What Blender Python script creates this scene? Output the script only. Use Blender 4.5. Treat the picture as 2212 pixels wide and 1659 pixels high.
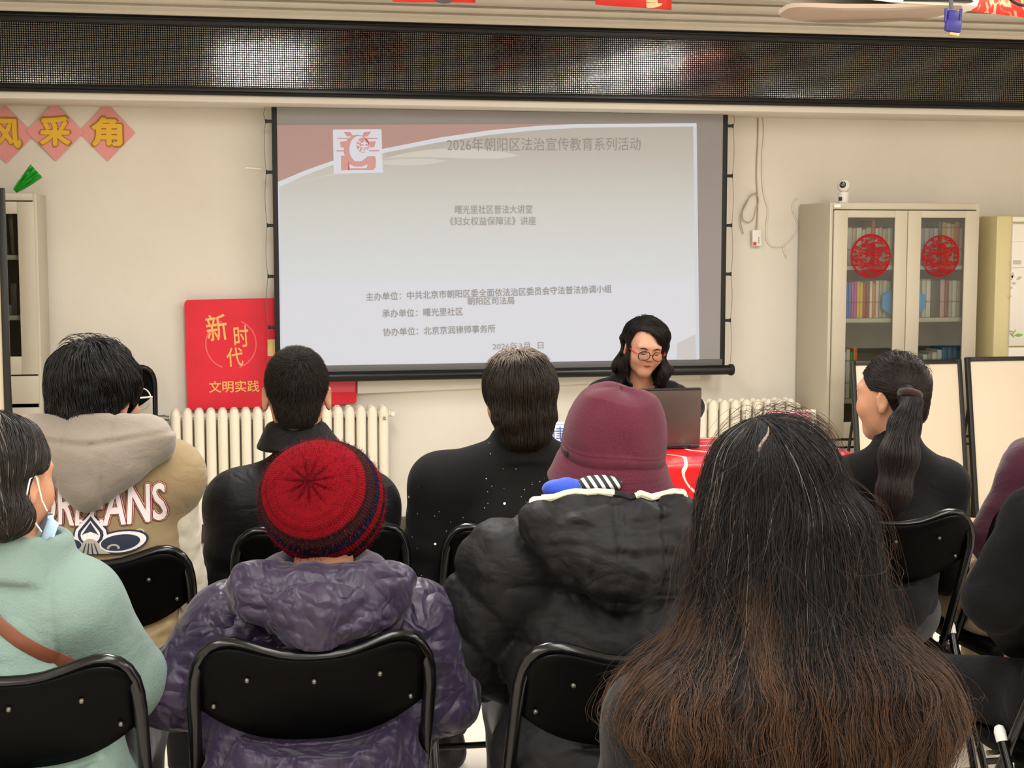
import bpy, bmesh, math, random
import numpy as np
from mathutils import Vector, Matrix, Euler
from mathutils.bvhtree import BVHTree

# ------------------------------------------------------------------ camera, light, exposure
SC = bpy.context.scene
COL = SC.collection
for _o in list(bpy.data.objects):
    bpy.data.objects.remove(_o)
CAM_H, CAM_YAW, CAM_PITCH, CAM_F = 1.55, math.radians(11.3), math.radians(5.45), 3250.0
_cd = bpy.data.cameras.new('camera')
_cd.sensor_fit = 'HORIZONTAL'; _cd.sensor_width = 36.0; _cd.lens = 36.0 * CAM_F / 2212.0
_cd.clip_start = 0.05
CAM = bpy.data.objects.new('camera', _cd); COL.objects.link(CAM)
CAM.location = (0, 0, CAM_H)
CAM.rotation_euler = (math.pi / 2 - CAM_PITCH, 0, -CAM_YAW)
SC.camera = CAM
_w = bpy.data.worlds.new('world'); SC.world = _w; _w.use_nodes = True
_w.node_tree.nodes['Background'].inputs[0].default_value = (1.0, 0.96, 0.9, 1)
_w.node_tree.nodes['Background'].inputs[1].default_value = 0.35
SC.view_settings.view_transform = 'Standard'; SC.view_settings.look = 'None'
SC.view_settings.exposure = 0.0; SC.view_settings.gamma = 1.0
SC.view_settings.use_curve_mapping = False

ROOM_X0, ROOM_X1, ROOM_Y0, WALL_Y, CEIL_Z = -2.4, 6.6, -2.6, 7.8, 2.74

def area(name, loc, sx, sy, watts, color=(1.0, 0.985, 0.955), rot=(0, 0, 0)):
    l = bpy.data.lights.new(name, 'AREA'); l.shape = 'RECTANGLE'; l.size = sx; l.size_y = sy
    l.energy = watts; l.color = color
    o = bpy.data.objects.new(name, l); COL.objects.link(o); o.location = loc; o.rotation_euler = rot
    return o

# fluorescent ceiling panels: a front pair (they show as the two glints in the led board) and the rows behind
LIGHT_W = 54
for _x, _y in ((0.36, 4.5), (2.9, 4.7)):
    area('ceiling_lamp', (_x, _y, CEIL_Z - 0.02), 0.55, 2.0, LIGHT_W * 1.3)
for _y in (1.6, -0.9):
    for _x in (-1.3, 0.6, 2.9, 5.2):
        area('ceiling_lamp', (_x, _y, CEIL_Z - 0.02), 0.55, 2.0, LIGHT_W)

_sy, _cy, _sp, _cp = math.sin(CAM_YAW), math.cos(CAM_YAW), math.sin(CAM_PITCH), math.cos(CAM_PITCH)
_FW = np.array([_sy * _cp, _cy * _cp, -_sp]); _RT = np.array([_cy, -_sy, 0.0]); _UP = np.cross(_RT, _FW)
def ray(px, py):
    return _FW + _RT * ((px - 1106) / CAM_F) - _UP * ((py - 829.5) / CAM_F)
def at(px, py, Y):
    """the point of the room at depth Y that a pixel of the photograph looks at"""
    d = ray(px, py); return Vector(np.array([0, 0, CAM_H]) + d * (Y / d[1]))
def atz(px, py, Z):
    d = ray(px, py); return Vector(np.array([0, 0, CAM_H]) + d * ((Z - CAM_H) / d[2]))
# ------------------------------------------------------------------ helpers
PI = math.pi
def lin(c):
    if isinstance(c, str):
        c = c.lstrip('#'); c = [int(c[i:i + 2], 16) / 255 for i in (0, 2, 4)]
    return tuple(x / 12.92 if x <= 0.04045 else ((x + 0.055) / 1.055) ** 2.4 for x in c[:3]) + (1.0,)

_mats = {}
def mat(name, col, rough=0.6, metal=0.0, spec=0.5, var=0.0, vscale=20.0, bump=0.0, bscale=200.0, coat=0.0, sheen=0.0,
        col2=None, emit=None, estr=0.0, alpha=1.0, trans=0.0, ior=1.45, detail=4.0, stretch=(1, 1, 1), aniso=0.0):
    """one procedural material: base colour with noise variation, noise bump"""
    if name in _mats: return _mats[name]
    m = bpy.data.materials.new(name); m.use_nodes = True; _mats[name] = m
    nt = m.node_tree; b = nt.nodes['Principled BSDF']; L = nt.links.new
    c = lin(col)
    b.inputs['Base Color'].default_value = c
    b.inputs['Roughness'].default_value = rough; b.inputs['Metallic'].default_value = metal
    b.inputs['Specular IOR Level'].default_value = spec; b.inputs['Coat Weight'].default_value = coat
    b.inputs['Sheen Weight'].default_value = sheen; b.inputs['Alpha'].default_value = alpha
    b.inputs['Transmission Weight'].default_value = trans; b.inputs['IOR'].default_value = ior
    if aniso: b.inputs['Anisotropic'].default_value = aniso
    if emit is not None:
        b.inputs['Emission Color'].default_value = lin(emit); b.inputs['Emission Strength'].default_value = estr
    if var or bump:
        tc = nt.nodes.new('ShaderNodeTexCoord'); mp = nt.nodes.new('ShaderNodeMapping'); L(tc.outputs['Object'], mp.inputs[0])
        mp.inputs['Scale'].default_value = stretch
    if var:
        n = nt.nodes.new('ShaderNodeTexNoise'); n.inputs['Scale'].default_value = vscale; n.inputs['Detail'].default_value = detail
        L(mp.outputs[0], n.inputs['Vector'])
        r = nt.nodes.new('ShaderNodeValToRGB'); L(n.outputs['Fac'], r.inputs[0])
        c2 = lin(col2) if col2 else tuple(x * (1 - var) for x in c[:3]) + (1,)
        r.color_ramp.elements[0].color = c2; r.color_ramp.elements[1].color = c
        r.color_ramp.elements[0].position = 0.32; r.color_ramp.elements[1].position = 0.62
        L(r.outputs[0], b.inputs['Base Color'])
    if bump:
        n2 = nt.nodes.new('ShaderNodeTexNoise'); n2.inputs['Scale'].default_value = bscale; n2.inputs['Detail'].default_value = 3
        L(mp.outputs[0], n2.inputs['Vector'])
        bp = nt.nodes.new('ShaderNodeBump'); bp.inputs['Strength'].default_value = bump; bp.inputs['Distance'].default_value = 0.004
        L(n2.outputs['Fac'], bp.inputs['Height']); L(bp.outputs[0], b.inputs['Normal'])
    return m

class G:
    """tiny node-graph writer"""
    def __init__(s, name):
        s.m = bpy.data.materials.new(name); s.m.use_nodes = True; s.nt = s.m.node_tree; s.b = s.nt.nodes['Principled BSDF']
        s.co = s.nt.nodes.new('ShaderNodeTexCoord').outputs['Object']
    def node(s, t, **k):
        n = s.nt.nodes.new(t)
        for a, v in k.items(): setattr(n, a, v)
        return n
    def link(s, a, b): s.nt.links.new(a, b)
    def put(s, sock, v):
        if hasattr(v, 'is_output'): s.link(v, sock)
        else: sock.default_value = v
    def math(s, op, a, b=0.0, c=0.0):
        n = s.node('ShaderNodeMath', operation=op); s.put(n.inputs[0], a); s.put(n.inputs[1], b); s.put(n.inputs[2], c); return n.outputs[0]
    def xyz(s, v=None):
        n = s.node('ShaderNodeSeparateXYZ'); s.link(v or s.co, n.inputs[0]); return n.outputs
    def vec(s, x, y, z):
        n = s.node('ShaderNodeCombineXYZ')
        for i, v in enumerate((x, y, z)): s.put(n.inputs[i], v)
        return n.outputs[0]
    def scale(s, sc, v=None, loc=(0, 0, 0)):
        n = s.node('ShaderNodeMapping'); s.link(v or s.co, n.inputs[0]); n.inputs['Scale'].default_value = sc; n.inputs['Location'].default_value = loc
        return n.outputs[0]
    def noise(s, scale, v=None, detail=3.0, out='Fac', rough=0.5, dist=0.0):
        n = s.node('ShaderNodeTexNoise'); n.inputs['Scale'].default_value = scale; n.inputs['Detail'].default_value = detail
        n.inputs['Roughness'].default_value = rough; n.inputs['Distortion'].default_value = dist
        s.link(v or s.co, n.inputs['Vector']); return n.outputs[out]
    def ramp(s, fac, stops, interp='LINEAR'):
        n = s.node('ShaderNodeValToRGB'); s.put(n.inputs[0], fac); cr = n.color_ramp; cr.interpolation = interp
        while len(cr.elements) < len(stops): cr.elements.new(0.5)
        for e, (p, c) in zip(cr.elements, stops):
            e.position = p; e.color = lin(c) if isinstance(c, str) else ((c, c, c, 1) if not hasattr(c, '__len__') else tuple(c))
        return n.outputs[0]
    def mix(s, f, a, b, blend='MIX'):
        n = s.node('ShaderNodeMix', data_type='RGBA', blend_type=blend)
        s.put(n.inputs[0], f)
        for sock, v in ((n.inputs[6], a), (n.inputs[7], b)): s.put(sock, lin(v) if isinstance(v, str) else v)
        return n.outputs[2]
    def bump(s, h, strength=0.3, dist=0.004):
        n = s.node('ShaderNodeBump'); n.inputs['Strength'].default_value = strength; n.inputs['Distance'].default_value = dist
        s.link(h, n.inputs['Height']); s.link(n.outputs[0], s.b.inputs['Normal'])
    def set(s, **k):
        names = dict(col='Base Color', rough='Roughness', metal='Metallic', spec='Specular IOR Level', emit='Emission Color', estr='Emission Strength',
                     sheen='Sheen Weight', coat='Coat Weight', alpha='Alpha', trans='Transmission Weight', sss='Subsurface Weight')
        for a, v in k.items(): s.put(s.b.inputs[names[a]], lin(v) if isinstance(v, str) else v)
        return s.m

def tag(o, label=None, cat=None, group=None, kind=None):
    if label: o['label'] = label
    if cat: o['category'] = cat
    if group: o['group'] = group
    if kind: o['kind'] = kind
    return o
def thing(name, label, cat, loc=(0, 0, 0), rz=0.0, group=None):
    o = bpy.data.objects.new(name, None); COL.objects.link(o); o.empty_display_size = 0.1
    o.location = loc; o.rotation_euler = (0, 0, rz)
    return tag(o, label, cat, group)
def sub(name, parent, label=None):
    o = bpy.data.objects.new(name, None); COL.objects.link(o); o.empty_display_size = 0.05; o.parent = parent
    if label: o['label'] = label
    return o
def link_mesh(name, me, m, parent=None, sharp=35, smooth=True):
    o = bpy.data.objects.new(name, me); COL.objects.link(o)
    for x in (m if isinstance(m, (list, tuple)) else [m]): me.materials.append(x)
    if smooth and len(me.polygons):
        me.polygons.foreach_set('use_smooth', [True] * len(me.polygons))
        if sharp: me.set_sharp_from_angle(angle=math.radians(sharp))
    if parent is not None: o.parent = parent
    return o
def copy_tree(o, parent=None):
    c = o.copy(); COL.objects.link(c)
    if parent is not None: c.parent = parent
    for ch in [x for x in COL.objects if x.parent == o]: copy_tree(ch, c)
    return c

class MB:
    """mesh builder: collects shapes into one mesh"""
    def __init__(s): s.v = []; s.f = []; s.mi = []; s.cur = 0
    def add(s, vs, fs):
        n = len(s.v); s.v += [tuple(x) for x in vs]; s.f += [tuple(i + n for i in f) for f in fs]; s.mi += [s.cur] * len(fs); return s
    def box(s, c, d, bev=0.0, rot=None, seg=2):
        bm = bmesh.new(); bmesh.ops.create_cube(bm, size=1.0)
        for v in bm.verts: v.co = Vector((v.co.x * d[0], v.co.y * d[1], v.co.z * d[2]))
        if bev: bmesh.ops.bevel(bm, geom=bm.edges[:], offset=min(bev, min(d) * 0.45), segments=seg, profile=0.5, affect='EDGES')
        M = Matrix.Translation(c) @ (Euler(rot).to_matrix().to_4x4() if rot else Matrix())
        bm.verts.index_update()
        s.add([M @ v.co for v in bm.verts], [[v.index for v in f.verts] for f in bm.faces]); bm.free(); return s
    def box2(s, a, b, bev=0.0):
        return s.box([(a[i] + b[i]) / 2 for i in range(3)], [abs(b[i] - a[i]) for i in range(3)], bev)
    def tube(s, pts, r, n=12, cap=True, closed=False, flat=1.0):
        pts = [Vector(p) for p in pts]; N = len(pts); rs = r if hasattr(r, '__len__') else [r] * N
        rings = []; up = None
        for i, p in enumerate(pts):
            t = (pts[(i + 1) % N] - pts[i - 1]) if closed else (pts[min(i + 1, N - 1)] - pts[max(i - 1, 0)])
            t.normalize()
            if up is None: up = t.orthogonal().normalized()
            up = (up - t * up.dot(t));
            if up.length < 1e-6: up = t.orthogonal()
            up.normalize(); w = t.cross(up)
            rings.append([p + (up * math.cos(2 * PI * k / n) + w * math.sin(2 * PI * k / n) * flat) * rs[i] for k in range(n)])
        vs = [v for R in rings for v in R]; fs = []
        for i in range(N if closed else N - 1):
            a, b = i * n, ((i + 1) % N) * n
            for k in range(n): fs.append((a + k, a + (k + 1) % n, b + (k + 1) % n, b + k))
        if cap and not closed: fs.append(tuple(range(n))[::-1]); fs.append(tuple((N - 1) * n + k for k in range(n)))
        return s.add(vs, fs)
    def lathe(s, prof, c=(0, 0, 0), n=24, axis='Z', M=None):
        vs = []; fs = []
        for r, z in prof:
            for k in range(n):
                a = 2 * PI * k / n; p = (r * math.cos(a), r * math.sin(a), z)
                if axis == 'Y': p = (p[0], p[2], p[1])
                if axis == 'X': p = (p[2], p[0], p[1])
                p = Vector(p)
                if M: p = M @ p
                vs.append(p + Vector(c))
        for i in range(len(prof) - 1):
            for k in range(n): fs.append((i * n + k, i * n + (k + 1) % n, (i + 1) * n + (k + 1) % n, (i + 1) * n + k))
        fs.append(tuple(range(n))[::-1]); fs.append(tuple((len(prof) - 1) * n + k for k in range(n)))
        return s.add(vs, fs)
    def prism(s, poly, y0, y1, M=None):
        """outline (x, z) extruded from y0 to y1"""
        n = len(poly); vs = [Vector((x, y0, z)) for x, z in poly] + [Vector((x, y1, z)) for x, z in poly]
        if M: vs = [M @ v for v in vs]
        fs = [tuple(range(n)), tuple(range(2 * n - 1, n - 1, -1))] + [(i, i + n, (i + 1) % n + n, (i + 1) % n) for i in range(n)]
        return s.add(vs, fs)
    def grid(s, P):
        """a 2-D list of points as a sheet"""
        r, c = len(P), len(P[0])
        return s.add([p for row in P for p in row], [(i * c + j, i * c + j + 1, (i + 1) * c + j + 1, (i + 1) * c + j) for i in range(r - 1) for j in range(c - 1)])
    def build(s, name, m, parent=None, sharp=35, smooth=True):
        me = bpy.data.meshes.new(name); me.from_pydata(s.v, [], s.f)
        bm = bmesh.new(); bm.from_mesh(me); bmesh.ops.recalc_face_normals(bm, faces=bm.faces); bm.to_mesh(me); bm.free()
        o = link_mesh(name, me, m, parent, sharp, smooth)
        if any(s.mi): me.polygons.foreach_set('material_index', s.mi)
        return o

def text_mesh(body, size, bold=0.0, extrude=0.0, align='LEFT', sx=1.0, res=3, space=1.0):
    cu = bpy.data.curves.new('lettering', 'FONT'); cu.body = body; cu.size = size; cu.offset = bold; cu.extrude = extrude
    cu.align_x = align; cu.resolution_u = res; cu.fill_mode = 'FRONT' if extrude == 0 else 'BOTH'; cu.space_character = space
    o = bpy.data.objects.new('lettering', cu); COL.objects.link(o)
    dg = bpy.context.evaluated_depsgraph_get(); dg.update()
    me = bpy.data.meshes.new_from_object(o.evaluated_get(dg))
    bpy.data.objects.remove(o); bpy.data.curves.remove(cu)
    if sx != 1.0: me.transform(Matrix.Diagonal((sx, 1, 1, 1)))
    me.materials.clear()
    return me
def text(name, body, width, loc, m, parent=None, bold=0.0, align='LEFT', extrude=0.0, rot=(PI / 2, 0, 0), height=None, label=None):
    """lettering of a given width (and height, else natural) standing upright at loc (its lower left corner), facing -Y"""
    me = text_mesh(body, 1.0, 0.0, 0.0)
    co = np.empty(len(me.vertices) * 3, np.float32); me.vertices.foreach_get('co', co); co = co.reshape(-1, 3)
    lo, hi = co.min(0), co.max(0)
    k = width / (hi[0] - lo[0]); kz = (height / (hi[1] - lo[1])) if height else k
    off = (lo[0] + hi[0]) / 2 if align == 'CENTER' else lo[0]
    if bold:                                                   # heavier strokes: the glyphs set again, a hair's breadth aside
        bm = bmesh.new()
        for q, (dx, dy) in enumerate(((bold, 0), (-bold, 0), (0, bold), (0, -bold), (.7 * bold, .7 * bold), (-.7 * bold, -.7 * bold))):
            T = Matrix.Translation((dx, dy, q * 0.0003)); me.transform(T); bm.from_mesh(me); me.transform(T.inverted())
        bm.to_mesh(me); bm.free(); co = np.empty(len(me.vertices) * 3, np.float32); me.vertices.foreach_get('co', co); co = co.reshape(-1, 3)
    co = (co - [off, lo[1], 0]) * [k, kz, 1]
    me.vertices.foreach_set('co', co.astype(np.float32).ravel()); me.update()
    o = link_mesh(name, me, m, parent, smooth=False)
    o.location = loc; o.rotation_euler = rot
    if label: o['label'] = label
    return o

# ---- implicit surfaces: the bodies and their clothes are grown as one skin each
def smin(a, b, k):
    h = np.clip(0.5 + 0.5 * (b - a) / k, 0, 1); return b + (a - b) * h - k * h * (1 - h)
def smax(a, b, k=0.006): return -smin(-a, -b, k)
def cone(P, a, b, r1, r2):
    a = np.asarray(a, np.float32); b = np.asarray(b, np.float32); d = b - a
    t = np.clip(((P - a) @ d) / max(float(d @ d), 1e-9), 0, 1)
    return np.linalg.norm(P - a - t[:, None] * d, axis=1) - (r1 + (r2 - r1) * t)
def ell(P, c, r, R=None):
    q = P - np.asarray(c, np.float32)
    if R is not None: q = q @ np.asarray(R, np.float32)
    r = np.asarray(r, np.float32)
    k0 = np.linalg.norm(q / r, axis=1); k1 = np.linalg.norm(q / (r * r), axis=1)
    return k0 * (k0 - 1) / np.maximum(k1, 1e-6)
def chain(P, pts, rs, k=0.02):
    d = None
    for i in range(len(pts) - 1):
        c = cone(P, pts[i], pts[i + 1], rs[i], rs[i + 1]); d = c if d is None else smin(d, c, k)
    return d
def _hash(i, j, k, s):
    n = (i * 374761393 + j * 668265263 + k * 2147483647 + s * 1274126177) & 0x7fffffff
    n = ((n ^ (n >> 13)) * 1274126177) & 0x7fffffff
    return ((n ^ (n >> 16)) & 0xffff) / 32767.5 - 1.0
def vnoise(P, scale, seed=0, octaves=2):
    out = 0; amp = 1.0
    for o in range(octaves):
        q = np.asarray(P, np.float64) * scale * (2 ** o) + 17.3 * o; i = np.floor(q).astype(np.int64); f = q - i; f = f * f * (3 - 2 * f)
        r = 0
        for dx in (0, 1):
            for dy in (0, 1):
                for dz in (0, 1):
                    w = (f[:, 0] if dx else 1 - f[:, 0]) * (f[:, 1] if dy else 1 - f[:, 1]) * (f[:, 2] if dz else 1 - f[:, 2])
                    r = r + w * _hash(i[:, 0] + dx, i[:, 1] + dy, i[:, 2] + dz, seed + o * 31)
        out = out + amp * r; amp *= 0.5
    return out
_E12 = [(0, 1), (2, 3), (4, 5), (6, 7), (0, 2), (1, 3), (4, 6), (5, 7), (0, 4), (1, 5), (2, 6), (3, 7)]
_C8 = np.array([[x, y, z] for x in (0, 1) for y in (0, 1) for z in (0, 1)], np.int64)
def sdf_arrays(f, lo, hi, h):
    lo = np.asarray(lo, np.float32); hi = np.asarray(hi, np.float32); B = 8
    n = (np.ceil((hi - lo) / h / B).astype(int)) * B + 1
    nb = (n - 1) // B
    D = np.ones(n, np.float32)
    bi = np.stack(np.meshgrid(*[np.arange(k) for k in nb], indexing='ij'), -1).reshape(-1, 3)
    cen = lo + (bi * B + B / 2).astype(np.float32) * h
    dc = f(cen.astype(np.float32))
    for b in np.nonzero(dc < 0)[0]:
        i, j, k = bi[b] * B; D[i:i + B + 1, j:j + B + 1, k:k + B + 1] = -1
    live = bi[np.abs(dc) < h * B * 1.35]
    g = np.stack(np.meshgrid(*[np.arange(B + 1)] * 3, indexing='ij'), -1).reshape(-1, 3)
    for s in range(0, len(live), 400):
        L = live[s:s + 400]; idx = (L[:, None, :] * B + g[None]).reshape(-1, 3)
        D[idx[:, 0], idx[:, 1], idx[:, 2]] = f((lo + idx * h).astype(np.float32))
    S = D < 0
    cnt = np.zeros(np.array(n) - 1, np.int8)
    for c in _C8: cnt += S[c[0]:n[0] - 1 + c[0], c[1]:n[1] - 1 + c[1], c[2]:n[2] - 1 + c[2]]
    A = np.argwhere((cnt > 0) & (cnt < 8))
    cid = np.full(np.array(n) - 1, -1, np.int64); cid[A[:, 0], A[:, 1], A[:, 2]] = np.arange(len(A))
    V = np.stack([D[A[:, 0] + c[0], A[:, 1] + c[1], A[:, 2] + c[2]] for c in _C8], 1)
    acc = np.zeros((len(A), 3)); w = np.zeros(len(A))
    for a, b in _E12:
        va, vb = V[:, a], V[:, b]; m = (va < 0) != (vb < 0); t = np.where(m, va / np.where(m, va - vb, 1), 0)
        p = _C8[a] + t[:, None] * (_C8[b] - _C8[a]); acc[m] += p[m]; w += m
    verts = lo + (A + acc / np.maximum(w, 1)[:, None]) * h
    quads = []
    for ax in range(3):
        sl0 = [slice(None)] * 3; sl1 = [slice(None)] * 3; sl0[ax] = slice(0, -1); sl1[ax] = slice(1, None)
        s0, s1 = S[tuple(sl0)], S[tuple(sl1)]; E = np.argwhere(s0 != s1)
        u, v = (ax + 1) % 3, (ax + 2) % 3
        lim = np.array(n) - 1
        E = E[(E[:, u] > 0) & (E[:, v] > 0) & (E[:, u] < lim[u]) & (E[:, v] < lim[v])]
        if not len(E): continue
        c = []
        for du, dv in ((1, 1), (0, 1), (0, 0), (1, 0)):
            e = E.copy(); e[:, u] -= du; e[:, v] -= dv; c.append(cid[e[:, 0], e[:, 1], e[:, 2]])
        q = np.stack(c, 1); flip = ~s0[E[:, 0], E[:, 1], E[:, 2]]
        q[flip] = q[flip][:, ::-1]; quads.append(q)
    q = np.concatenate(quads); q = q[(q >= 0).all(1)]
    return verts.astype(np.float32), q
def np_mesh(name, verts, quads):
    me = bpy.data.meshes.new(name); k = quads.shape[1]
    me.vertices.add(len(verts)); me.vertices.foreach_set('co', np.asarray(verts, np.float32).ravel())
    me.loops.add(quads.size); me.loops.foreach_set('vertex_index', quads.ravel().astype(np.int32))
    me.polygons.add(len(quads)); me.polygons.foreach_set('loop_start', np.arange(0, quads.size, k, dtype=np.int32))
    me.update(calc_edges=True); me.validate()
    return me
def sdf_mesh(name, f, lo, hi, h, m, parent=None, mfn=None, post=None):
    v, q = sdf_arrays(f, lo, hi, h)
    if post is not None: v = post(v)
    me = np_mesh(name, v, q)
    o = link_mesh(name, me, m, parent, sharp=None)
    if mfn is not None:
        me.polygons.foreach_set('material_index', mfn(v[q].mean(1)).astype(np.int32))
    return o

def strands(name, S, rad, m, parent, tip=0.35):
    """S: list of (n,3) polylines -> one native hair object"""
    hc = bpy.data.hair_curves.new(name); hc.add_curves([len(s) for s in S])
    P = np.concatenate(S).astype(np.float32)
    hc.attributes['position'].data.foreach_set('vector', P.ravel())
    ra = hc.attributes.new('radius', 'FLOAT', 'POINT')
    rr = np.concatenate([rad * (1 - (1 - tip) * np.linspace(0, 1, len(s)) ** 2) for s in S]).astype(np.float32)
    ra.data.foreach_set('value', rr)
    o = bpy.data.objects.new(name, hc); COL.objects.link(o); hc.materials.append(m); o.parent = parent
    return o
# ------------------------------------------------------------------ the room
def m_wall():
    g = G('cream plaster'); n1 = g.noise(1.3, detail=5); n2 = g.noise(6.0, detail=6, rough=0.65); n3 = g.noise(2.4, g.scale((1, 1, 1), loc=(7, 3, 1)), detail=7, rough=0.7)
    c = g.ramp(n1, [(0.3, '#ddd6c9'), (0.7, '#e6e0d4')])
    c = g.mix(g.math('MULTIPLY', g.ramp(n2, [(0.60, 0.0), (0.75, 1.0)]), 0.25), c, '#d3c6b2')
    c = g.mix(g.math('MULTIPLY', g.ramp(n3, [(0.64, 0.0), (0.70, 1.0)]), 0.35), c, '#dcc9b6')
    g.bump(g.noise(90, detail=4), 0.12)
    return g.set(col=c, rough=0.75, spec=0.25)
def m_floor():
    g = G('cream floor tiles'); x, y, z = g.xyz()
    fx = g.math('ABSOLUTE', g.math('SUBTRACT', g.math('FRACT', g.math('DIVIDE', x, 0.6)), 0.5)); fy = g.math('ABSOLUTE', g.math('SUBTRACT', g.math('FRACT', g.math('DIVIDE', y, 0.6)), 0.5))
    gr = g.math('GREATER_THAN', g.math('MAXIMUM', fx, fy), 0.496)
    c = g.ramp(g.noise(2.0, detail=6), [(0.3, '#ddd3c2'), (0.7, '#e8e0d1')])
    return g.set(col=g.mix(gr, c, '#a58f6c'), rough=0.32, spec=0.4)
M_WALL = m_wall()
M_CEIL = mat('matt ceiling paint', '#d6cfc1', 0.85, var=0.06, vscale=3)
M_BLACK = mat('black plastic', '#0d0d0f', 0.42, var=0.3, vscale=30)
M_WHITE = mat('white plastic', '#ece8df', 0.4, var=0.04, vscale=12)
def struct(name, mb, m): return tag(mb.build(name, m), kind='structure')
b = MB(); b.box2((ROOM_X0, ROOM_Y0, -0.1), (ROOM_X1, WALL_Y, 0)); struct('floor', b, m_floor())
b = MB(); b.box2((ROOM_X0, ROOM_Y0, CEIL_Z), (ROOM_X1, WALL_Y, CEIL_Z + 0.1)); struct('ceiling', b, M_CEIL)
b = MB(); b.box2((ROOM_X0 - 0.1, WALL_Y, -0.1), (ROOM_X1 + 0.1, WALL_Y + 0.1, CEIL_Z + 0.1)); struct('wall_front', b, M_WALL)
b = MB(); b.box2((ROOM_X0 - 0.1, ROOM_Y0, -0.1), (ROOM_X0, WALL_Y, CEIL_Z + 0.1)); struct('wall_left', b, M_WALL)
b = MB(); b.box2((ROOM_X1, ROOM_Y0, -0.1), (ROOM_X1 + 0.1, WALL_Y, CEIL_Z + 0.1)); struct('wall_right', b, M_WALL)
b = MB(); b.box2((ROOM_X0 - 0.1, ROOM_Y0 - 0.1, -0.1), (ROOM_X1 + 0.1, ROOM_Y0, CEIL_Z + 0.1)); struct('wall_back', b, M_WALL)
b = MB(); b.box2((ROOM_X0, WALL_Y - 0.018, 0), (ROOM_X1, WALL_Y - 0.001, 0.1), 0.004); struct('baseboard_front', b, mat('dark skirting tile', '#5b4d40', 0.4, var=0.2, vscale=10))
# the beam that carries the led board, and the stepped cornice over it
BEAM_Y, BEAM_Z = 7.43, 2.208
b = MB(); b.box2((ROOM_X0, BEAM_Y, BEAM_Z), (ROOM_X1, WALL_Y, CEIL_Z), 0.01); struct('trim_1', b, M_WALL)
_c = [(0, 2.605), (-0.05, 2.605), (-0.05, 2.622), (-0.062, 2.626), (-0.074, 2.634), (-0.074, 2.640), (-0.055, 2.643), (-0.055, 2.650), (-0.085, 2.653), (-0.100, 2.664), (-0.104, 2.672), (-0.082, 2.675), (-0.082, 2.682), (-0.12, 2.686), (-0.145, 2.694), (-0.16, 2.708), (-0.163, 2.713), (-0.140, 2.716), (-0.140, 2.722), (-0.19, 2.726), (-0.23, 2.733), (-0.23, CEIL_Z), (0, CEIL_Z)]
b = MB(); n = len(_c)
for X in (ROOM_X0, ROOM_X1): b.v += [(X, BEAM_Y + y, z) for y, z in _c]
b.f = [(i, (i + 1) % n, n + (i + 1) % n, n + i) for i in range(n)]; b.mi = [0] * n
struct('trim_2', b, M_CEIL)

# ------------------------------------------------------------------ led ticker board
LX0, LX1, LZ0, LZ1, LY = -2.0, 5.4, 2.243, 2.604, 7.40
t = thing('led_display_board', 'long black dot-matrix sign board under the ceiling above the projection screen', 'display board', (1.7, LY, LZ0))
def m_led():
    g = G('led dot matrix'); x, y, z = g.xyz(); P = 0.0105
    ux, uz = g.math('DIVIDE', x, P), g.math('DIVIDE', z, P)
    fx, fz = g.math('SUBTRACT', g.math('FRACT', ux), 0.5), g.math('SUBTRACT', g.math('FRACT', uz), 0.5)
    r = g.math('SQRT', g.math('ADD', g.math('MULTIPLY', fx, fx), g.math('MULTIPLY', fz, fz)))
    dot = g.math('LESS_THAN', r, 0.34)
    cell = g.vec(g.math('FLOOR', ux), 0.0, g.math('FLOOR', uz))
    wn = g.node('ShaderNodeTexWhiteNoise', noise_dimensions='3D'); g.link(cell, wn.inputs[0])
    patch = g.noise(0.9, g.scale((0.06, 1, 0.09), cell), detail=4, rough=0.7, out='Color')
    patch1 = g.noise(1.1, g.scale((0.05, 1, 0.12), cell), detail=5, rough=0.75)
    hue = g.mix(0.4, '#9a9690', patch)
    cs = g.mix(0.28, hue, wn.outputs['Color'])
    dc = g.mix(0.75, cs, '#6c665f')
    col = g.mix(dot, '#0b0a0a', dc)
    # random metal and tint per dot imitate the glitter of the lenses
    glit = g.math('POWER', wn.outputs['Value'], 3.0)
    g.put(g.b.inputs['Specular Tint'], g.mix(0.35, '#ffffff', wn.outputs['Color']))
    return g.set(col=col, rough=g.math('SUBTRACT', 0.5, g.math('MULTIPLY', dot, g.math('ADD', 0.32, g.math('MULTIPLY', patch1, 0.10)))), spec=g.math('MULTIPLY', dot, 1.0), metal=g.math('MULTIPLY', dot, g.math('ADD', 0.3, g.math('MULTIPLY', glit, 0.7))))
b = MB(); b.box2((LX0 + 0.02 - 1.7, 0.012, 0.03), (LX1 - 0.02 - 1.7, 0.025, LZ1 - LZ0 - 0.035)); b.build('led_panel', m_led(), t)
M_LEDF = mat('black aluminium profile', '#131214', 0.33, 0.3, var=0.2, vscale=8)
for nm, z0, z1 in (('frame_rail', -0.004, 0.036), ('frame_rail', LZ1 - LZ0 - 0.042, LZ1 - LZ0)):
    b = MB(); b.box2((LX0 - 1.7, -0.004, z0), (LX1 - 1.7, 0.026, z1), 0.006)
    b.tube([(LX0 - 1.7, -0.004, (z0 + z1) / 2 + (-0.008 if z0 < 0 else 0.008)), (LX1 - 1.7, -0.004, (z0 + z1) / 2 + (-0.008 if z0 < 0 else 0.008))], 0.007, 8); b.build(nm, M_LEDF, t)
for xx in (LX0 - 1.7, LX1 - 1.73):
    b = MB(); b.box2((xx, -0.004, 0.03), (xx + 0.03, 0.026, LZ1 - LZ0 - 0.03), 0.005); b.build('frame_stile', M_LEDF, t)

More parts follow.
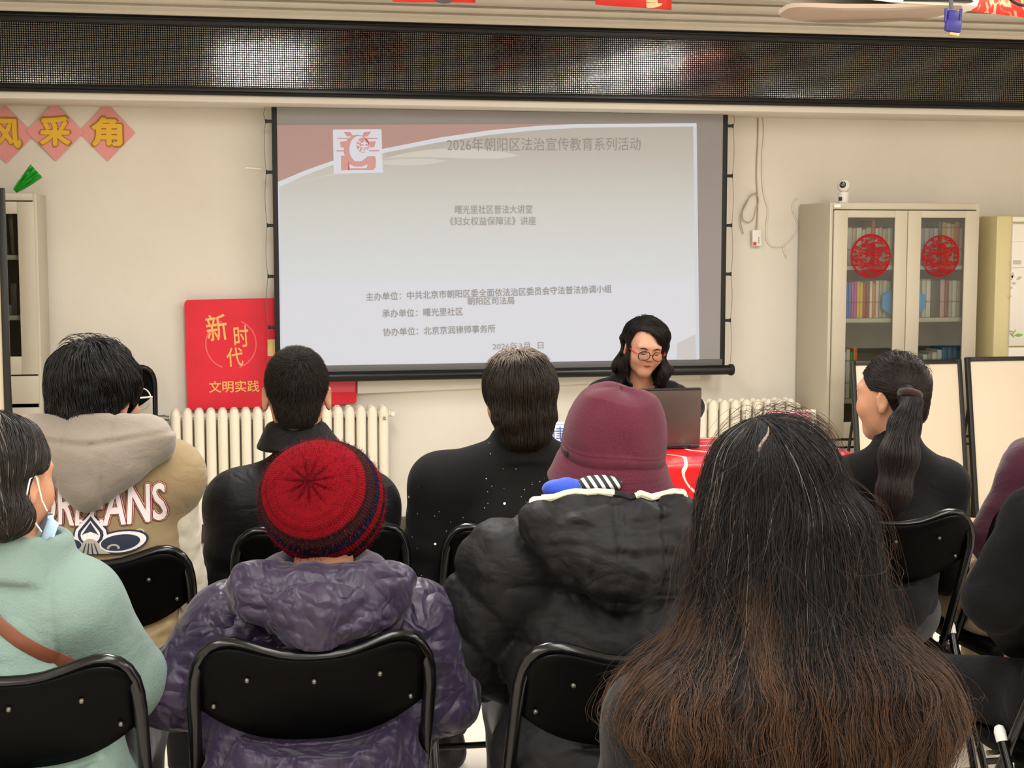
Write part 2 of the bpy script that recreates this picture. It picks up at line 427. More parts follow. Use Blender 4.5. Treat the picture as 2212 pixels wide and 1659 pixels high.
# ------------------------------------------------------------------ projection screen with the projected slide
SY = 7.62
SX0, SX1 = at(596, 500, SY).x, at(1564, 500, SY).x
SZT, SZB = 2.206, at(1100, 802, SY).z
t = thing('projection_screen', 'large pull-down projection screen showing a red and white lecture slide', 'projection screen', ((SX0 + SX1) / 2, SY, SZB))
OX, OZ = t.location.x, t.location.z
FAB = '#959293'
def loc(px, py, dy=0.0):
    p = at(px, py, SY + dy); return Vector((p.x - OX, dy, p.z - OZ))
M_FAB = mat('matt screen fabric', FAB, 0.9, spec=0.1, var=0.03, vscale=3)
b = MB(); b.box2((SX0 - OX, 0, 0.02), (SX1 - OX, 0.002, SZT - OZ)); b.build('screen_fabric', M_FAB, t)
M_SB = mat('black screen masking', '#0f0f10', 0.6)
for s, X in ((-1, SX0 - OX), (1, SX1 - OX)):
    b = MB(); b.box2((X - 0.013, -0.003, 0.0), (X + 0.013, 0.003, SZT - OZ), 0.001); b.build('side_border', M_SB, t)
    for py in ((262, 372, 487, 597, 707) if s < 0 else (272, 380, 487, 592, 692)):
        z = loc(580 if s < 0 else 1575, py).z
        b = MB(); b.box((X + s * 0.026, 0, z), (0.034, 0.008, 0.016), 0.003); b.box((X + s * 0.041, 0, z), (0.008, 0.010, 0.022), 0.003); b.build('tension_tab', M_SB, t)
    ys = [SZT - OZ] + [loc(580 if s < 0 else 1575, py).z for py in ((262, 372, 487, 597, 707) if s < 0 else (272, 380, 487, 592, 692))] + [0.0]
    b = MB(); pts = []
    for a, c in zip(ys[:-1], ys[1:]):
        for q in range(6):
            f = q / 6; pts.append((X + s * (0.043 + 0.008 * math.sin(PI * f)), 0.003, a + (c - a) * f))
    pts.append((X + s * 0.043, 0.003, 0)); b.tube(pts, 0.0013, 5); b.build('tension_cord', mat('grey cord', '#6f6760', 0.7), t)
b = MB(); b.box2((SX0 - OX, -0.004, 0.012), (SX1 - OX, 0.004, 0.046), 0.003); b.build('hem_band', mat('grey hem', '#5f5f60', 0.5), t)
b = MB(); x0, x1 = SX0 - OX - 0.05, SX1 - OX + 0.05
b.tube([(x0, 0, -0.012), (x1, 0, -0.012)], 0.026, 20); b.build('bottom_bar', mat('black enamelled bar', '#121213', 0.3, 0.2), t)
for x in (x0, x1):
    b = MB(); b.lathe([(0.0, -0.012), (0.029, -0.012), (0.031, -0.004), (0.031, 0.006), (0.027, 0.012), (0.0, 0.012)], (x, 0, -0.012), 18, 'X'); b.build('end_cap', M_SB, t)

def light_layer(name, col, base=FAB, grad=None):
    """fabric that the projector lights: the picture's colour is what the beam adds"""
    g = G(name)
    if grad is None: e = lin(col)
    else:
        x, y, z = g.xyz(); e = g.ramp(g.math('DIVIDE', z, 1.45), grad)
    g.set(col=base, rough=0.9, spec=0.1, emit=e, estr=0.60); return g.m
def poly_part(name, px, m, dy, label=None):
    b = MB(); n = len(px); b.v = [loc(x, y, dy) for x, y in px]; b.f = [tuple(range(n))]; b.mi = [0]
    o = b.build(name, m, t, smooth=False)
    bm = bmesh.new(); bm.from_mesh(o.data); bmesh.ops.triangulate(bm, faces=bm.faces); bm.to_mesh(o.data); bm.free()
    if label: o['label'] = label
    return o
def bez(p, n=24):
    p = [Vector((*q, 0)) for q in p]; out = []
    for i in range(n + 1):
        f = i / n; q = list(p)
        while len(q) > 1: q = [q[k].lerp(q[k + 1], f) for k in range(len(q) - 1)]
        out.append((q[0].x, q[0].y))
    return out
# slide field, red corner, white swoosh and the pale ribbons, as they lie in the projected picture
poly_part('projected_slide', [(597, 270), (1505, 267), (1511, 776), (604, 792)], light_layer('slide field', None, grad=[(0.0, '#c7d2e0'), (0.30, '#c9d3e2'), (0.36, '#c2d0d6'), (0.58, '#b9c1be'), (0.75, '#a3a399'), (0.97, '#838175')]), -0.0012)  # slide's own gradient, its top darkened further for the led board's shade
up = [(600, 393), (660, 368), (722, 346), (830, 321), (950, 297), (1060, 281), (1160, 272), (1250, 268), (1504, 266)]
dn = [(1504, 273), (1250, 276), (1160, 281), (1060, 291), (950, 307), (830, 330), (722, 355), (660, 378), (603, 404)]
poly_part('red_slide_corner', [(597, 270), (1250, 267)] + up[-3::-1], light_layer('slide red', '#8e403c'), -0.0020, 'muted red corner field of the slide')
poly_part('white_swoosh', up + dn, light_layer('slide white', '#cdd8e2'), -0.0030, 'pale white curved band crossing the top of the slide')
poly_part('white_slide_border', [(1497, 268), (1505, 267), (1511, 776), (1504, 777)], _mats.get('x') or light_layer('slide white edge', '#bccadb'), -0.0026)
poly_part('white_slide_border', [(599, 396), (604, 403), (611, 791), (604, 792)], light_layer('slide white edge', '#bccadb'), -0.0026)
M_RIB = light_layer('slide ribbon', '#bfc0b4'); M_RIB2 = light_layer('slide ribbon shade', '#959487')
poly_part('pale_ribbon', bez([(640, 396), (720, 372), (780, 374), (830, 372)]) + bez([(830, 366), (780, 368), (720, 368), (640, 396)]), M_RIB, -0.0022)
poly_part('pale_ribbon', bez([(832, 342), (930, 310), (1040, 318), (1110, 330), (1118, 336)]) + bez([(1118, 336), (1060, 352), (960, 334), (832, 342)]), M_RIB, -0.0022)
poly_part('pale_ribbon', bez([(828, 347), (880, 340), (930, 342), (965, 347)]) + bez([(965, 347), (920, 360), (870, 359), (828, 355)]), M_RIB, -0.0023)
poly_part('grey_ribbon', bez([(834, 330), (960, 302), (1060, 290), (1160, 285)]) + bez([(1160, 291), (1060, 298), (940, 318), (834, 341)]), M_RIB2, -0.0016)
poly_part('grey_wedge', [(1462, 742), (1502, 722), (1504, 777), (1462, 778)], light_layer('slide wedge', '#aeb0b4'), -0.0018)
# emblem: a white square with the red scale-and-character mark
em = poly_part('slide_emblem', [(719, 280), (824, 279), (827, 373), (721, 375)], light_layer('emblem white', '#d3d9ea'), -0.0036, 'white square with a red law emblem')
M_EM = light_layer('emblem red', '#c25a55'); M_EMW = light_layer('emblem white mark', '#d3d9ea')
def em_part(name, px, m, dy):
    o = poly_part(name, px, m, dy); o.parent = em; return o
E_ = lambda x, y: (719 + (x - 525) * 0.2652, 279 + (y - 300) * 0.2652)
for pl in ([(612, 322), (665, 322), (692, 356), (640, 360)], [(780, 322), (838, 320), (806, 362), (760, 358)], [(562, 370), (660, 372), (660, 380), (562, 380)], [(800, 370), (890, 370), (888, 380), (800, 382)],
           [(582, 402), (640, 396), (622, 450), (590, 448)], [(820, 400), (875, 398), (862, 446), (826, 450)], [(556, 472), (640, 472), (640, 482), (556, 482)], [(820, 470), (905, 470), (905, 480), (820, 482)],
           [(592, 515), (650, 520), (660, 634), (592, 636)], [(760, 560), (810, 520), (868, 520), (876, 545), (874, 610), (856, 632), (650, 634), (650, 560)]):
    em_part('emblem_mark', [E_(*p) for p in pl], M_EM, -0.0042)
em_part('emblem_mark', [E_(725 + 112 * math.cos(a), 470 + 124 * math.sin(a)) for a in np.linspace(0.45 * PI, 1.9 * PI, 30)] + [E_(738 + 78 * math.cos(a), 462 + 108 * math.sin(a)) for a in np.linspace(1.85 * PI, 0.5 * PI, 30)], M_EM, -0.0046)
em_part('emblem_mark', [E_(770 + 52 * math.cos(a), 430 + 62 * math.sin(a)) for a in np.linspace(0, 2 * PI, 28)], M_EM, -0.0046)
em_part('emblem_mark', [E_(x, y) for x, y in [(658, 586), (700, 604), (760, 606), (808, 586), (800, 618), (664, 618)]], M_EMW, -0.0050)
em_part('emblem_mark', [E_(x, y) for x, y in [(690, 470), (722, 486), (760, 520), (815, 512), (770, 548), (740, 566), (716, 540), (700, 510)]], M_EMW, -0.0050)
def slide_text(name, body, x0, x1, yb0, yb1, m, bold=0.0, h=None, dy=-0.0038):
    a = loc(x0, yb0, dy); c = loc(x1, yb1, dy)
    hh = None if h is None else h * (a - c).length / (x1 - x0)
    return text(name, body, (c - a).length, a, m, t, bold, rot=(PI / 2, -math.atan2(c.z - a.z, c.x - a.x), 0), height=hh)
M_TX = light_layer('slide lettering', '#2a2b2a'); M_TX2 = light_layer('slide lettering faint', '#55564f')
o = text('em', '法', loc(786, 320).x - loc(770, 320).x + 0.02, loc(771, 329, -0.0054), M_EMW, t, 0.02); o.name = 'emblem_character'; o.parent = em
slide_text('slide_title', '2026年朝阳区法治宣传教育系列活动', 966, 1384, 327, 325, light_layer('slide title lettering', '#2c2a28'), 0.0, 28)
slide_text('slide_heading', '曙光里社区普法大讲堂', 983, 1150, 462, 461, M_TX2, 0.008, 18)
slide_text('slide_heading', '《妇女权益保障法》讲座', 972, 1158, 487, 486, M_TX2, 0.008, 18)
slide_text('slide_line', '主办单位：中共北京市朝阳区委全面依法治区委员会守法普法协调小组', 791, 1321, 650, 632, M_TX, 0.012, 17)
slide_text('slide_line', '朝阳区司法局', 1010, 1111, 659, 657, M_TX, 0.012, 16)
slide_text('slide_line', '承办单位：曙光里社区', 826, 1000, 686, 681, M_TX, 0.012, 17)
slide_text('slide_line', '协办单位：北京京润律师事务所', 828, 1070, 726, 718, M_TX, 0.012, 17)
slide_text('slide_date', '2026年3月  日', 1064, 1174, 756, 753, M_TX2, 0.008, 15)

# ------------------------------------------------------------------ red board, white trunking, radiators
t = thing('red_notice_board', 'red foam board with gold lettering standing on the radiator behind the screen', 'notice board', tuple(at(583, 885, 7.755)))
M_RED = mat('red printed board', '#e21c33', 0.55, var=0.12, vscale=6, bump=0.05, bscale=30)
def L2(px, py, dy=0.0):
    p = at(px, py, 7.755 + dy); return Vector((p.x - t.location.x, p.y - t.location.y, p.z - t.location.z))
c0, c1, c2, c3 = L2(398, 648), L2(768, 640), L2(770, 872), L2(405, 886)
def rounded(cs, r, n=5):
    out = []
    for i in range(len(cs)):
        p, q, s = Vector(cs[i - 1]), Vector(cs[i]), Vector(cs[(i + 1) % len(cs)]); a = q + (p - q).normalized() * r; c = q + (s - q).normalized() * r
        for k in range(n + 1):
            f = k / n; out.append(a.lerp(q, f).lerp(q.lerp(c, f), f))
    return out
b = MB(); b.prism([(p.x, p.z) for p in rounded([c0, c1, c2, c3], 0.025)], -0.008, 0.008); b.build('board_panel', M_RED, t)
M_GOLD = mat('gold print', '#f2b56a', 0.5); M_PINK = mat('pink print', '#f0606a', 0.5)
def on_board(name, body, x0, x1, yb, m, bold, h, tilt=0.0):
    a = L2(x0, yb); return text(name, body, L2(x1, yb).x - a.x, (a.x, -0.0095, a.z), m, t, bold, rot=(PI / 2, tilt, 0), height=h * 0.00236)
on_board('gold_character', '新', 450, 494, 738, M_GOLD, 0.012, 56, -0.12); on_board('gold_character', '时', 507, 538, 750, M_GOLD, 0.012, 46, -0.05); on_board('gold_character', '代', 491, 526, 792, M_GOLD, 0.012, 40, -0.05)
on_board('gold_line', '文明实践', 452, 560, 848, M_GOLD, 0.014, 25)
b = MB()
for a0, a1 in ((-1.25, 1.15), (1.95, 4.35)):
    pts = [(math.cos(a), math.sin(a)) for a in np.linspace(a0, a1, 22)]; cc = L2(499, 743)
    for r0, r1 in ((0.122, 0.129),):
        P = [[(cc.x + r * x * 1.0, -0.0092, cc.z + r * z) for x, z in pts] for r in (r0, r1)]; b.grid(P)
b.build('ring_print', M_PINK, t, smooth=False)
b = MB(); p, q = L2(718, 822), L2(767, 846); b.box2((L2(640, 822).x, -0.0095, q.z), (q.x - 0.002, -0.0085, p.z)); b.build('pink_band', mat('pink band print', '#f4596b', 0.5), t)
b = MB(); p, q = L2(577, 733), L2(640, 768); b.box2((p.x, -0.0095, q.z), (q.x, -0.0085, p.z)); b.build('yellow_patch', mat('yellow print', '#efd089', 0.5), t)

b = MB(); p = [at(772, 824, 7.765), at(1512, 806, 7.765), at(1512, 818, 7.765), at(772, 850, 7.765)]
b.prism([(q.x, q.z) for q in p], 7.755, 7.799); tag(b.build('cable_trunking', mat('white trunking', '#f1ece0', 0.45)), 'long white strip fixed on the wall under the projection screen', 'trunking')

M_RAD = mat('cream radiator enamel', '#f2ead6', 0.38, var=0.05, vscale=5)
def radiator(label, px0, px1, pyt, n, ticket):
    a, c = at(px0, pyt, 7.66), at(px1, pyt, 7.66); zt = (a.z + c.z) / 2; zb = 0.13
    t = thing('radiator', label, 'radiator', ((a.x + c.x) / 2, 7.66, 0)); w = (c.x - a.x) / n
    for i in range(n):
        x = a.x + w * (i + 0.5) - t.location.x; b = MB()
        prof = lambda y: [(x, y, zb + 0.03), (x, y, zb + 0.06), (x, y, zt - 0.06), (x, y, zt - 0.02), (x, y, zt)]
        for y in (-0.035, 0.035): b.tube([(x, y, zb), (x, y, zb + 0.02), (x, y, zb + 0.05), (x, y, zt - 0.035), (x, y, zt - 0.012), (x, y, zt)], [0.012, w * 0.38, w * 0.43, w * 0.43, w * 0.36, 0.010], 14)
        b.tube([(x - w * 0.52, 0, zt - 0.045), (x + w * 0.52, 0, zt - 0.045)], 0.021, 12); b.tube([(x - w * 0.52, 0, zb + 0.045), (x + w * 0.52, 0, zb + 0.045)], 0.021, 12)
        b.box((x, 0, zt - 0.04), (w * 0.5, 0.07, 0.05), 0.01); b.box((x, 0, zb + 0.04), (w * 0.5, 0.07, 0.05), 0.01); b.build('radiator_section', M_RAD, t)
    for x in (a.x + w - t.location.x, c.x - w - t.location.x):
        b = MB(); b.box2((x - 0.012, -0.03, 0), (x + 0.012, 0.03, zb + 0.02), 0.003); b.build('foot', M_RAD, t)
    b = MB(); x = c.x - t.location.x; b.tube([(x, 0, zt - 0.045), (x + 0.025, 0, zt - 0.045)], 0.017, 10); b.lathe([(0.0, -0.008), (0.012, -0.008), (0.014, 0.0), (0.006, 0.01), (0.0, 0.01)], (x + 0.02, -0.018, zt - 0.045), 10, 'Y'); b.build('end_plug', M_RAD, t)
    b = MB(); x = a.x - t.location.x; b.tube([(x, 0, zt - 0.045), (x - 0.05, 0, zt - 0.045), (x - 0.06, 0.01, zt - 0.05), (x - 0.065, 0.06, zt - 0.06), (x - 0.065, 0.125, zt - 0.06)], 0.013, 10); b.lathe([(0, -0.02), (0.018, -0.02), (0.018, 0.02), (0, 0.02)], (x - 0.04, 0, zt - 0.045), 12, 'X'); b.build('valve', mat('dull valve metal', '#8f8d80', 0.4, 0.8), t)
    if ticket:
        x = c.x - w * 0.5 - t.location.x; text('green_sticker', '亖', 0.018, (x - 0.009, -0.066, zt - 0.07), mat('green sticker ink', '#5c8a4a', 0.5), t, 0.03)
    return t
radiator('cream column radiator under the red notice board', 366, 839, 879, 19, True)
radiator('cream column radiator between the lecture table and the glass bookcase', 1500, 1714, 861, 9, False)
# ------------------------------------------------------------------ glass bookcases
rnd = random.Random(7)
M_CAB = mat('cream enamelled steel', '#c6bda9', 0.42, var=0.05, vscale=4)
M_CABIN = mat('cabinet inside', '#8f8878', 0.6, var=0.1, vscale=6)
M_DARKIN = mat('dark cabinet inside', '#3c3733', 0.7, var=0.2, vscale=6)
def m_glass():
    m = bpy.data.materials.new('cabinet glass'); m.use_nodes = True; nt = m.node_tree; nt.nodes.clear()
    o = nt.nodes.new('ShaderNodeOutputMaterial'); mx = nt.nodes.new('ShaderNodeMixShader'); tr = nt.nodes.new('ShaderNodeBsdfTransparent'); gl = nt.nodes.new('ShaderNodeBsdfGlossy')
    fr = nt.nodes.new('ShaderNodeFresnel'); fr.inputs[0].default_value = 1.5; gl.inputs['Roughness'].default_value = 0.03; tr.inputs[0].default_value = (0.86, 0.88, 0.86, 1)
    nt.links.new(fr.outputs[0], mx.inputs[0]); nt.links.new(tr.outputs[0], mx.inputs[1]); nt.links.new(gl.outputs[0], mx.inputs[2]); nt.links.new(mx.outputs[0], o.inputs[0]); return m
M_GLASS = m_glass()
def cabinet(label, X0, X1, Y0, Y1, Zt, doors, gz0, gz1, shelves, inside, low):
    """steel case from X0 to X1; doors: list of (x0, x1, glass x0, glass x1); low: list of (z0, z1) panels below"""
    t = thing('bookcase', label, 'bookcase', ((X0 + X1) / 2, (Y0 + Y1) / 2, 0)); ox, oy = t.location.x, t.location.y; th = 0.018
    b = MB()
    for a, c in (((X0, Y0, 0.0), (X0 + th, Y1, Zt)), ((X1 - th, Y0, 0), (X1, Y1, Zt)), ((X0 + th - .002, Y0 + .0006, Zt - 0.035), (X1 - th + .002, Y1 - .0006, Zt - .0006)), ((X0 + th - .002, Y0 + .0006, 0.0006), (X1 - th + .002, Y1 - .0006, 0.06)), ((X0 + th - .002, Y1 - 0.012, 0.03), (X1 - th + .002, Y1 - .0012, Zt - 0.01)), ((X0 + th - .002, Y0 + .0006, gz0 - 0.13), (X1 - th + .002, Y1 - .014, gz0 - 0.10))):
        b.box2((a[0] - ox, a[1] - oy, a[2]), (c[0] - ox, c[1] - oy, c[2]), 0.003)
    b.build('case', M_CAB, t)
    b = MB(); b.box2((X0 + th - ox, Y1 - 0.016 - oy, 0.06), (X1 - th - ox, Y1 - 0.013 - oy, Zt - 0.04)); b.build('back_lining', inside, t)
    for z in shelves:
        b = MB(); b.box2((X0 + th - ox, Y0 + 0.03 - oy, z - 0.022), (X1 - th - ox, Y1 - 0.02 - oy, z), 0.002); b.build('shelf', M_CAB, t)
    for x0, x1, g0, g1 in doors:
        b = MB(); zb, zt = gz0 - 0.085, Zt - 0.04; y0, y1 = Y0 - 0.012, Y0 + 0.008
        for a, c in (((x0, y0, zb), (g0, y1, zt)), ((g1, y0, zb), (x1, y1, zt)), ((g0, y0 + .0004, zb), (g1, y1, gz0)), ((g0, y0 + .0004, gz1), (g1, y1, zt))):
            b.box2((a[0] - ox, a[1] - oy, a[2]), (c[0] - ox, c[1] - oy, c[2]), 0.0015)
        d = b.build('door', M_CAB, t)
        b = MB(); b.box2((g0 - ox, Y0 - 0.004 - oy, gz0), (g1 - ox, Y0 - oy, gz1)); b.build('glass_pane', M_GLASS, d, smooth=False)
        b = MB(); hx = (x1 - 0.025) if x0 - X0 < 0.1 else (x0 + 0.025); b.box2((hx - 0.008 - ox, y0 - 0.012 - oy, gz0 + 0.25), (hx + 0.008 - ox, y0 - oy, gz0 + 0.37), 0.004); b.build('handle', mat('steel handle', '#b9b4a8', 0.3, 0.9), d)
    for x0, x1, z0, z1 in low:
        b = MB(); b.box2((x0 - ox, Y0 - 0.012 - oy, z0), (x1 - ox, Y0 + 0.008 - oy, z1), 0.003); b.build('lower_door', M_CAB, t)
    return t
CY0, CY1 = 7.36, 7.77
cp = lambda px, py, dy=0.0: at(px, py, CY0 + dy)
CX0, CX1 = cp(1790, 600).x, cp(2112, 600).x; CZT = cp(1900, 438).z
gL = (cp(1827, 600).x, cp(1929, 600).x); gR = (cp(1985, 600).x, cp(2080, 600).x); xm = cp(1956, 600).x
GZ1, GZ0 = cp(1880, 470).z, 0.60
SH = [cp(1880, 574, .03).z, cp(1880, 688, .03).z, cp(1880, 802 + 60, .03).z]
cabinet('cream steel bookcase with two red paper-cuts on its glass doors', CX0, CX1, CY0, CY1, CZT,
        [(CX0 + 0.02, xm - 0.002, gL[0], gL[1]), (xm + 0.002, CX1 - 0.02, gR[0], gR[1])], GZ0, GZ1, SH, M_CABIN, [(CX0 + 0.02, xm - 0.002, 0.07, 0.46), (xm + 0.002, CX1 - 0.02, 0.07, 0.46)])
BOOKC = {}
def m_book(c):
    if c not in BOOKC:
        g = G('book cover ' + c); x, y, z = g.xyz()
        band = g.math('GREATER_THAN', g.noise(1.0, g.scale((8, 0, 42)), detail=2), 0.60)
        sp = g.mix(g.math('MULTIPLY', band, 0.45), c, '#2d2a2a'); BOOKC[c] = g.set(col=sp, rough=0.45)
    return BOOKC[c]
def book(X, w, h, d, Y, z, c, label, group, lean=0.0):
    b = MB(); b.box((0, 0, h / 2), (w, d, h), min(0.004, w * 0.2), seg=2)
    o = b.build('book', m_book(c), sharp=30); o.location = (X, Y + d / 2, z + 0.0005); o.rotation_euler = (0, lean, 0); tag(o, label, 'book', group)
    return o
CN = {'#c9bfae': 'pale grey', '#b8a88e': 'tan', '#a9a39b': 'grey', '#8a8f9c': 'slate grey', '#d8d0c0': 'off white', '#b8552f': 'rust orange', '#3b6fc0': 'blue', '#c0489a': 'magenta', '#e8c12c': 'yellow',
      '#c02c2c': 'red', '#8c4a2c': 'brown', '#e0762c': 'orange', '#e2ded2': 'white', '#4a4644': 'charcoal', '#c89a9a': 'pale pink', '#b9872f': 'ochre', '#4f6b8a': 'steel blue', '#2f6f9a': 'deep blue', '#4a8a4a': 'green', '#5b4b42': 'dark brown'}
def shelf_row(px0, px1, z, spec, where, group, Y=None, hmax=0.2):
    """spec: (colour, width px, height fraction) from left to right"""
    tot = sum(s[1] for s in spec); y = Y or (CY0 + 0.075); X0, X1 = at(px0, 600, y).x, at(px1, 600, y).x; x = X0; cnt = {}
    for k, (c, w, hf) in enumerate(spec):
        W = (X1 - X0) * w / tot; nm = CN[c]; cnt[nm] = cnt.get(nm, 0) + 1
        order = ['first', 'second', 'third', 'fourth', 'fifth', 'sixth', 'seventh'][cnt[nm] - 1]
        many = sum(1 for s in spec if s[0] == c) > 1
        lab = (f'{order} {nm} book from the outer end, {where}' if many else f'{nm} book standing {where}')
        book(x + W / 2, W - 0.0015, hmax * hf, 0.15 + rnd.uniform(-.01, .01), y, z, c, lab, group); x += W
P = 1.0
A = '#c9bfae'; T = '#b8a88e'; GR = '#a9a39b'; SL = '#8a8f9c'; OW = '#d8d0c0'; RU = '#b8552f'
shelf_row(1829, 1926, SH[0], [(A, 10, .86), (T, 9, .84), (OW, 12, .85), (A, 8, .8), (T, 12, .86), (RU, 8, 1.0), (A, 8, .84), (GR, 8, .86), (T, 11, .82), (OW, 10, .84)], 'behind the paper-cut nearer the wall switch', 'books on the upper shelf of the glass bookcase', hmax=0.235)
shelf_row(1986, 2078, SH[0], [(SL, 9, .84), (GR, 10, .84), (SL, 9, .83), (GR, 9, .84), ('#4a4644', 8, .98), ('#b9872f', 10, .97), (T, 9, .95), ('#b9872f', 8, .93), (RU, 10, .98), (T, 7, .85)], 'behind the paper-cut nearer the cream steel cabinet', 'books on the upper shelf of the glass bookcase', hmax=0.235)
shelf_row(1826, 1926, SH[1], [('#3b6fc0', 7, .92), ('#3b6fc0', 6, .92), ('#c0489a', 5, .94), ('#c0489a', 6, .94), ('#e8c12c', 6, .95), ('#e8c12c', 6, .93), ('#c02c2c', 6, .92), ('#8c4a2c', 7, .9), ('#e2ded2', 6, .95), ('#e0762c', 6, .9), (OW, 7, .97), (T, 8, .98), (A, 8, .97), (T, 8, .95)], 'mid-shelf, table side of the blue plaque', 'books on the middle shelf of the glass bookcase', hmax=0.205)
shelf_row(1984, 2077, SH[1], [('#8a8f9c', 7, .98), (A, 8, 1.0), (OW, 9, 1.0), ('#4a4644', 17, .97), ('#c89a9a', 9, .99), ('#8c4a2c', 7, .97), (T, 7, .95), (OW, 8, .96), (T, 8, .95)], 'mid-shelf, cabinet side of the blue plaque', 'books on the middle shelf of the glass bookcase', hmax=0.205)
shelf_row(1824, 1856, SH[2], [('#e2ded2', 5, .9), (OW, 6, .95), ('#4a8a4a', 4, .9), ('#e0762c', 6, .98)], 'on the low shelf next to the door edge', 'books on the low shelf of the glass bookcase', hmax=0.275)
shelf_row(1990, 2076, SH[2], [('#5b4b42', 6, .8), ('#e2ded2', 8, .86), ('#a9a39b', 7, .88), ('#e2ded2', 8, .9), ('#d8d0c0', 8, .95), ('#2f6f9a', 9, 1.0), ('#4f6b8a', 9, 1.0), ('#2f6f9a', 9, 1.0)], 'on the low shelf behind the whiteboard', 'books on the low shelf of the glass bookcase', hmax=0.265)
# blue plaque on the middle shelf
t = thing('blue_plaque', 'bright blue octagonal plaque with a pale centre on the bookcase shelf', 'plaque', tuple(at(1950, 688, CY0 + .05)))
t.location.z = SH[1] + 0.001
b = MB(); oc = [(0.128 * math.cos(a) * 1.03, 0.083 + 0.083 * math.sin(a) / math.sin(1.178)) for a in [PI / 8 + k * PI / 4 for k in range(8)]]; b.prism(oc, -0.012, 0.008); b.build('plaque_body', mat('bright blue board', '#3d9be0', 0.4), t)
b = MB(); b.prism([(x * 0.62, 0.083 + (z - 0.083) * 0.70) for x, z in oc], -0.0145, -0.012); b.build('pale_centre', mat('pale plaque centre', '#d7d3cb', 0.5), t)
# red paper-cuts on the glass
def m_papercut():
    g = G('red paper-cut'); x, y, z = g.xyz(); r = g.math('SQRT', g.math('ADD', g.math('MULTIPLY', x, x), g.math('MULTIPLY', z, z)))
    n = g.noise(30, detail=2, dist=2.5); n2 = g.noise(22, g.scale((1, 1, 2.2)), detail=1, dist=1.0)
    hole = g.math('MAXIMUM', g.math('LESS_THAN', g.math('ABSOLUTE', g.math('SUBTRACT', n, 0.5)), 0.026), g.math('GREATER_THAN', n2, 0.575))
    keep = g.math('GREATER_THAN', r, 0.102)
    a = g.math('MAXIMUM', keep, g.math('SUBTRACT', 1.0, g.math('MULTIPLY', hole, 0.95)))
    return g.set(col='#9a1018', rough=0.7, spec=0.2, alpha=a)
M_CUT = m_papercut()
for px, r, w in ((1880, 0.112, 'on the bookcase door nearer the lecture table'), (2031, 0.107, 'on the bookcase door nearer the white-fronted cabinet')):
    p = cp(px, 553); b = MB(); n = 48
    vs = [(0, 0, 0)] + [(r * math.cos(2 * PI * k / n), 0, r * 1.03 * math.sin(2 * PI * k / n)) for k in range(n)]; b.add(vs, [(0, k + 1, (k + 1) % n + 1) for k in range(n)])
    o = b.build('paper_cut', M_CUT, smooth=False); o.location = (p.x, CY0 - 0.0055, p.z); tag(o, 'round red lace paper-cut ' + w, 'paper-cut', 'red paper-cuts on the bookcase doors')
# network camera on top
p = cp(1822, 424, .12); t = thing('security_camera', 'small white dome camera standing on top of the glass bookcase', 'camera', (p.x, CY0 + .12, CZT), -0.35)
b = MB(); b.lathe([(0, 0), (0.026, 0), (0.029, 0.004), (0.029, 0.05), (0.027, 0.058), (0.0, 0.06)], n=28); b.build('base', M_WHITE, t)
b = MB(); b.lathe([(0.034 * math.sin(a), 0.092 - 0.037 * math.cos(a)) for a in np.linspace(0.02, PI - 0.02, 18)], n=28); hd = b.build('head', M_WHITE, t)
b = MB(); b.lathe([(0.0, -0.035), (0.012, -0.036), (0.0165, -0.034), (0.0175, -0.028), (0.0, -0.027)], (-0.006, 0, 0.095), 24, 'Y'); b.build('lens', mat('black lens', '#15171a', 0.12), hd)
b = MB(); b.lathe([(0.006, -0.0368), (0.0085, -0.0368), (0.0085, -0.0352), (0.006, -0.0352)], (-0.006, 0, 0.095), 20, 'Y'); b.build('lens_ring', mat('grey lens ring', '#5a5d60', 0.25), hd)
b = MB(); b.box((-0.017, -0.025, 0.022), (0.018, 0.012, 0.02), 0.003); b.build('sensor_window', M_BLACK, t)
b = MB(); b.box((CX0 + 0.035, CY0 - 0.0135, CZT - 0.018), (0.036, 0.002, 0.016), 0.0005); tag(b.build('cabinet_tag', mat('paper tag', '#f4f1ea', 0.5)), 'tiny white tag stuck to the bookcase top corner', 'tag')

# the white-fronted cabinet beside it, printed with a plant drawing
X0, X1 = at(2181, 600, CY0).x, at(2181, 600, CY0).x + 0.62; ZT = at(2200, 466, CY0).z
t = thing('cabinet', 'cream cabinet with white printed front beside the glass bookcase', 'cabinet', ((X0 + X1) / 2, 7.56, 0)); ox = t.location.x
xe = at(2150, 600, CY0).x
b = MB(); b.box2((xe - ox, CY0 - 7.56, 0), (X1 - ox, 0.21, ZT), 0.012); b.build('case', mat('cream lacquer', '#cfc391', 0.35, var=0.06, vscale=5), t)
M_PR = mat('white printed front', '#e4dfd3', 0.35)
zs = [at(2200, y, CY0).z for y in (472, 479.5, 484, 578, 581, 747, 750)]
for a, c, nm in ((zs[1] , ZT - 0.006, 'top_panel'), (0.9 * 0 + zs[5], zs[2], 'door'), (0.12, zs[6], 'door')):
    b = MB(); b.box2((X0 - ox, CY0 - 7.56 - 0.016, a), (X1 - 0.01 - ox, CY0 - 7.56 + 0.002, c), 0.003); d = b.build(nm, M_PR, t)
yy = CY0 - 7.56 - 0.0165; M_INK = mat('grey print', '#b9b6ac', 0.5); M_GRN = mat('green print', '#7fae4e', 0.5); M_GRN2 = mat('olive print', '#8d9a63', 0.5)
def lf(px, py): q = at(px, py, CY0 - 0.0165); return (q.x - ox, q.z)
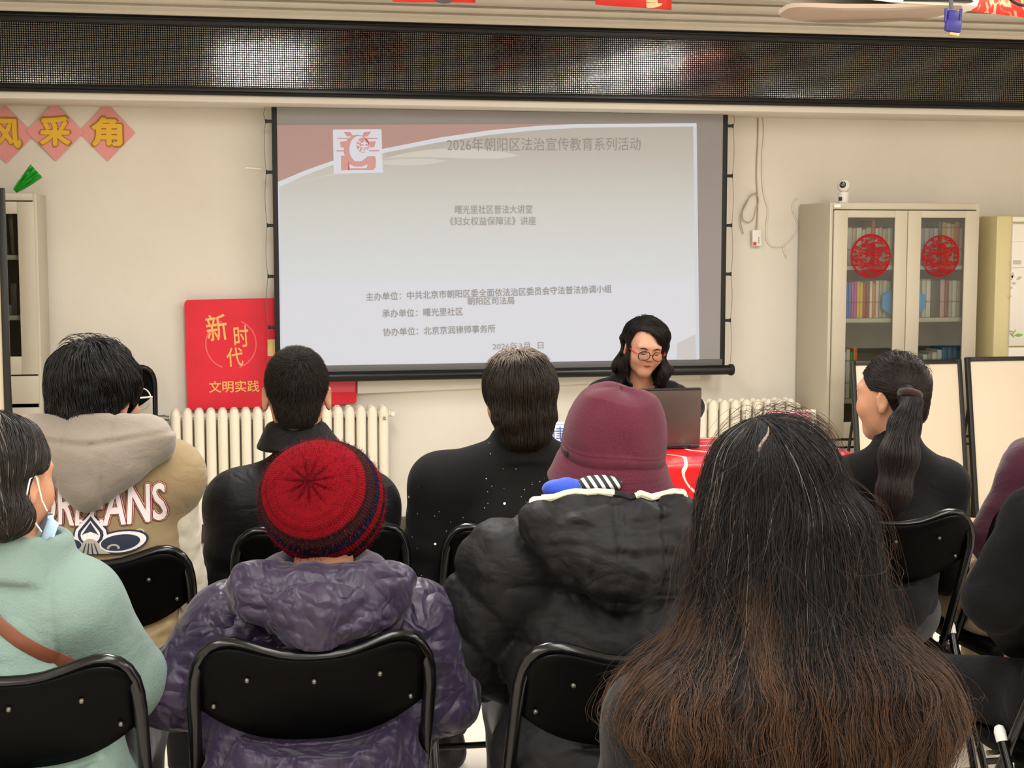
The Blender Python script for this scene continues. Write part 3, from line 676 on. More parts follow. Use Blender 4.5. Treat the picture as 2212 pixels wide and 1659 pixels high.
def leafpoly(c, L, w, a):
    pts = [(L * (u - .5), w * math.sin(PI * u)) for u in np.linspace(0, 1, 9)] + [(L * (u - .5), -w * math.sin(PI * u)) for u in np.linspace(1, 0, 9)[1:-1]]
    return [(c[0] + x * math.cos(a) - y * math.sin(a), c[1] + x * math.sin(a) + y * math.cos(a)) for x, y in pts]
def flat(name, polys, m):
    b = MB()
    for pl in polys:
        n = len(b.v); b.v += [(x, yy, z) for x, z in pl]; b.f.append(tuple(range(n, n + len(pl)))); b.mi.append(0)
    return b.build(name, m, t, smooth=False)
flat('leaf_print', [leafpoly(lf(*q[:2]), q[2], q[3], q[4]) for q in ((2172 + 14, 600, .03, .008, 1.2), (2187, 594, .034, .009, 1.5), (2201, 601, .036, .009, .5), (2190, 612, .03, .008, 0), (2185, 622, .02, .006, .9), (2170 + 12, 640, .02, .006, .2))], M_INK)
flat('text_print', [[lf(2163 + 20, 565), lf(2185, 563), lf(2185, 571), lf(2183, 572)], [lf(2188, 562), lf(2206, 562), lf(2206, 571), lf(2188, 571)]], M_INK)
flat('ribbon_print', [leafpoly(lf(2186, 724), .05, .004, -.75), leafpoly(lf(2190, 718), .045, .004, .9), leafpoly(lf(2184, 716), .03, .004, -.2)], M_GRN2)
flat('ribbon_print', [leafpoly(lf(2200, 724), .055, .009, 0.05)], M_GRN)
flat('rule_print', [[lf(2182, 578), lf(2212, 577), lf(2212, 578.4), lf(2182, 579.4)], [lf(2182, 522), lf(2212, 521), lf(2212, 521.6), lf(2182, 522.6)]], M_INK)

# the dim bookcase on the far side of the room
X1 = at(84, 600, CY0).x; X0 = X1 - 0.86; ZT = at(60, 417, CY0).z; q = lambda px, py: at(px, py, CY0)
g1, g0 = q(42, 600).x, X1 - 0.06 - 0.34; gz1, gz0 = q(30, 462).z, q(30, 770).z
sh2 = [q(30, 556).z + 0.01, q(30, 686).z + 0.008]
cabinet('cream bookcase with a dark glass door behind the black-edged display board', X0, X1, CY0, CY1, ZT, [(X1 - 0.02 - 0.40, X1 - 0.012, g1 - 0.27, g1)], gz0, gz1, sh2, M_DARKIN,
        [(X1 - 0.02 - 0.40, X1 - 0.012, q(50, 872).z, q(50, 812).z), (X1 - 0.02 - 0.40, X1 - 0.012, 0.08, q(50, 880).z), (X0 + 0.02, X1 - 0.43, 0.08, q(50, 812).z)])
for k, (c, dx, h, ln) in enumerate((('#5b4b42', 0.02, .2, .05), ('#4a4644', 0.05, .22, .1), ('#a9a39b', 0.075, .2, .12), ('#8c4a2c', 0.095, .21, .12), ('#5b4b42', 0.125, .2, .1))):
    book(g1 - 0.01 - dx, 0.018, h, 0.16, CY0 + .05, sh2[0], c, ['dark brown book standing upright in the dim bookcase, nearest its glass edge', 'charcoal book leaning in the dim bookcase', 'grey book leaning in the dim bookcase', 'reddish brown book leaning in the dim bookcase', 'dark brown book leaning deepest in the dim bookcase'][k], 'books in the dim bookcase', -ln)
for k, (c, dx, w, h, d, nm) in enumerate((('#4f6b8a', .07, .05, .05, .05, 'small blue box on the dim bookcase shelf'), ('#5b4b42', .035, .03, .15, .1, 'brown folder standing on the dim bookcase shelf, lower row'))):
    o = book(g1 - dx, w, h, d, CY0 + .06, sh2[1], c, nm, None); o.name = 'box' if k == 0 else 'folder'; o['category'] = 'box' if k == 0 else 'folder'
# green folded paper on it
t_ = at(64, 414, CY0 + .1); b = MB(); rr = random.Random(3)
M_GREENP = mat('green crepe paper', '#35b83a', 0.5, var=0.25, vscale=40, bump=0.4, bscale=60)
P_ = []
for i in range(10):
    f = i / 9; row = []
    for j in range(13):
        g = j / 12 - .5; w = 0.02 + 0.075 * f ** 0.8
        row.append((-0.055 + 0.12 * f * math.cos(.6) - g * w * math.sin(.6), 0.012 * math.sin(g * 22 + f * 2) * (0.4 + f), 0.008 + 0.135 * f * math.sin(.62) + g * w * math.cos(.6) * 0.8 + .018 * f))
    P_.append(row)
b.grid(P_); o = b.build('green_paper_leaf', M_GREENP); sm = o.modifiers.new('thick', 'SOLIDIFY'); sm.thickness = 0.004
o.location = (t_.x - 0.01, CY0 + .1, ZT + 0.001); tag(o, 'crumpled bright green paper lying on top of the dim bookcase', 'paper')
zmin = min(v.co.z for v in o.data.vertices)
for v in o.data.vertices: v.co.z -= zmin - 0.003

# ------------------------------------------------------------------ standing boards with black frames
M_BRD = mat('cream board face', '#d6c8b1', 0.5, var=0.03, vscale=3); M_BFR = mat('black board frame', '#141413', 0.4)
def stand_board(label, X0, X1, Yt, Yb, Zt, Zb, fr=0.022, yaw=0.0):
    t = thing('display_board', label, 'display board', ((X0 + X1) / 2, Yb, 0), yaw); w = (X1 - X0) / 2
    ang = math.atan2(Yt - Yb, Zt - Zb); H = math.hypot(Yt - Yb, Zt - Zb)
    M = Matrix.Translation((0, 0, Zb)) @ Matrix.Rotation(-ang, 4, 'X')
    def bx(a, c, bev=0.003):
        b = MB(); b.box2(a, c, bev); b.v = [tuple(M @ Vector(v)) for v in b.v]; return b
    bx((-w + fr * .6, 0, fr * .6), (w - fr * .6, 0.012, H - fr * .6)).build('board_face', M_BRD, t)
    for nm, a, c in (('frame_stile', (-w, -0.008, 0), (-w + fr, 0.02, H)), ('frame_stile', (w - fr, -0.008, 0), (w, 0.02, H)), ('frame_rail', (-w + fr, -0.008, H - fr), (w - fr, 0.02, H)), ('frame_rail', (-w + fr, -0.008, 0), (w - fr, 0.02, fr))):
        bx(a, c).build(nm, M_BFR, t)
    for x in (-w + fr / 2, w - fr / 2):
        b = MB(); b.tube([M @ Vector((x, 0.008, 0.0)), (x, -0.02, 0.003)], 0.009, 10); b.build('leg', M_BFR, t)
        b = MB(); b.tube([M @ Vector((x, 0.022, H * 0.7)), (x, (Yt - Yb) * .7 + 0.10, Zb + (Zt - Zb) * .35), (x, 0.32 if Yt != Yb else 0.2, 0.003)], 0.008, 8); b.build('leg', M_BFR, t)
    return t
p = at(1838, 780, 6.95); r_ = at(2076, 776, 6.95)
stand_board('black-framed cream display board leaning in front of the glass bookcase', p.x, r_.x, 6.95, 6.80, p.z, 0.12)
p = at(2088, 772, 6.95); stand_board('black-framed cream display board leaning in front of the white-fronted cabinet', p.x, p.x + 0.62, 6.96, 6.81, p.z, 0.12)
p = at(16, 600, 6.9); zt = at(4, 406, 6.9).z; stand_board('upright black-framed display board in front of the dim bookcase', p.x - 0.9, p.x, 6.90, 6.90, zt, 0.12, 0.03)

# ------------------------------------------------------------------ wall cards, cables, flags, projector
M_PKP = mat('pink card', '#e89a97', 0.7, var=0.05, vscale=10); M_YEL = mat('yellow foam letters', '#e9b62c', 0.55); M_YED = mat('dark gold letter outline', '#a8781f', 0.6)
for k, (cx, cy, ch, w) in enumerate(((12, 290, '风', 'first, cut by the frame'), (119, 285, '采', 'in the middle of the row'), (231, 286, '角', 'nearest the projection screen'))):
    p = at(cx, cy, WALL_Y - 0.008 - (0.006 if k == 1 else 0)); h = 0.142
    t = thing('wall_card', f'pink diamond paper card with a yellow {["wind", "pick", "corner"][k]} character, {w}', 'wall card', tuple(p), 0, 'pink diamond cards on the wall')
    b = MB(); b.prism([(-h * .96, 0), (0, h), (h * .96, 0), (0, -h)], 0.0, 0.004); b.build('card', M_PKP, t)
    s = 0.135; text('letter_outline', ch, s * 1.08, (-s * .54, -0.003, -s * .5), M_YED, t, 0.055, height=s * 1.06)
    text('letter', ch, s * 1.0, (-s * .5, -0.006, -s * .47), M_YEL, t, 0.04, height=s * 0.98)
def cable(name, label, pts, r, m, cat='cable'):
    cu = bpy.data.curves.new(name, 'CURVE'); cu.dimensions = '3D'; cu.bevel_depth = r; cu.bevel_resolution = 2; s = cu.splines.new('BEZIER'); s.bezier_points.add(len(pts) - 1)
    for bp, p in zip(s.bezier_points, pts): bp.co = p; bp.handle_left_type = bp.handle_right_type = 'AUTO'
    o = bpy.data.objects.new(name, cu); dg = bpy.context.evaluated_depsgraph_get(); COL.objects.link(o); dg.update()
    me = bpy.data.meshes.new_from_object(o.evaluated_get(dg)); bpy.data.objects.remove(o)
    return tag(link_mesh(name, me, m, sharp=None), label, cat)
WY = WALL_Y - 0.006; wp = lambda x, y, d=0.0: tuple(at(x, y, WY - d))
M_CBW = mat('white cable', '#e3dccb', 0.5); M_CBG = mat('grey cable', '#b3a58b', 0.6)
cable('power_cable', 'grey cable hanging from the beam to the small wall switch', [wp(1638, 240), wp(1637, 300), wp(1634, 380), wp(1636, 420), wp(1636, 470), wp(1634, 496, .01)], 0.0035, M_CBG)
cable('coiled_cable', 'loop of grey cable hung up over the small wall switch', [wp(1634, 415, .012), wp(1616, 430, .012), wp(1603, 465, .012), wp(1609, 478, .012), wp(1622, 478, .016), wp(1632, 455, .016), wp(1637, 425, .012), wp(1630, 418, .012), wp(1612, 440, .018), wp(1600, 475, .018), wp(1606, 505, .012)], 0.003, M_CBG)
cable('white_cable', 'white cable looping from the beam past the switch to the bookcase camera', [wp(1645, 242), wp(1650, 262), wp(1646, 350), wp(1650, 420), wp(1658, 452), wp(1655, 500), wp(1661, 527), wp(1680, 534), wp(1695, 528), wp(1718, 500), wp(1722, 488), wp(1712, 450), wp(1716, 432), wp(1722, 428, .0)], 0.0038, M_CBW)
cable('white_cable_tail', 'short white cable end dangling beside the bookcase', [wp(1693, 530), wp(1692, 540), wp(1696, 550), wp(1699, 558)], 0.0038, M_CBW)
p = at(1634, 514, WALL_Y - 0.03); t = thing('wall_switch', 'small white remote switch dangling on a cable by the screen', 'switch', tuple(p))
b = MB(); b.box((0, 0, 0), (0.052, 0.02, 0.088), 0.004, rot=(0, -.03, 0)); b.build('switch_body', M_WHITE, t)
b = MB()
for dz in (0.0, -0.012, -0.024): b.lathe([(0, -0.0115), (0.0045, -0.0115), (0.0045, -0.009), (0, -0.009)], (0.010, 0, dz), 10, 'Y')
b.build('button_print', mat('grey key print', '#8b9a95', 0.5), t)
b = MB(); b.prism([(-0.022, -0.04), (-0.003, -0.04), (-0.003, -0.022), (-0.022, -0.022)], -0.0112, -0.0101); b.prism([(-0.018, -0.036), (-0.007, -0.036), (-0.007, -0.026), (-0.018, -0.026)], -0.0116, -0.0111); b.build('red_mark', mat('red print', '#d5473f', 0.5), t)
b = MB(); b.box(tuple(at(548, 364, WALL_Y - 0.004)), (0.085, 0.006, 0.010), 0.001, rot=(0, .06, 0)); tag(b.build('tape_strip', mat('white tape', '#fbf3da', 0.3)), 'short white strip of tape on the wall beside the screen', 'tape')
# red hanging flags under the ceiling
M_FLAG = mat('red paper flag', '#e2382f', 0.6, var=0.06, vscale=8)
for k, (x0, x1, y0, y1, Y, lab) in enumerate(((848, 1027, 4, 6, 6.2, 'plain red paper flag hanging from the ceiling, upper edge cut off'), (1286, 1451, 10, 22, 6.2, 'red paper flag with a cream lantern mark hanging from the ceiling'))):
    a, c = at(x0, y0, Y), at(x1, y1, Y + 0.05); zt = CEIL_Z
    t = thing('paper_flag', lab, 'flag', (a.x, Y, a.z)); P_ = []
    for i in range(5):
        z = i / 4; P_.append([((c.x - a.x) * u, 0.05 * u + 0.006 * math.sin(u * 7 + z * 2), (c.z - a.z) * u * (1 - z) + (zt - a.z) * z) for u in np.linspace(0, 1, 12)])
    b = MB(); b.grid(P_); o = b.build('flag_sheet', M_FLAG, t); md = o.modifiers.new('thick', 'SOLIDIFY'); md.thickness = 0.0015
    if k == 1:
        p0 = at(1408, 4, Y - 0.003) - t.location; b = MB()
        b.prism([(p0.x + 0.055 * math.cos(a_), p0.z - 0.0 + 0.02 * math.sin(a_)) for a_ in np.linspace(PI, 2 * PI, 14)], 0.026, 0.029)
        b.prism([(p0.x - 0.04, p0.z + 0.005), (p0.x + 0.035, p0.z + 0.0), (p0.x + 0.03, p0.z + 0.04), (p0.x - 0.035, p0.z + 0.045)], 0.026, 0.029)
        b.build('lantern_print', mat('cream print', '#efd9a8', 0.5), t, smooth=False)
    else:
        p0 = at(960, 0, Y - 0.003) - t.location; b = MB(); b.prism([(p0.x + 0.035 * math.cos(a_), p0.z + 0.012 * math.sin(a_)) for a_ in np.linspace(0, 2 * PI, 16)], 0.012, 0.014); b.build('dark_print', mat('dark print', '#5a4a52', 0.5), t, smooth=False)
a, c = at(2078, 22, 5.6), at(2230, 40, 5.75); t = thing('paper_flag', 'red and peach printed paper flag hanging by the projector', 'flag', (a.x, 5.6, a.z))
g = G('red and peach print'); nn = g.noise(9, detail=2, dist=1.2); M_FL2 = g.set(col=g.ramp(nn, [(0.46, '#e2352c'), (0.50, '#f7b58a'), (0.56, '#ef6d50'), (0.62, '#e2352c')]), rough=0.6)
b = MB(); b.grid([[((c.x - a.x) * u, 0.15 * u, (c.z - a.z) * u + (CEIL_Z - a.z - (c.z - a.z) * u) * z) for u in np.linspace(0, 1, 8)] for z in np.linspace(0, 1, 5)]); o = b.build('flag_sheet', M_FL2, t); o.modifiers.new('thick', 'SOLIDIFY').thickness = 0.0015
# projector hung from the ceiling, seen from behind and below
PY = 3.1; pc = at(1895, 12, PY); t = thing('projector', 'white ceiling projector, only its lower rear edge in view', 'projector', (pc.x, PY, at(1990, 20, 3.0).z), -0.16)
M_PJ = mat('projector shell', '#e9e6dd', 0.4, var=0.04, vscale=14, bump=0.05, bscale=500)
N = 48
def pj(u, s, z, lift, off):
    w, d = 0.212, 0.105; a = 2 * PI * u; c_, s_ = math.cos(a), math.sin(a); e = 0.35
    x = w * s * math.copysign(abs(c_) ** e, c_); return (x, d * s * math.copysign(abs(s_) ** e, s_) + (0.03 * (x / w) ** 2 if s_ < 0 else 0), z + lift * (x / w - off) ** 2)
def pj_ring(secs, lift, off):
    b = MB()
    for s, z in secs: b.v += [pj(k / N, s, z, lift, off) for k in range(N)]
    for i in range(len(secs) - 1):
        for k in range(N): b.f.append((i * N + k, i * N + (k + 1) % N, (i + 1) * N + (k + 1) % N, (i + 1) * N + k))
    b.f += [tuple(range(N))[::-1], tuple((len(secs) - 1) * N + k for k in range(N))]; b.mi = [0] * len(b.f); return b
pj_ring([(0.97, 0.008), (0.985, 0.009), (1.0, 0.018), (1.0, 0.085), (0.985, 0.1), (0.94, 0.108), (0.4, 0.112)], 0.020, 0.45).build('shell', M_PJ, t)
pj_ring([(0.90, -0.004), (0.955, 0.0), (0.965, 0.0085), (0.5, 0.009)], 0.016, -0.2).build('bottom_cover', mat('shaded projector base', '#a89584', 0.55, var=0.04, vscale=14), t)  # shade of the underside is put into this darker beige
b = MB(); b.prism([(x, 0.012 + 0.021 * math.sqrt(max(0, 1 - (x / 0.075) ** 2))) for x in np.linspace(0.075, -0.075, 18)], -0.115, -0.09); b.v = [(x + 0.10, y + .01, z + .002) for x, y, z in b.v]; b.build('rear_window', mat('dark vent window', '#16171a', 0.3), t)
zc = CEIL_Z - t.location.z; b = MB(); b.tube([(0, 0.0, 0.105), (0, 0, zc - 0.03)], 0.022, 16); b.lathe([(0, 0), (0.07, 0), (0.07, 0.02), (0.03, 0.03), (0, 0.03)], (0, 0, zc - 0.031), 20); b.build('ceiling_mount', M_WHITE, t)
# vga lead
V = at(2058, 45, 2.86); t = thing('vga_cable', 'grey cable with a blue monitor plug dangling under the projector', 'cable', tuple(V))
b = MB(); top = at(2046, -60, 2.86) - V; b.tube([(-0.004, 0, 0.024), (-0.006, 0, 0.05), tuple(top), (top.x - .01, .03, top.z + .03)], 0.0042, 10); b.build('lead', mat('dark grey lead', '#4a4c52', 0.5), t)
M_BLU = mat('blue plug plastic', '#2c2a78', 0.4, var=0.15, vscale=60)
b = MB(); R = (0, .12, 0); b.box((0, 0, 0.010), (0.024, 0.014, 0.022), 0.004, R); b.box((0.001, 0, -0.010), (0.034, 0.015, 0.026), 0.005, R); b.build('plug_body', M_BLU, t)
b = MB()
for s in (-1, 1): b.tube([(s * 0.0155, 0, -0.004), (s * 0.0165 + .001, 0, 0.024)], 0.0032, 10)
b.build('thumbscrew', M_BLU, t)
b = MB(); b.box((0.003, 0, -0.0265), (0.022, 0.009, 0.007), 0.002, R); b.build('plug_shell', mat('plug metal', '#c9a77c', 0.35, 0.6), t)
cable('black_cable', 'black cable sagging beside the projector', [tuple(at(2170, -14, 2.95)), tuple(at(2190, 4, 2.95)), tuple(at(2214, 12, 2.95)), tuple(at(2260, 6, 2.95)), (at(2290, -40, 2.95).x, 2.95, 2.3), (at(2290, -40, 2.95).x, 2.95, CEIL_Z)], 0.0035, M_BLACK)

# ------------------------------------------------------------------ lecture table
TX0, TX1, TY0, TY1, TZ = 1.30, 2.36, 5.30, 5.80, 0.75
t = thing('lecture_table', 'small folding table under the red plastic cloth', 'table', ((TX0 + TX1) / 2, (TY0 + TY1) / 2, 0)); ox, oy = t.location.x, t.location.y
b = MB(); b.box2((TX0 - ox, TY0 - oy, TZ - 0.03), (TX1 - ox, TY1 - oy, TZ - 0.004), 0.004); b.build('table_top', mat('beech table top', '#cdb48c', 0.5, var=0.1, vscale=10), t)
for x in (TX0 + .05, TX1 - .05):
    for y in (TY0 + .05, TY1 - .05):
        b = MB(); b.box2((x - .015 - ox, y - .015 - oy, 0), (x + .015 - ox, y + .015 - oy, TZ - .03), .003); b.build('leg', M_BLACK, t)
def m_cloth():
    g = G('red plastic tablecloth'); x, y, z = g.xyz(); v = g.vec(x, g.math('ADD', y, z), 0.0)
    n = g.noise(2.6, v, detail=1.0, dist=0.9); ln = g.math('ABSOLUTE', g.math('SUBTRACT', g.math('FRACT', g.math('MULTIPLY', n, 5.0)), 0.5))
    line = g.math('LESS_THAN', ln, 0.035)
    base = g.ramp(g.noise(3.5, v, detail=2), [(0.48, '#e01a1a'), (0.52, '#c4152e')])
    g.bump(g.noise(7, detail=2), 0.35, 0.03)
    return g.set(col=g.mix(line, base, '#f3c9c2'), rough=0.28, spec=0.5, coat=0.2)
M_CLOTH = m_cloth()
# a sheet that bends over the front, back and side edges and hangs in soft folds
cx, cy = ox, oy; w, d = (TX1 - TX0) / 2 + 0.006, (TY1 - TY0) / 2 + 0.006
def cloth_pt(u, v, drop):
    """u, v in table coordinates, beyond the edge they run down"""
    x, y, z = u, v, TZ + 0.001; ex, ey = max(abs(u) - w, 0), max(abs(v) - d, 0)
    if ex or ey:
        e = max(ex, ey); x = math.copysign(min(abs(u), w), u); y = math.copysign(min(abs(v), d), v); z = TZ + 0.001 - e
        fold = 0.016 * min(1, e / .15) * (math.sin(x * 17 + .7) + .6 * math.sin(x * 31) + math.sin(y * 21))
        if ey >= ex: y += math.copysign(0.008 + abs(fold) * .8, v)
        if ex >= ey: x += math.copysign(0.008 + abs(fold) * .8, u)
    return (x, y, z)
us = np.concatenate([np.linspace(-w - .38, -w, 10)[:-1], np.linspace(-w, w, 46), np.linspace(w, w + .38, 10)[1:]]); vs = np.concatenate([np.linspace(-d - .55, -d, 14)[:-1], np.linspace(-d, d, 16), np.linspace(d, d + .05, 4)[1:]])
b = MB(); b.grid([[cloth_pt(u, v, 0) for u in us] for v in vs])
o = b.build('tablecloth', M_CLOTH, sharp=None); o.location = (cx, cy, 0); o.modifiers.new('thick', 'SOLIDIFY').thickness = 0.001; tag(o, 'shiny red plastic tablecloth with white line flowers on the lecture table', 'tablecloth')
# laptop, its lid towards the audience
LB = at(1411, 966, 5.50); lx = (at(1306, 966, 5.5).x + at(1512, 966, 5.5).x) / 2; lw = (at(1512, 966, 5.5).x - at(1306, 966, 5.5).x) / 2
t = thing('laptop', 'open dark grey laptop on the red tablecloth in front of the speaker', 'laptop', (lx, 5.50, TZ + 0.004), 0.0)
b = MB(); b.box2((-lw, 0.0, 0.0), (lw, 0.235, 0.017), 0.005); b.build('base', mat('laptop grey', '#3a3634', 0.35, .3), t)
b = MB(); b.box2((-lw + .02, 0.06, 0.0172), (lw - .02, 0.16, 0.0185), 0.001); b.build('keyboard', M_BLACK, t)
lid = Matrix.Translation((0, 0.004, 0.012)) @ Matrix.Rotation(math.radians(4), 4, 'X')
b = MB(); b.box((0, 0, 0.112), (lw * 2, 0.008, 0.218), 0.012, seg=3); b.v = [tuple(lid @ Vector(v)) for v in b.v]; ld = b.build('lid', mat('laptop lid', '#5b4f4b', 0.32, 0.55, var=0.04, vscale=2), t)
b = MB(); b.box((0, 0.0045, 0.116), (lw * 2 - .02, 0.002, 0.19), 0.001); b.v = [tuple(lid @ Vector(v)) for v in b.v]; b.build('display', mat('lit display', '#1a1a20', 0.2, emit='#c8d4e0', estr=0.5), ld)
b = MB(); b.box((0, 0.001, 0.217), (lw * 2 - .004, 0.011, 0.012), 0.004); b.v = [tuple(lid @ Vector(v)) for v in b.v]; b.build('lid_rim', M_BLACK, ld)
b = MB(); b.tube([(-lw * .8, 0.004, 0.01), (lw * .8, 0.004, 0.01)], 0.007, 10); b.build('hinge', M_BLACK, t)
# name card and pink card holder
p = at(1186, 950, 5.62); t = thing('name_card', 'white folded name card with blue lettering on the red tablecloth', 'name card', (at(1186, 950, 5.62).x + 0.1, 5.62, TZ + 0.003))
b = MB(); b.prism([(-0.1, 0), (0.1, 0), (0.1, 0.098), (-0.1, 0.098)], 0, 0.0015, Matrix.Rotation(-0.25, 4, 'X')); b.prism([(-0.1, 0), (0.1, 0), (0.1, 0.098), (-0.1, 0.098)], 0, 0.0015, Matrix.Translation((0, .05, 0)) @ Matrix.Rotation(0.25, 4, 'X')); b.build('card', mat('white card', '#f1f2f0', 0.5), t, smooth=False)
M_BLT = mat('blue lettering', '#2f4a80', 0.5)
o = text('blue_lettering', '律师', 0.12, (-0.09, 0.004, 0.024), M_BLT, t, 0.0, rot=(PI / 2 - .25, 0, 0))
b = MB(); b.prism([(-0.09, 0.088), (0.09, 0.088), (0.09, 0.0895), (-0.09, 0.0895)], -0.0012, -0.0004, Matrix.Rotation(-0.25, 4, 'X')); b.build('blue_rule', M_BLT, t, smooth=False)
x1 = at(1766, 950, 5.62).x; t = thing('card_holder', 'clear acrylic stand holding a pink card on the red tablecloth', 'card holder', (x1 - 0.11, 5.62, TZ + 0.003))
b = MB(); b.prism([(-0.11, 0), (0.11, 0), (0.11, 0.125), (-0.11, 0.125)], 0.006, 0.009, Matrix.Rotation(-0.15, 4, 'X')); b.prism([(-0.11, 0), (0.11, 0), (0.11, 0.004), (-0.11, 0.004)], 0.0, 0.07); b.build('holder', mat('clear acrylic', '#e6dccb', 0.2, alpha=0.55), t, smooth=False)
b = MB(); b.prism([(-0.1, 0.006), (0.082, 0.006), (0.082, 0.118), (-0.1, 0.118)], 0.003, 0.005, Matrix.Rotation(-0.15, 4, 'X')); b.build('pink_card', mat('pink paper', '#f09aa6', 0.6), t, smooth=False)
text('card_lettering', '所', 0.05, (0.02, 0.014 , 0.05), mat('dark pink ink', '#7a3f50', 0.5), t, rot=(PI / 2 - .15, 0, 0))
# ------------------------------------------------------------------ folding chairs
M_TUBE = mat('black painted steel tube', '#0b0b0c', 0.2, 0.0, spec=0.4, var=0.3, vscale=25)
def m_panel():
    g = G('black chair panel'); x, y, z = g.xyz()
    sc = g.noise(3.0, g.scale((6, 6, 60)), detail=6, rough=0.7)
    s2 = g.math('GREATER_THAN', sc, 0.735); g.bump(g.noise(420, detail=2), 0.06)
    return g.set(col=g.mix(g.math('MULTIPLY', s2, 0.35), '#040404', '#3a352d'), rough=0.5, spec=0.05)
M_PANEL = m_panel()
M_SCREW = mat('steel rivet', '#6a665e', 0.35, 0.9); M_GLIDE = mat('pale plastic glide', '#d3d0c6', 0.4)
def make_chair():
    t = thing('folding_chair', 'chair', 'chair')
    H = [(0.0, -0.222, 0.812), (0.03, -0.221, 0.8125), (0.06, -0.219, 0.816), (0.09, -0.215, 0.824), (0.115, -0.211, 0.832), (0.14, -0.206, 0.838), (0.16, -0.203, 0.838), (0.178, -0.200, 0.832), (0.193, -0.197, 0.819), (0.204, -0.194, 0.800), (0.210, -0.190, 0.775), (0.2125, -0.181, 0.745)]
    foot = (0.2125, 0.225, 0.012)
    def line(z): return -0.181 + (0.745 - z) / 0.733 * 0.406
    R = H + [(0.2125, line(z), z) for z in (0.6, 0.45, 0.3, 0.15)] + [foot]
    pts = [(-x, y, z) for x, y, z in R[::-1]] + R[1:]
    b = MB(); b.tube(pts, 0.0125, 14); b.build('back_frame', M_TUBE, t)
    for s in (-1, 1):
        b = MB(); b.tube([(s * 0.2125, foot[1] - 0.02, 0.036), (s * 0.2125, foot[1] + 0.003, 0.0)], 0.0155, 12); b.build('foot_cap', M_GLIDE if 0 else M_TUBE, t)
    # bowed back panel, straight over, rounded below
    rows = []; n = 25
    for k in range(9):
        v = k / 8; row = []
        for i in range(n):
            u = -1 + 2 * i / (n - 1); x = u * 0.203
            zt = float(np.interp(abs(x), [h[0] for h in H], [h[2] for h in H])) - 0.004; zb = 0.632 + 0.075 * abs(u) ** 2.6
            zt = min(zt, 0.80) if abs(u) > 0.93 else zt
            z = zb + (zt - zb) * v; row.append((x, line(z) - 0.028 * (1 - u * u) * (0.6 + .4 * v) + 0.004, z))
        rows.append(row)
    b = MB(); b.grid(rows); o = b.build('back_panel', M_PANEL, t, sharp=None); md = o.modifiers.new('thick', 'SOLIDIFY'); md.thickness = 0.005; md.offset = 1
    pan = o
    for x, z in ((-0.118, 0.772), (0.0, 0.765), (0.118, 0.772), (-0.178, 0.715), (0.178, 0.715)):
        u = x / 0.203; y = line(z) - 0.028 * (1 - u * u) * 0.9 + 0.002
        b = MB(); M = Matrix.Rotation(math.radians(28), 4, 'X')
        b.lathe([(0, -0.0030), (0.003, -0.0026), (0.0044, -0.001), (0.0048, 0.003), (0, 0.003)], (x, y - .003, z), 12, 'Y', M); b.build('rivet', M_SCREW, pan)
    # seat pan with a rolled rim
    b = MB(); prof = [(0.188, -0.165), (0.192, 0.12), (0.178, 0.20), (0.12, 0.228), (-0.12, 0.228), (-0.178, 0.20), (-0.192, 0.12), (-0.188, -0.165), (-0.12, -0.178), (0.12, -0.178)]
    pr = [(p.x, p.y) for p in rounded([Vector((x, y, 0)) for x, y in prof], 0.02, 3)]; m = len(pr)
    lay = [(1.0, 0.405), (1.03, 0.418), (1.03, 0.432), (1.0, 0.442), (0.93, 0.444), (0.5, 0.438)]
    for s, z in lay: b.v += [(x * s, y * s, z) for x, y in pr]
    for i in range(len(lay) - 1):
        for k in range(m): b.f.append((i * m + k, i * m + (k + 1) % m, (i + 1) * m + (k + 1) % m, (i + 1) * m + k))
    b.f += [tuple(range(m))[::-1], tuple((len(lay) - 1) * m + k for k in range(m))]; b.mi = [0] * len(b.f)
    b.build('seat', M_PANEL, t)
    # rear legs with pale caps, cross bars
    for s in (-1, 1):
        b = MB(); b.tube([(s * 0.233, -0.012, 0.475), (s * 0.233, -0.285, 0.012)], 0.0105, 12); lg = b.build('rear_leg', M_TUBE, t)
        b = MB(); b.tube([(s * 0.233, -0.019, 0.463), (s * 0.233, -0.008, 0.482), (s * 0.233, -0.003, 0.491), (s * 0.233, -0.001, 0.494)], [0.0125, 0.013, 0.010, 0.004], 12); b.build('leg_cap', M_GLIDE, lg)
        b = MB(); b.tube([(s * 0.233, -0.272, 0.034), (s * 0.233, -0.292, 0.0)], 0.0135, 12); b.build('foot_cap', M_TUBE, lg)
        b = MB(); b.tube([(s * 0.19, 0.02, 0.425), (s * 0.244, 0.02, 0.425)], 0.006, 8); b.build('pivot_bolt', M_SCREW, t)
    b = MB(); b.tube([(-0.2125, line(.16), .16), (0.2125, line(.16), .16)], 0.009, 10); b.build('front_stretcher', M_TUBE, t)
    b = MB(); b.tube([(-0.233, -0.21, .14), (0.233, -0.21, .14)], 0.009, 10); b.build('rear_stretcher', M_TUBE, t)
    return t
CHAIR0 = None
def chair(X, Y, rz, label, group='black folding chairs of the audience'):
    global CHAIR0
    if CHAIR0 is None: CHAIR0 = make_chair(); t = CHAIR0
    else: t = copy_tree(CHAIR0)
    t.location = (X, Y, 0); t.rotation_euler = (0, 0, rz); t['label'] = label; t['group'] = group; return t
def px_x(px, Y): return at(px, 1300, Y).x
chair(0.172, 2.86, -0.02, 'black folding chair of the person in the purple jacket, scratched back')
chair(-0.34, 2.80, -0.03, 'black folding chair of the woman in the mint fleece')
chair(0.735, 2.715, -0.03, 'black folding chair of the person in the maroon bucket hat')
chair(-0.262, 3.72, -0.04, 'black folding chair of the person in the tan hooded jacket')
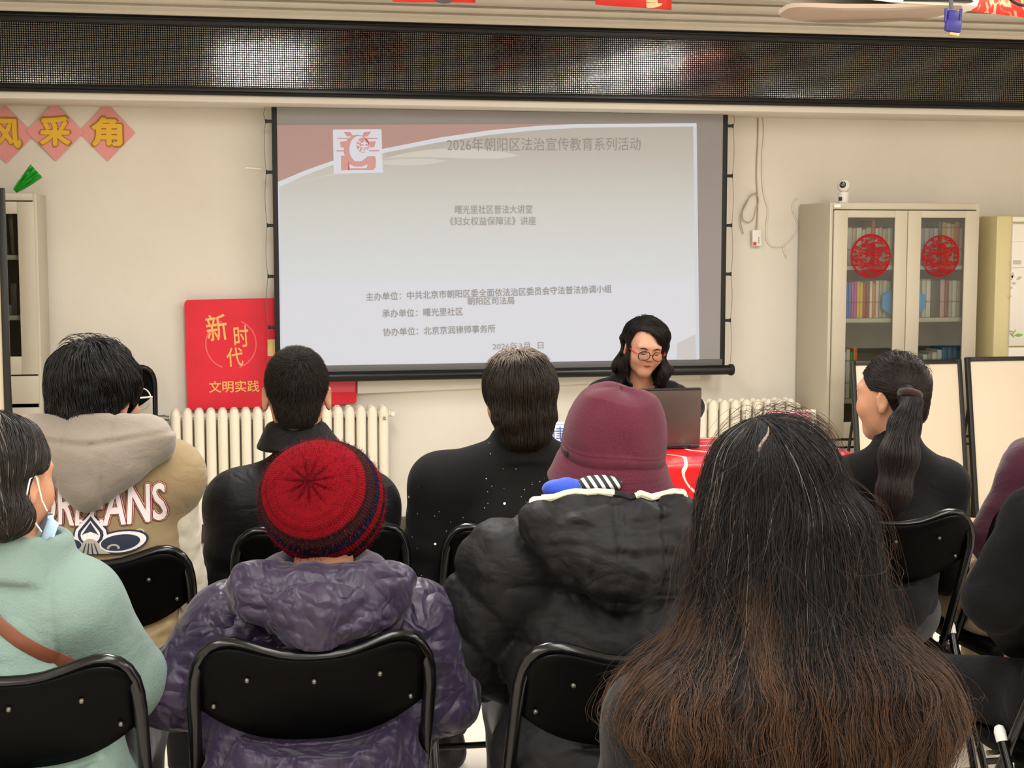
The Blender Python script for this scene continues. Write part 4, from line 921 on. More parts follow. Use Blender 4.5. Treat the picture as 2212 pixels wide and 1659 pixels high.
chair(0.262, 3.90, -0.02, 'black folding chair of the short-haired man in the black jacket')
chair(0.777, 3.845, -0.03, 'black folding chair of the woman in the black speckled sweater')
chair(1.77, 3.82, -0.12, 'black folding chair of the woman with the ponytail')
chair(px_x(1690, 1.72), 1.92, 0.0, 'black folding chair under the long-haired woman')
chair(1.905, 2.945, 0.03, 'black folding chair of the person in black at the edge of the audience')
chair(2.26, 3.86, 0.03, 'black folding chair of the person in burgundy')
fc = chair(at(338, 850, 7.68).x - 0.2125, 7.60, PI, 'folded black chair leaning on the wall beyond the tan hooded jacket', 'folded chairs by the wall')
def fold(o, piv, a): o.matrix_local = Matrix.Translation(piv) @ Matrix.Rotation(a, 4, 'X') @ Matrix.Translation(-Vector(piv)) @ o.matrix_local
for ch in [x for x in COL.objects if x.parent == fc]:
    k = ch.name.split('.')[0]
    if k == 'seat': fold(ch, (0, .02, .425), math.radians(-63))
    if k in ('rear_leg', 'rear_stretcher'): fold(ch, (0, .0, .45), math.radians(57.7))
fc.rotation_euler = (math.radians(-22), 0, PI); fc.location.z = 0.085
chair(at(1395, 800, 6.3).x, 6.36, PI, 'black folding chair of the lecturer behind the table')
# ------------------------------------------------------------------ people: one skin per body, clothes and hair as parts
def m_skin(name, c):
    g = G(name); n = g.noise(45, detail=4); g.bump(g.noise(260, detail=2), 0.08)
    k = lin(c); dark = tuple(x * f for x, f in zip(k[:3], (0.86, 0.78, 0.74))) + (1,)
    g.b.inputs['Subsurface Radius'].default_value = (0.010, 0.004, 0.002)
    return g.set(col=g.mix(g.math('MULTIPLY', n, 0.7), k, dark), rough=0.5, spec=0.4, sss=0.12)
M_SKIN = m_skin('skin', '#bb886b'); M_SKIN2 = m_skin('skin, lit face', '#c39176')  # second tone is the lecturer's slightly lighter skin
def m_cloth2(name, c, rough=0.85, weave=350.0, wb=0.25, fold=14.0, fb=0.0, sheen=0.2, c2=None, spec=0.15):
    g = G(name); n = g.noise(weave, detail=2); k = lin(c); d = lin(c2) if c2 else tuple(x * 0.72 for x in k[:3]) + (1,)
    v = g.noise(5, detail=4)
    bp = g.node('ShaderNodeBump'); bp.inputs['Strength'].default_value = wb; bp.inputs['Distance'].default_value = 0.004; g.link(n, bp.inputs['Height'])
    if fb:
        fn = g.noise(fold, g.scale((1, 1, 1.5)), detail=3, rough=.5, dist=.5); fr = g.math('ABSOLUTE', g.math('SUBTRACT', fn, .5))
        b2 = g.node('ShaderNodeBump'); b2.inputs['Strength'].default_value = min(1.0, fb * .55); b2.inputs['Distance'].default_value = 0.05; g.link(g.math('MINIMUM', fr, .16), b2.inputs['Height']); g.link(b2.outputs[0], bp.inputs['Normal'])
    g.link(bp.outputs[0], g.b.inputs['Normal'])
    return g.set(col=g.mix(v, d, k), rough=rough, spec=spec, sheen=sheen)
def rotm(yaw=0, pitch=0, roll=0):
    """columns are the head's own x, y (forward), z axes"""
    return np.array(Matrix.Rotation(yaw, 3, 'Z') @ Matrix.Rotation(-pitch, 3, 'X') @ Matrix.Rotation(roll, 3, 'Y'), np.float32)
def head_sdf(P, c, R, s, ears=True, wide=1.0):
    Q = ((P - np.asarray(c, np.float32)) @ R) / s; Q[:, 0] /= wide
    d = ell(Q, (0, -0.012, 0.033), (0.075, 0.094, 0.086))
    d = smin(d, ell(Q, (0, 0.028, -0.028), (0.066, 0.066, 0.084)), 0.03)
    d = smin(d, cone(Q, (0, 0.040, -0.078), (0, 0.060, -0.096), 0.050, 0.030), 0.03)
    d = smin(d, ell(Q, (0, 0.0765, 0.030), (0.052, 0.014, 0.014)), 0.03)
    for x in (-1, 1):
        d = smin(d, ell(Q, (x * 0.038, 0.064, -0.026), (0.026, 0.022, 0.026)), 0.03)                  # cheek
        d = smax(d, -ell(Q, (x * 0.031, 0.1025, 0.008), (0.019, 0.014, 0.010)), 0.016)                   # socket
        d = smin(d, ell(Q, (x * 0.031, 0.0775, 0.006), (0.0150, 0.0125, 0.0105)), 0.006)              # lidded eye
    d = smin(d, cone(Q, (0, 0.086, 0.010), (0, 0.1035, -0.022), 0.006, 0.009), 0.014)
    for x in (-1, 1): d = smin(d, ell(Q, (x * 0.0105, 0.094, -0.026), (0.007, 0.009, 0.006)), 0.006)
    d = smin(d, ell(Q, (0, 0.0865, -0.0515), (0.0185, 0.0085, 0.0042)), 0.006)
    d = smin(d, ell(Q, (0, 0.0858, -0.0595), (0.0155, 0.009, 0.005)), 0.006)
    if ears:
        for x in (-1, 1):
            E = Q - np.array([x * 0.079, -0.010, -0.008], np.float32)
            a = 0.5 * x; E2 = np.stack([E[:, 0] * math.cos(a) - E[:, 1] * math.sin(a), E[:, 0] * math.sin(a) + E[:, 1] * math.cos(a), E[:, 2]], 1)
            e = ell(E2, (0, 0, 0.004), (0.0075, 0.019, 0.030)); e = smin(e, ell(E2, (0, 0.004, -0.024), (0.006, 0.009, 0.012)), 0.008)
            e = smax(e, -ell(E2, (x * 0.008, 0.003, 0.004), (0.006, 0.011, 0.019)), 0.004)
            d = smin(d, e, 0.006)
    return d * s
def hand_sdf(P, w, dirv, side, up=(0, 0, 1), curl=0.5):
    """relaxed hand from the wrist w along dirv; five bent fingers of their own lengths, thumb off the side"""
    f = np.asarray(dirv, float); f /= np.linalg.norm(f); u = np.asarray(up, float); u = u - f * (u @ f); u /= np.linalg.norm(u); r = np.cross(f, u) * side
    w = np.asarray(w, float)
    d = chain(P, [w, w + f * .03, w + f * .075], [.026, .030, .033], .01)
    pts = w + f * .05
    d = smin(d, cone(P, w + f * .045 - r * .02, w + f * .08 - r * .024, .017, .013), .012)
    d = smin(d, cone(P, w + f * .045 + r * .02, w + f * .08 + r * .024, .017, .013), .012)
    for k, (o, L) in enumerate(((-.030, .058), (-.0105, .072), (.0105, .078), (.030, .070))):
        a = w + f * (.083 - abs(o) * .25) + r * o; b_ = a + f * L * .5 * math.cos(curl * .5) - u * L * .5 * math.sin(curl * .5); c = b_ + f * L * .5 * math.cos(curl * 1.6) - u * L * .5 * math.sin(curl * 1.6)
        d = smin(d, smin(cone(P, a, b_, .0092, .0085), cone(P, b_, c, .0085, .0072), .004), .005)
    a = w + f * .025 + r * .026; b_ = a + f * .03 + r * .022 - u * .008; c = b_ + f * .03 + r * .006 - u * .006
    d = smin(d, smin(cone(P, a, b_, .0125, .0105), cone(P, b_, c, .0105, .0085), .005), .008)
    return d

class Fig:
    def __init__(s, label, X, Y, rz=0.0, head=None, hs=0.95, yaw=0.0, pitch=0.0, roll=0.0, sh=None, chest=None, waist=0.15, depth=0.115, elbow=None, wrist=None, knees=None, arm=0.052, skin=None, neck=0.052, legs=True, nape=None, seat=0.46, wide=1.0):
        s.wide = wide
        """head: world centre of the head; sh: world shoulder joints (picture side -x, +x); the rest in the figure's own axes"""
        s.root = thing('person', label, 'person', (X, Y, 0), rz)
        s.M = Matrix.Translation((X, Y, 0)) @ Matrix.Rotation(rz, 4, 'Z'); s.I = s.M.inverted()
        L = lambda p: np.array(s.I @ Vector(p), np.float32)
        s.L = L; s.head = L(head); s.R = rotm(yaw, pitch, roll); s.hs = hs; s.sh = [L(p) for p in sh]; s.skin = skin or M_SKIN
        mid = (s.sh[0] + s.sh[1]) / 2; s.mid = mid
        s.sw = float(np.linalg.norm(s.sh[1] - s.sh[0])) / 2
        s.pel = np.array([0, -0.055, seat + .085], np.float32); s.depth = depth; s.waist = waist
        s.chest = np.array(chest, np.float32) if chest is not None else np.array([mid[0], mid[1] + .015, mid[2] - 0.14], np.float32)
        s.neck = np.array(nape, np.float32) if nape is not None else mid + np.array([0, 0.0, 0.10], np.float32)
        s.el = [np.array(e, np.float32) for e in elbow] if elbow else [np.array([q[0] * 1.12 + (-1, 1)[i] * .03, q[1] + 0.05, q[2] - .27], np.float32) for i, q in enumerate(s.sh)]
        s.wr = [np.array(e, np.float32) for e in wrist] if wrist else [np.array([(-1, 1)[i] * .085, 0.26, seat + .19], np.float32) for i in (0, 1)]
        s.kn = [np.array(k, np.float32) for k in knees] if knees else [np.array([-.13, .40, seat + .07]), np.array([.13, .40, seat + .07])]
        s.arm = arm; s.nr = neck; s.legs = legs; s.seat = seat
    def sit(s, X, Y, rz):
        """the chair under the figure: nothing of the body or clothes may run through its back, rail, tubes or seat"""
        A = (Matrix.Translation((X, Y, 0)) @ Matrix.Rotation(rz, 4, 'Z')).inverted() @ s.M; s.CR = np.array(A.to_3x3(), np.float32).T; s.CT = np.array(A.translation, np.float32); return s
    def gap(s, P, d, e=0.0):
        if not hasattr(s, 'CR'): return d
        q = P @ s.CR + s.CT; ax = np.abs(q[:, 0]); yl = -.181 + (.745 - q[:, 2]) * .5539
        u = np.clip(ax / .203, 0, 1); zt = np.interp(ax, [0, .06, .115, .15, .18, .2], [.812, .816, .832, .838, .832, .81]); bow = .028 * (1 - u * u)
        back = np.maximum(np.maximum(ax - .216, q[:, 2] - zt - .012), np.maximum(.618 + .07 * u ** 2.6 - q[:, 2], q[:, 1] - (yl - bow + .016)))
        seat = np.maximum(np.maximum(ax - .198, np.abs(q[:, 1] - .025) - .206), np.maximum(q[:, 2] - .4475, .36 - q[:, 2]))
        m = np.stack([ax, q[:, 1], q[:, 2]], 1)
        tube = cone(m, (.2125, -.185, .755), (.2125, .225, .012), .0165, .0165); rail = chain(m, [(0, -.222, .812), (.06, -.219, .816), (.115, -.211, .832), (.15, -.205, .838), (.18, -.199, .831), (.205, -.193, .80), (.2125, -.185, .755)], [.0165] * 7, .002)
        leg = cone(m, (.233, -.008, .482), (.233, -.285, .012), .016, .015)
        return smax(d, -np.minimum(np.minimum(np.minimum(back, seat), np.minimum(tube, rail)), leg) + e, .004)
    # building blocks, grown by g
    def torso(s, P, g=0.0, k=0.06):
        d = ell(P, s.pel, (s.waist + .03 + g, .125 + g, .125 + g))
        m = (s.pel + s.chest) / 2
        d = smin(d, ell(P, m, (s.waist + g, s.depth + g, .17 + g)), k)
        d = smin(d, ell(P, s.chest, (s.sw * .93 + g, s.depth + .008 + g, .165 + g)), k)
        d = smin(d, cone(P, s.sh[0], s.sh[1], .055 + g, .055 + g), .05)
        for q in s.sh: d = smin(d, cone(P, s.neck - [0, 0, .01], q, .05 + g * .6, .05 + g), .05)
        return d
    def arms(s, P, g=0.0, only=None, forearm=True):
        d = None
        for i in (0, 1):
            if only is not None and i != only: continue
            a = cone(P, s.sh[i], s.el[i], s.arm + .006 + g, s.arm - .006 + g)
            if forearm: a = smin(a, cone(P, s.el[i], s.wr[i], s.arm - .006 + g, .036 + g), .03)
            d = a if d is None else smin(d, a, .01)
        return d
    def legs_sdf(s, P, g=0.0):
        d = ell(P, s.pel - [0, -.01, .015], (s.waist + .035 + g, .13 + g, .10 + g))
        for i in (0, 1):
            h = s.pel + np.array([(-.085, .085)[i], .03, -.015], np.float32); k = s.kn[i]; a = np.array([k[0] * 1.0, k[1] - .02, .10], np.float32)
            a = s.ank[i] if hasattr(s, 'ank') else a
            d = smin(d, cone(P, h, k, .088 + g, .062 + g), .05)
            d = smin(d, cone(P, k, a, .060 + g, .046 + g), .03)
        return d
    def body(s, h=0.006, mfn=None, mats=None, face=True):
        def f(P):
            d = s.torso(P, -.022)
            d = smin(d, cone(P, s.neck - [0, 0, .03], s.head + s.R @ np.array([0, -.018, -.045], np.float32), s.nr + .004, s.nr), .035)
            d = smin(d, head_sdf(P, s.head, s.R, s.hs, True, s.wide), .012)
            d = smin(d, s.arms(P, -.014), .03)
            for i in (0, 1):
                v = s.wr[i] - s.el[i]; v = v / np.linalg.norm(v)
                d = smin(d, hand_sdf(P, s.wr[i] + v * .01, v + np.array([0, .35, -.15]), (-1, 1)[i] * -1.0), .012)
            if s.legs:
                d = smin(d, s.legs_sdf(P, -.012), .03)
                for i in (0, 1):
                    k = s.kn[i]; a = s.ank[i] if hasattr(s, 'ank') else np.array([k[0], k[1] - .02, .10])
                    d = smin(d, chain(P, [a, a + [0, 0, -.055], a + [0, .13, -.066]], [.036, .036, .026], .02), .02)
            return s.gap(P, d, .009)
        lo, hi = s.bounds(.06)
        o = sdf_mesh('body', f, lo, hi, h, mats or s.skin, s.root, mfn); return o
    def bounds(s, m=0.1):
        pts = [s.head + [0, 0, .13], s.head - [0, .1, .1], s.head + [0, .13, 0]] + s.sh + s.el + s.wr + [w + [0, .16, 0] for w in s.wr] + [s.pel - [.2, .15, .12], s.pel + [.2, .15, 0]]
        if s.legs:
            pts += [k + [.08 * q, .1, .08] for k in s.kn for q in (-1, 1)] + [np.array([k[0], k[1] + .2, 0.0]) for k in s.kn]
            if hasattr(s, 'ank'): pts += [a + [0, .2, -.1] for a in s.ank]
        P = np.array(pts, np.float32); return P.min(0) - m, P.max(0) + m
    def cloth_bounds(s, m=.14):
        P = np.array(s.sh + s.el + s.wr + [s.pel - [.24, .2, .14], s.pel + [.24, .2, 0], s.neck + [0, 0, .1]], np.float32); return P.min(0) - m, P.max(0) + m
    def part(s, name, f, m, h=0.006, lo=None, hi=None, post=None, mfn=None, label=None):
        if lo is None: lo, hi = s.cloth_bounds()
        o = sdf_mesh(name, (lambda P: s.gap(P, f(P))), lo, hi, h, m, s.root, mfn, post)
        if label: o['label'] = label
        return o
    def trousers(s, m, g=0.012, h=0.008):
        lo, hi = s.bounds(.06); hi = hi.copy(); hi[2] = s.seat + .26
        return s.part('trousers', lambda P: smax(smax(s.legs_sdf(P, g) + .003 * vnoise(P, 14, 5), .115 - P[:, 2], .01), P[:, 2] - s.seat - .19, .01), m, h, lo, hi)
    def shoes(s, m):
        for i in (0, 1):
            k = s.kn[i]; a = s.ank[i] if hasattr(s, 'ank') else np.array([k[0], k[1] - .02, .10], np.float32)
            f = lambda P: smax(smin(chain(P, [a + [0, -.02, -.045], a + [0, .06, -.058], a + [0, .15, -.068]], [.047, .045, .034], .03), cone(P, a + [0, -.01, -.03], a + [0, -.01, 0.0], .046, .046), .03), .002 - P[:, 2], .006)
            s.part('shoe', f, m, .007, a - [.1, .12, .14], a + [.1, .24, .1])
def grad(f, P, e=0.002):
    g = np.stack([f(P + np.array(v, np.float32) * e) - f(P - np.array(v, np.float32) * e) for v in ((1, 0, 0), (0, 1, 0), (0, 0, 1))], 1)
    return g / np.maximum(np.linalg.norm(g, axis=1, keepdims=True), 1e-6)
def comb(f, roots, dirf, step, n, lift, rng, jitter=0.25, wave=0.0, stay=1.0, lens=None):
    """hairs that run over the surface of f: every step follows dirf in the tangent plane, then is pulled back to its own lift"""
    N = len(roots); P = roots.astype(np.float32); out = [P]; ph = rng.uniform(0, 6.28, N).astype(np.float32); jit = rng.normal(0, jitter, (N, 3)).astype(np.float32)
    lift = np.asarray(lift, np.float32) * np.ones(N, np.float32); L = np.ones(N, np.float32) if lens is None else lens.astype(np.float32)
    for i in range(n - 1):
        nn = grad(f, P); d = dirf(P, i / (n - 1)) + jit * (0.4 + 0.6 * i / n)
        d = d - nn * (np.sum(d * nn, 1, keepdims=True)) * stay; d /= np.maximum(np.linalg.norm(d, axis=1, keepdims=True), 1e-6)
        if wave:
            side = np.cross(d, nn); d = d + side * (wave * np.sin(ph + i * 0.9))[:, None]
        P = P + d * step * L[:, None]
        q = f(P); P = P - nn * ((q - lift * min(1, (i + 1) / 4)) * stay)[:, None]
        out.append(P)
    return np.stack(out, 1)
def m_hair(name, root, tip, rough=0.42, grey=0.0, spec=0.28, tip_at=0.75, greyc='#a39c94'):
    g = G(name); hi = g.node('ShaderNodeHairInfo')
    c = g.ramp(hi.outputs['Intercept'], [(0.05, root), (tip_at, tip)])
    c = g.mix(g.math('MULTIPLY', g.math('POWER', hi.outputs['Random'], 2.0), 0.6), c, g.mix(1.0, c, (2.4, 2.3, 2.2, 1), 'MULTIPLY'))
    if grey: c = g.mix(g.math('GREATER_THAN', hi.outputs['Random'], 1 - grey), c, greyc)
    return g.set(col=c, rough=rough, spec=spec)
M_HBASE = mat('dark hair mass', '#0c0908', 0.55, spec=0.25, var=0.3, vscale=60, stretch=(3, 3, .5), bump=.3, bscale=180)
def surf_points(f, lo, hi, n, rng, keep=None):
    """n random points on the surface of f"""
    out = []
    tot = 0
    while tot < n:
        P = rng.uniform(lo, hi, (n * 6, 3)).astype(np.float32); d = f(P); m = np.abs(d) < 0.03; P = P[m]
        for _ in range(3): P = P - grad(f, P) * f(P)[:, None]
        P = P[np.abs(f(P)) < 0.002]
        if keep is not None: P = P[keep(P)]
        out.append(P); tot += len(P)
    P = np.concatenate(out); rng.shuffle(P); return P[:n]

def hood(P, L, R, B, r, t=.03, k=.05):
    """a hood lying on the back: a rolled rim from L to R and a bag hanging to B"""
    L, R, B = [np.asarray(q, np.float32) for q in (L, R, B)]; c = (L + R + B * 1.3) / 3.3
    d = cone(P, L, R, r, r); d = smin(d, cone(P, L, B, r * .9, r * .8), k); d = smin(d, cone(P, R, B, r * .9, r * .8), k)
    return smin(d, ell(P, c, (abs(R[0] - L[0]) * .42, t + r, abs(L[2] - B[2]) * .55)), k)
def ray_back(bvh, x, z, y0=-1.2):
    h = bvh.ray_cast(Vector((x, y0, z)), Vector((0, 1, 0))); return None if h[0] is None else h[0]
def bvh_of(*os):
    V, Fc = [], []
    for o in os:
        n = len(V); V += [v.co.copy() for v in o.data.vertices]; Fc += [tuple(i + n for i in p.vertices) for p in o.data.polygons]
    return BVHTree.FromPolygons(V, Fc)
def drape(name, me, bvh, F, c, ang, m, off=.003, cut=.012):
    """lay a flat mesh (x, y) on the back of a garment at c, turned by ang"""
    bm = bmesh.new(); bm.from_mesh(me); bmesh.ops.triangulate(bm, faces=bm.faces)
    for _ in range(5):
        E = [e for e in bm.edges if e.calc_length() > cut]
        if not E: break
        bmesh.ops.subdivide_edges(bm, edges=E, cuts=1)
    ca, sa = math.cos(ang), math.sin(ang)
    for v in bm.verts:
        x, z = v.co.x * ca - v.co.y * sa + c[0], v.co.x * sa + v.co.y * ca + c[2]; h = ray_back(bvh, x, z)
        v.co = Vector((x, (h.y if h else c[1]) - off - v.co.z, z))
    bm.to_mesh(me); bm.free()
    return link_mesh(name, me, m, F.root, smooth=False)
def flatmesh(polys):
    b = MB()
    for pl in polys: n = len(b.v); b.v += [(x, y, 0) for x, y in pl]; b.f.append(tuple(range(n, n + len(pl))))
    me = bpy.data.meshes.new('patch'); me.from_pydata(b.v, [], b.f); return me
def fit_text(body, w, h, bold=0.0):
    me = text_mesh(body, 1.0); co = np.empty(len(me.vertices) * 3, np.float32); me.vertices.foreach_get('co', co); co = co.reshape(-1, 3); lo, hi = co.min(0), co.max(0)
    kx, ky = w / (hi[0] - lo[0]), h / (hi[1] - lo[1])
    bm = bmesh.new()
    for q, (dx, dy) in enumerate([(0, 0)] if not bold else [(bold * math.cos(a), bold * math.sin(a)) for a in np.linspace(0, 2 * PI, 9)[:-1]]):
        T = Matrix.Translation((dx, dy, q * .00012)) @ Matrix.Diagonal((kx, ky, 1, 1)) @ Matrix.Translation((-lo[0], -lo[1], 0)); m2 = me.copy(); m2.transform(T); bm.from_mesh(m2); bpy.data.meshes.remove(m2)
    bm.to_mesh(me); bm.free(); return me
RNG = np.random.default_rng(11)
def ridged(P, sc, seed=0, stretch=(1, 1, 1)):
    n = vnoise(P * np.array(stretch, np.float32), sc, seed, 2); return 1 - 2 * np.abs(np.clip(n, -1, 1))
def headbox(F, m=.09, down=.0):
    return F.head - np.array([.14 + m, .14 + m, .14 + m + down], np.float32), F.head + np.array([.14 + m, .14 + m, .14 + m], np.float32)
def HQ(F, P): return ((P - F.head) @ F.R) / F.hs / np.array([F.wide, 1, 1], np.float32)
def zcut(y, pts): return np.interp(y, [p[0] for p in pts], [p[1] for p in pts])
M_TR = m_cloth2('black trousers', '#17171a', 0.9); M_JEAN = m_cloth2('dark navy trousers', '#22242e', 0.9); M_SHOE = mat('dark shoe leather', '#18161a', 0.45, var=.2, vscale=20)
M_DKHAIR = m_hair('black hair', '#070606', '#0d0a09')

def crumple(P, sc, seed=0, stretch=(1, 1, 1)):
    """sharp folded creases, 0 in a crease to 1 on a facet"""
    n = vnoise(P * np.array(stretch, np.float32) + .35 * vnoise(P, sc * .6, seed + 7, 1)[:, None] / sc, sc, seed, 1); m = vnoise(P * np.array(stretch, np.float32)[[1, 2, 0]], sc * 1.35, seed + 3, 1)
    return 1 - np.minimum(np.abs(n), np.abs(m)) * 2.2
# ---- short-haired man in a black jacket
F = Fig('man with cropped dark hair in a black stand-collar jacket, seen from behind', px_x(645, 3.880), 3.90, -0.05, head=at(641, 852, 3.880), hs=1.0, pitch=.08, sh=(at(520, 1092, 3.870), at(786, 1094, 3.870)), waist=.15, depth=.11, )
F.sit(0.262, 3.90, -0.02); F.body()
M_BJ = m_cloth2('matt black nylon', '#0d0d0f', 0.6, 500, .18, 11, .5, .03)
cc_ = F.L(at(643, 940, 3.875)) + np.array([0, .004, 0], np.float32)
def f(P):
    d = smin(F.torso(P, .03), F.arms(P, .026), .03)
    d = d + .007 * (ridged(P, 9, 3, (1, 1, 1.6)) - .4) * np.clip((F.mid[2] - .02 - P[:, 2]) / .1, 0, 1)
    d = d - .006 * np.cos((P[:, 2] - F.mid[2]) * 62) * np.clip((F.mid[2] - .10 - P[:, 2]) / .1, 0, 1)
    q = P - cc_; rr = np.sqrt((q[:, 0] / 1.14) ** 2 + q[:, 1] ** 2) - (.082 - q[:, 2] * .50 + .003 * np.sin(q[:, 0] * 70))
    d = smin(d, smax(rr, np.abs(q[:, 2]) - .036, .014), .016)
    d = smax(d, -smax(rr + .018, -.010 - q[:, 2], .008), .008)          # hollow round the neck
    return smax(d, F.seat - .07 - P[:, 2], .02)
F.part('jacket', f, M_BJ)
F.trousers(M_TR); F.shoes(M_SHOE)
HL = [(-.12, -.088), (-.06, -.085), (-.038, -.03), (-.02, .012), (.03, .02), (.07, .075), (.12, .09)]
def fh(P):
    Q = HQ(F, P); d = ell(Q, (0, -.012, .033), (.0795, .099, .0905)); d = smin(d, ell(Q, (0, -.055, -.045), (.052, .035, .05)), .03)
    return smax(d, zcut(Q[:, 1], HL) - Q[:, 2], .006) * F.hs
lo, hi = headbox(F, 0); hr = F.part('hair', fh, mat('cropped hair mass', '#0e0c0b', 0.85, spec=.06, var=.45, vscale=160, bump=.5, bscale=600), .0045, lo, hi)
W = F.head + F.R @ np.array([.012, -.085, .085], np.float32) * F.hs
roots = surf_points(fh, lo, hi, 9000, RNG, lambda P: HQ(F, P)[:, 2] > zcut(HQ(F, P)[:, 1], HL) + .004)
def df(P, t):
    v = P - W; v /= np.maximum(np.linalg.norm(v, axis=1, keepdims=True), 1e-5); return v + np.array([.25, 0, -.3], np.float32) + .3 * np.cross(v, np.array([0, -1, 0.5], np.float32))
S = comb(fh, roots, df, .004, 5, RNG.uniform(.001, .006, len(roots)), RNG, .5)
strands('hair_strands', list(S), .00028, m_hair('cropped hair', '#171310', '#221b16', grey=.0, rough=.6, spec=.2), hr)
# ---- the lecturer behind the table
SPX = 1393; SPY = 6.02
F = Fig('woman with glasses and wavy dark hair reading from a laptop behind the red table', at(SPX, 800, SPY).x, SPY + .16, PI, head=at(1391, 751, SPY), hs=.895, wide=1.06, yaw=.02, pitch=.28, roll=-.09,
        sh=(at(1446, 862, SPY + .10), at(1304, 858, SPY + .10)), waist=.13, depth=.10, neck=.048, arm=.046, skin=M_SKIN2,
        elbow=[(-.22, .10, .84), (.22, .10, .84)], wrist=[(-.09, .29, .83), (.09, .29, .83)], knees=[(-.12, .34, .53), (.12, .34, .53)])
F.sit(at(1395, 800, 6.3).x, 6.36, PI); bd = F.body(.0042, None, [M_SKIN2])
M_LIP = m_skin('lips', '#9a5148')
M_BLZ = m_cloth2('navy velvet', '#0c0d1c', 0.8, 300, .2, 14, .4, .12)
F.part('blouse', lambda P: smax(F.torso(P, -.008), np.where(P[:, 1] > F.mid[1] + .02, P[:, 2] - (F.mid[2] - .085), P[:, 2] - F.mid[2] + .06), .01), mat('black top', '#101012', .8), .006)
def f(P):
    d = smin(F.torso(P, .012), F.arms(P, .014), .03) + .004 * ridged(P, 14, 3)
    q = P - F.neck; v = smax(np.abs(q[:, 0]) - np.interp(q[:, 2], [-.3, -.16, -.02], [.01, .045, .075]), -q[:, 1] - .01, .01)   # open front
    back = np.sqrt(q[:, 0] ** 2 + q[:, 1] ** 2) - .068
    d = smax(d, -smin(v, smax(back, -q[:, 2] - .03), .02), .008); return smax(d, F.seat - .05 - P[:, 2], .02)
F.part('blazer', f, M_BLZ)
F.trousers(M_TR); F.shoes(M_SHOE)
Rm, Hc = F.R, F.head
def hp(x, y, z): return Hc + (Rm @ np.array([x, y, z], np.float32)) * F.hs
def head_bvh(o): 
    return BVHTree.FromPolygons([v.co for v in o.data.vertices], [tuple(p.vertices) for p in o.data.polygons])
bv = head_bvh(bd)
def onface(x, z, off=.0006):
    o_ = Vector(hp(x, .2, z)); dr = Vector(Rm @ np.array([0, -1, 0], np.float32)); h = bv.ray_cast(o_, dr); return (h[0] - dr * off) if h[0] is not None else Vector(hp(x, .085, z))
M_BROW = mat('brow hair', '#2a1d18', .8); M_LASH = mat('lash line', '#1a1210', .7)
for sx in (-1, 1):
    b = MB(); b.tube([onface(sx * x, z) for x, z in ((.014, .0225), (.022, .0265), (.032, .0285), (.042, .0265), (.049, .021))], [.0012, .0026, .0030, .0024, .0010], 6, flat=1.0); b.build('eyebrow', M_BROW, F.root)
    b = MB(); b.tube([onface(sx * x, z) for x, z in ((.019, .0015), (.025, -.0015), (.032, -.0025), (.039, -.001), (.0455, .003))], [.0006, .0015, .0018, .0016, .0008], 6); b.build('eyelashes', M_LASH, F.root)
lx = np.linspace(-.0205, .0205, 19); up = [-.0562 + (.0062 * (1 - (abs(x) / .0205) ** 1.8)) - .0016 * math.exp(-(x / .004) ** 2) for x in lx]; lo_ = [-.0562 - .0075 * (1 - (abs(x) / .0205) ** 2.2) for x in lx]
b = MB(); b.grid([[onface(x, zl + (zu - zl) * v, .0004 + .0006 * math.sin(PI * v)) for x, zu, zl in zip(lx, up, lo_)] for v in np.linspace(0, 1, 9)]); b.build('lips', M_LIP, F.root, sharp=None)
b = MB(); b.tube([onface(x, -.0566 + .0010 * math.cos(x * 160) - .12 * abs(x) ** 1.5 * .2, .0012) for x in np.linspace(-.0195, .0195, 13)], [.0003] + [.0007] * 11 + [.0003], 6); b.build('mouth_line', mat('lip line', '#6e3831', .6), F.root)
b = MB()
for sx in (-1, 1): b.lathe([(0, -.0012), (.003, -.0008), (.003, .0008), (0, .0012)], tuple(hp(sx * .0065, .1005, -.0315)), 10)
b.build('nostrils', mat('nostril shade', '#5e332a', .8), F.root)  # dark discs stand in for the shade inside the nostrils
# glasses: dark rims, red temples, clear lenses
M_RIM = mat('dark brown rims', '#2a1714', .25); M_TMP = mat('red temples', '#c0303a', .3)
gl = sub('glasses', F.root, 'brown-rimmed glasses with red temples')
yg = .118
for sx in (-1, 1):
    ring = [hp(sx * (.0335 + .0265 * math.copysign(abs(math.cos(a)) ** .8, math.cos(a))), yg - .004 * ((.0335 + .0265 * math.cos(a)) / .06) ** 2 * 2, -.001 + .0205 * math.copysign(abs(math.sin(a)) ** .85, math.sin(a)) - .003 * math.cos(a)) for a in np.linspace(0, 2 * PI, 36)[:-1]]
    b = MB(); b.tube(ring, .0021, 8, closed=True); b.build('rim', M_RIM, gl)
    b = MB(); b.add([sum((Vector(p) for p in ring), Vector()) / 35] + ring, [(0, i + 1, (i + 1) % 35 + 1) for i in range(35)]); b.build('lens', M_GLASS, gl, smooth=False)
    b = MB(); b.tube([hp(sx * .060, yg - .009, .006), hp(sx * .070, yg - .015, .007), hp(sx * .077, .08, .006), hp(sx * .080, .02, .003), hp(sx * .079, -.012, .0), hp(sx * .078, -.022, -.012)], [.002, .0024, .0022, .002, .002, .0014], 8); b.build('temple', M_TMP, gl)
b = MB(); b.tube([hp(-.0075, yg - .001, .003), hp(0, yg + .002, .006), hp(.0075, yg - .001, .003)], .0016, 8); b.build('bridge', M_RIM, gl)
# earring
b = MB(); p = hp(.084, -.008, -.035); b.lathe([(0, -.0035), (.003, -.002), (.0035, 0), (.003, .002), (0, .0035)], tuple(p), 10); b.build('earring', mat('gold earring', '#d8a850', .25, 1.0), F.root)
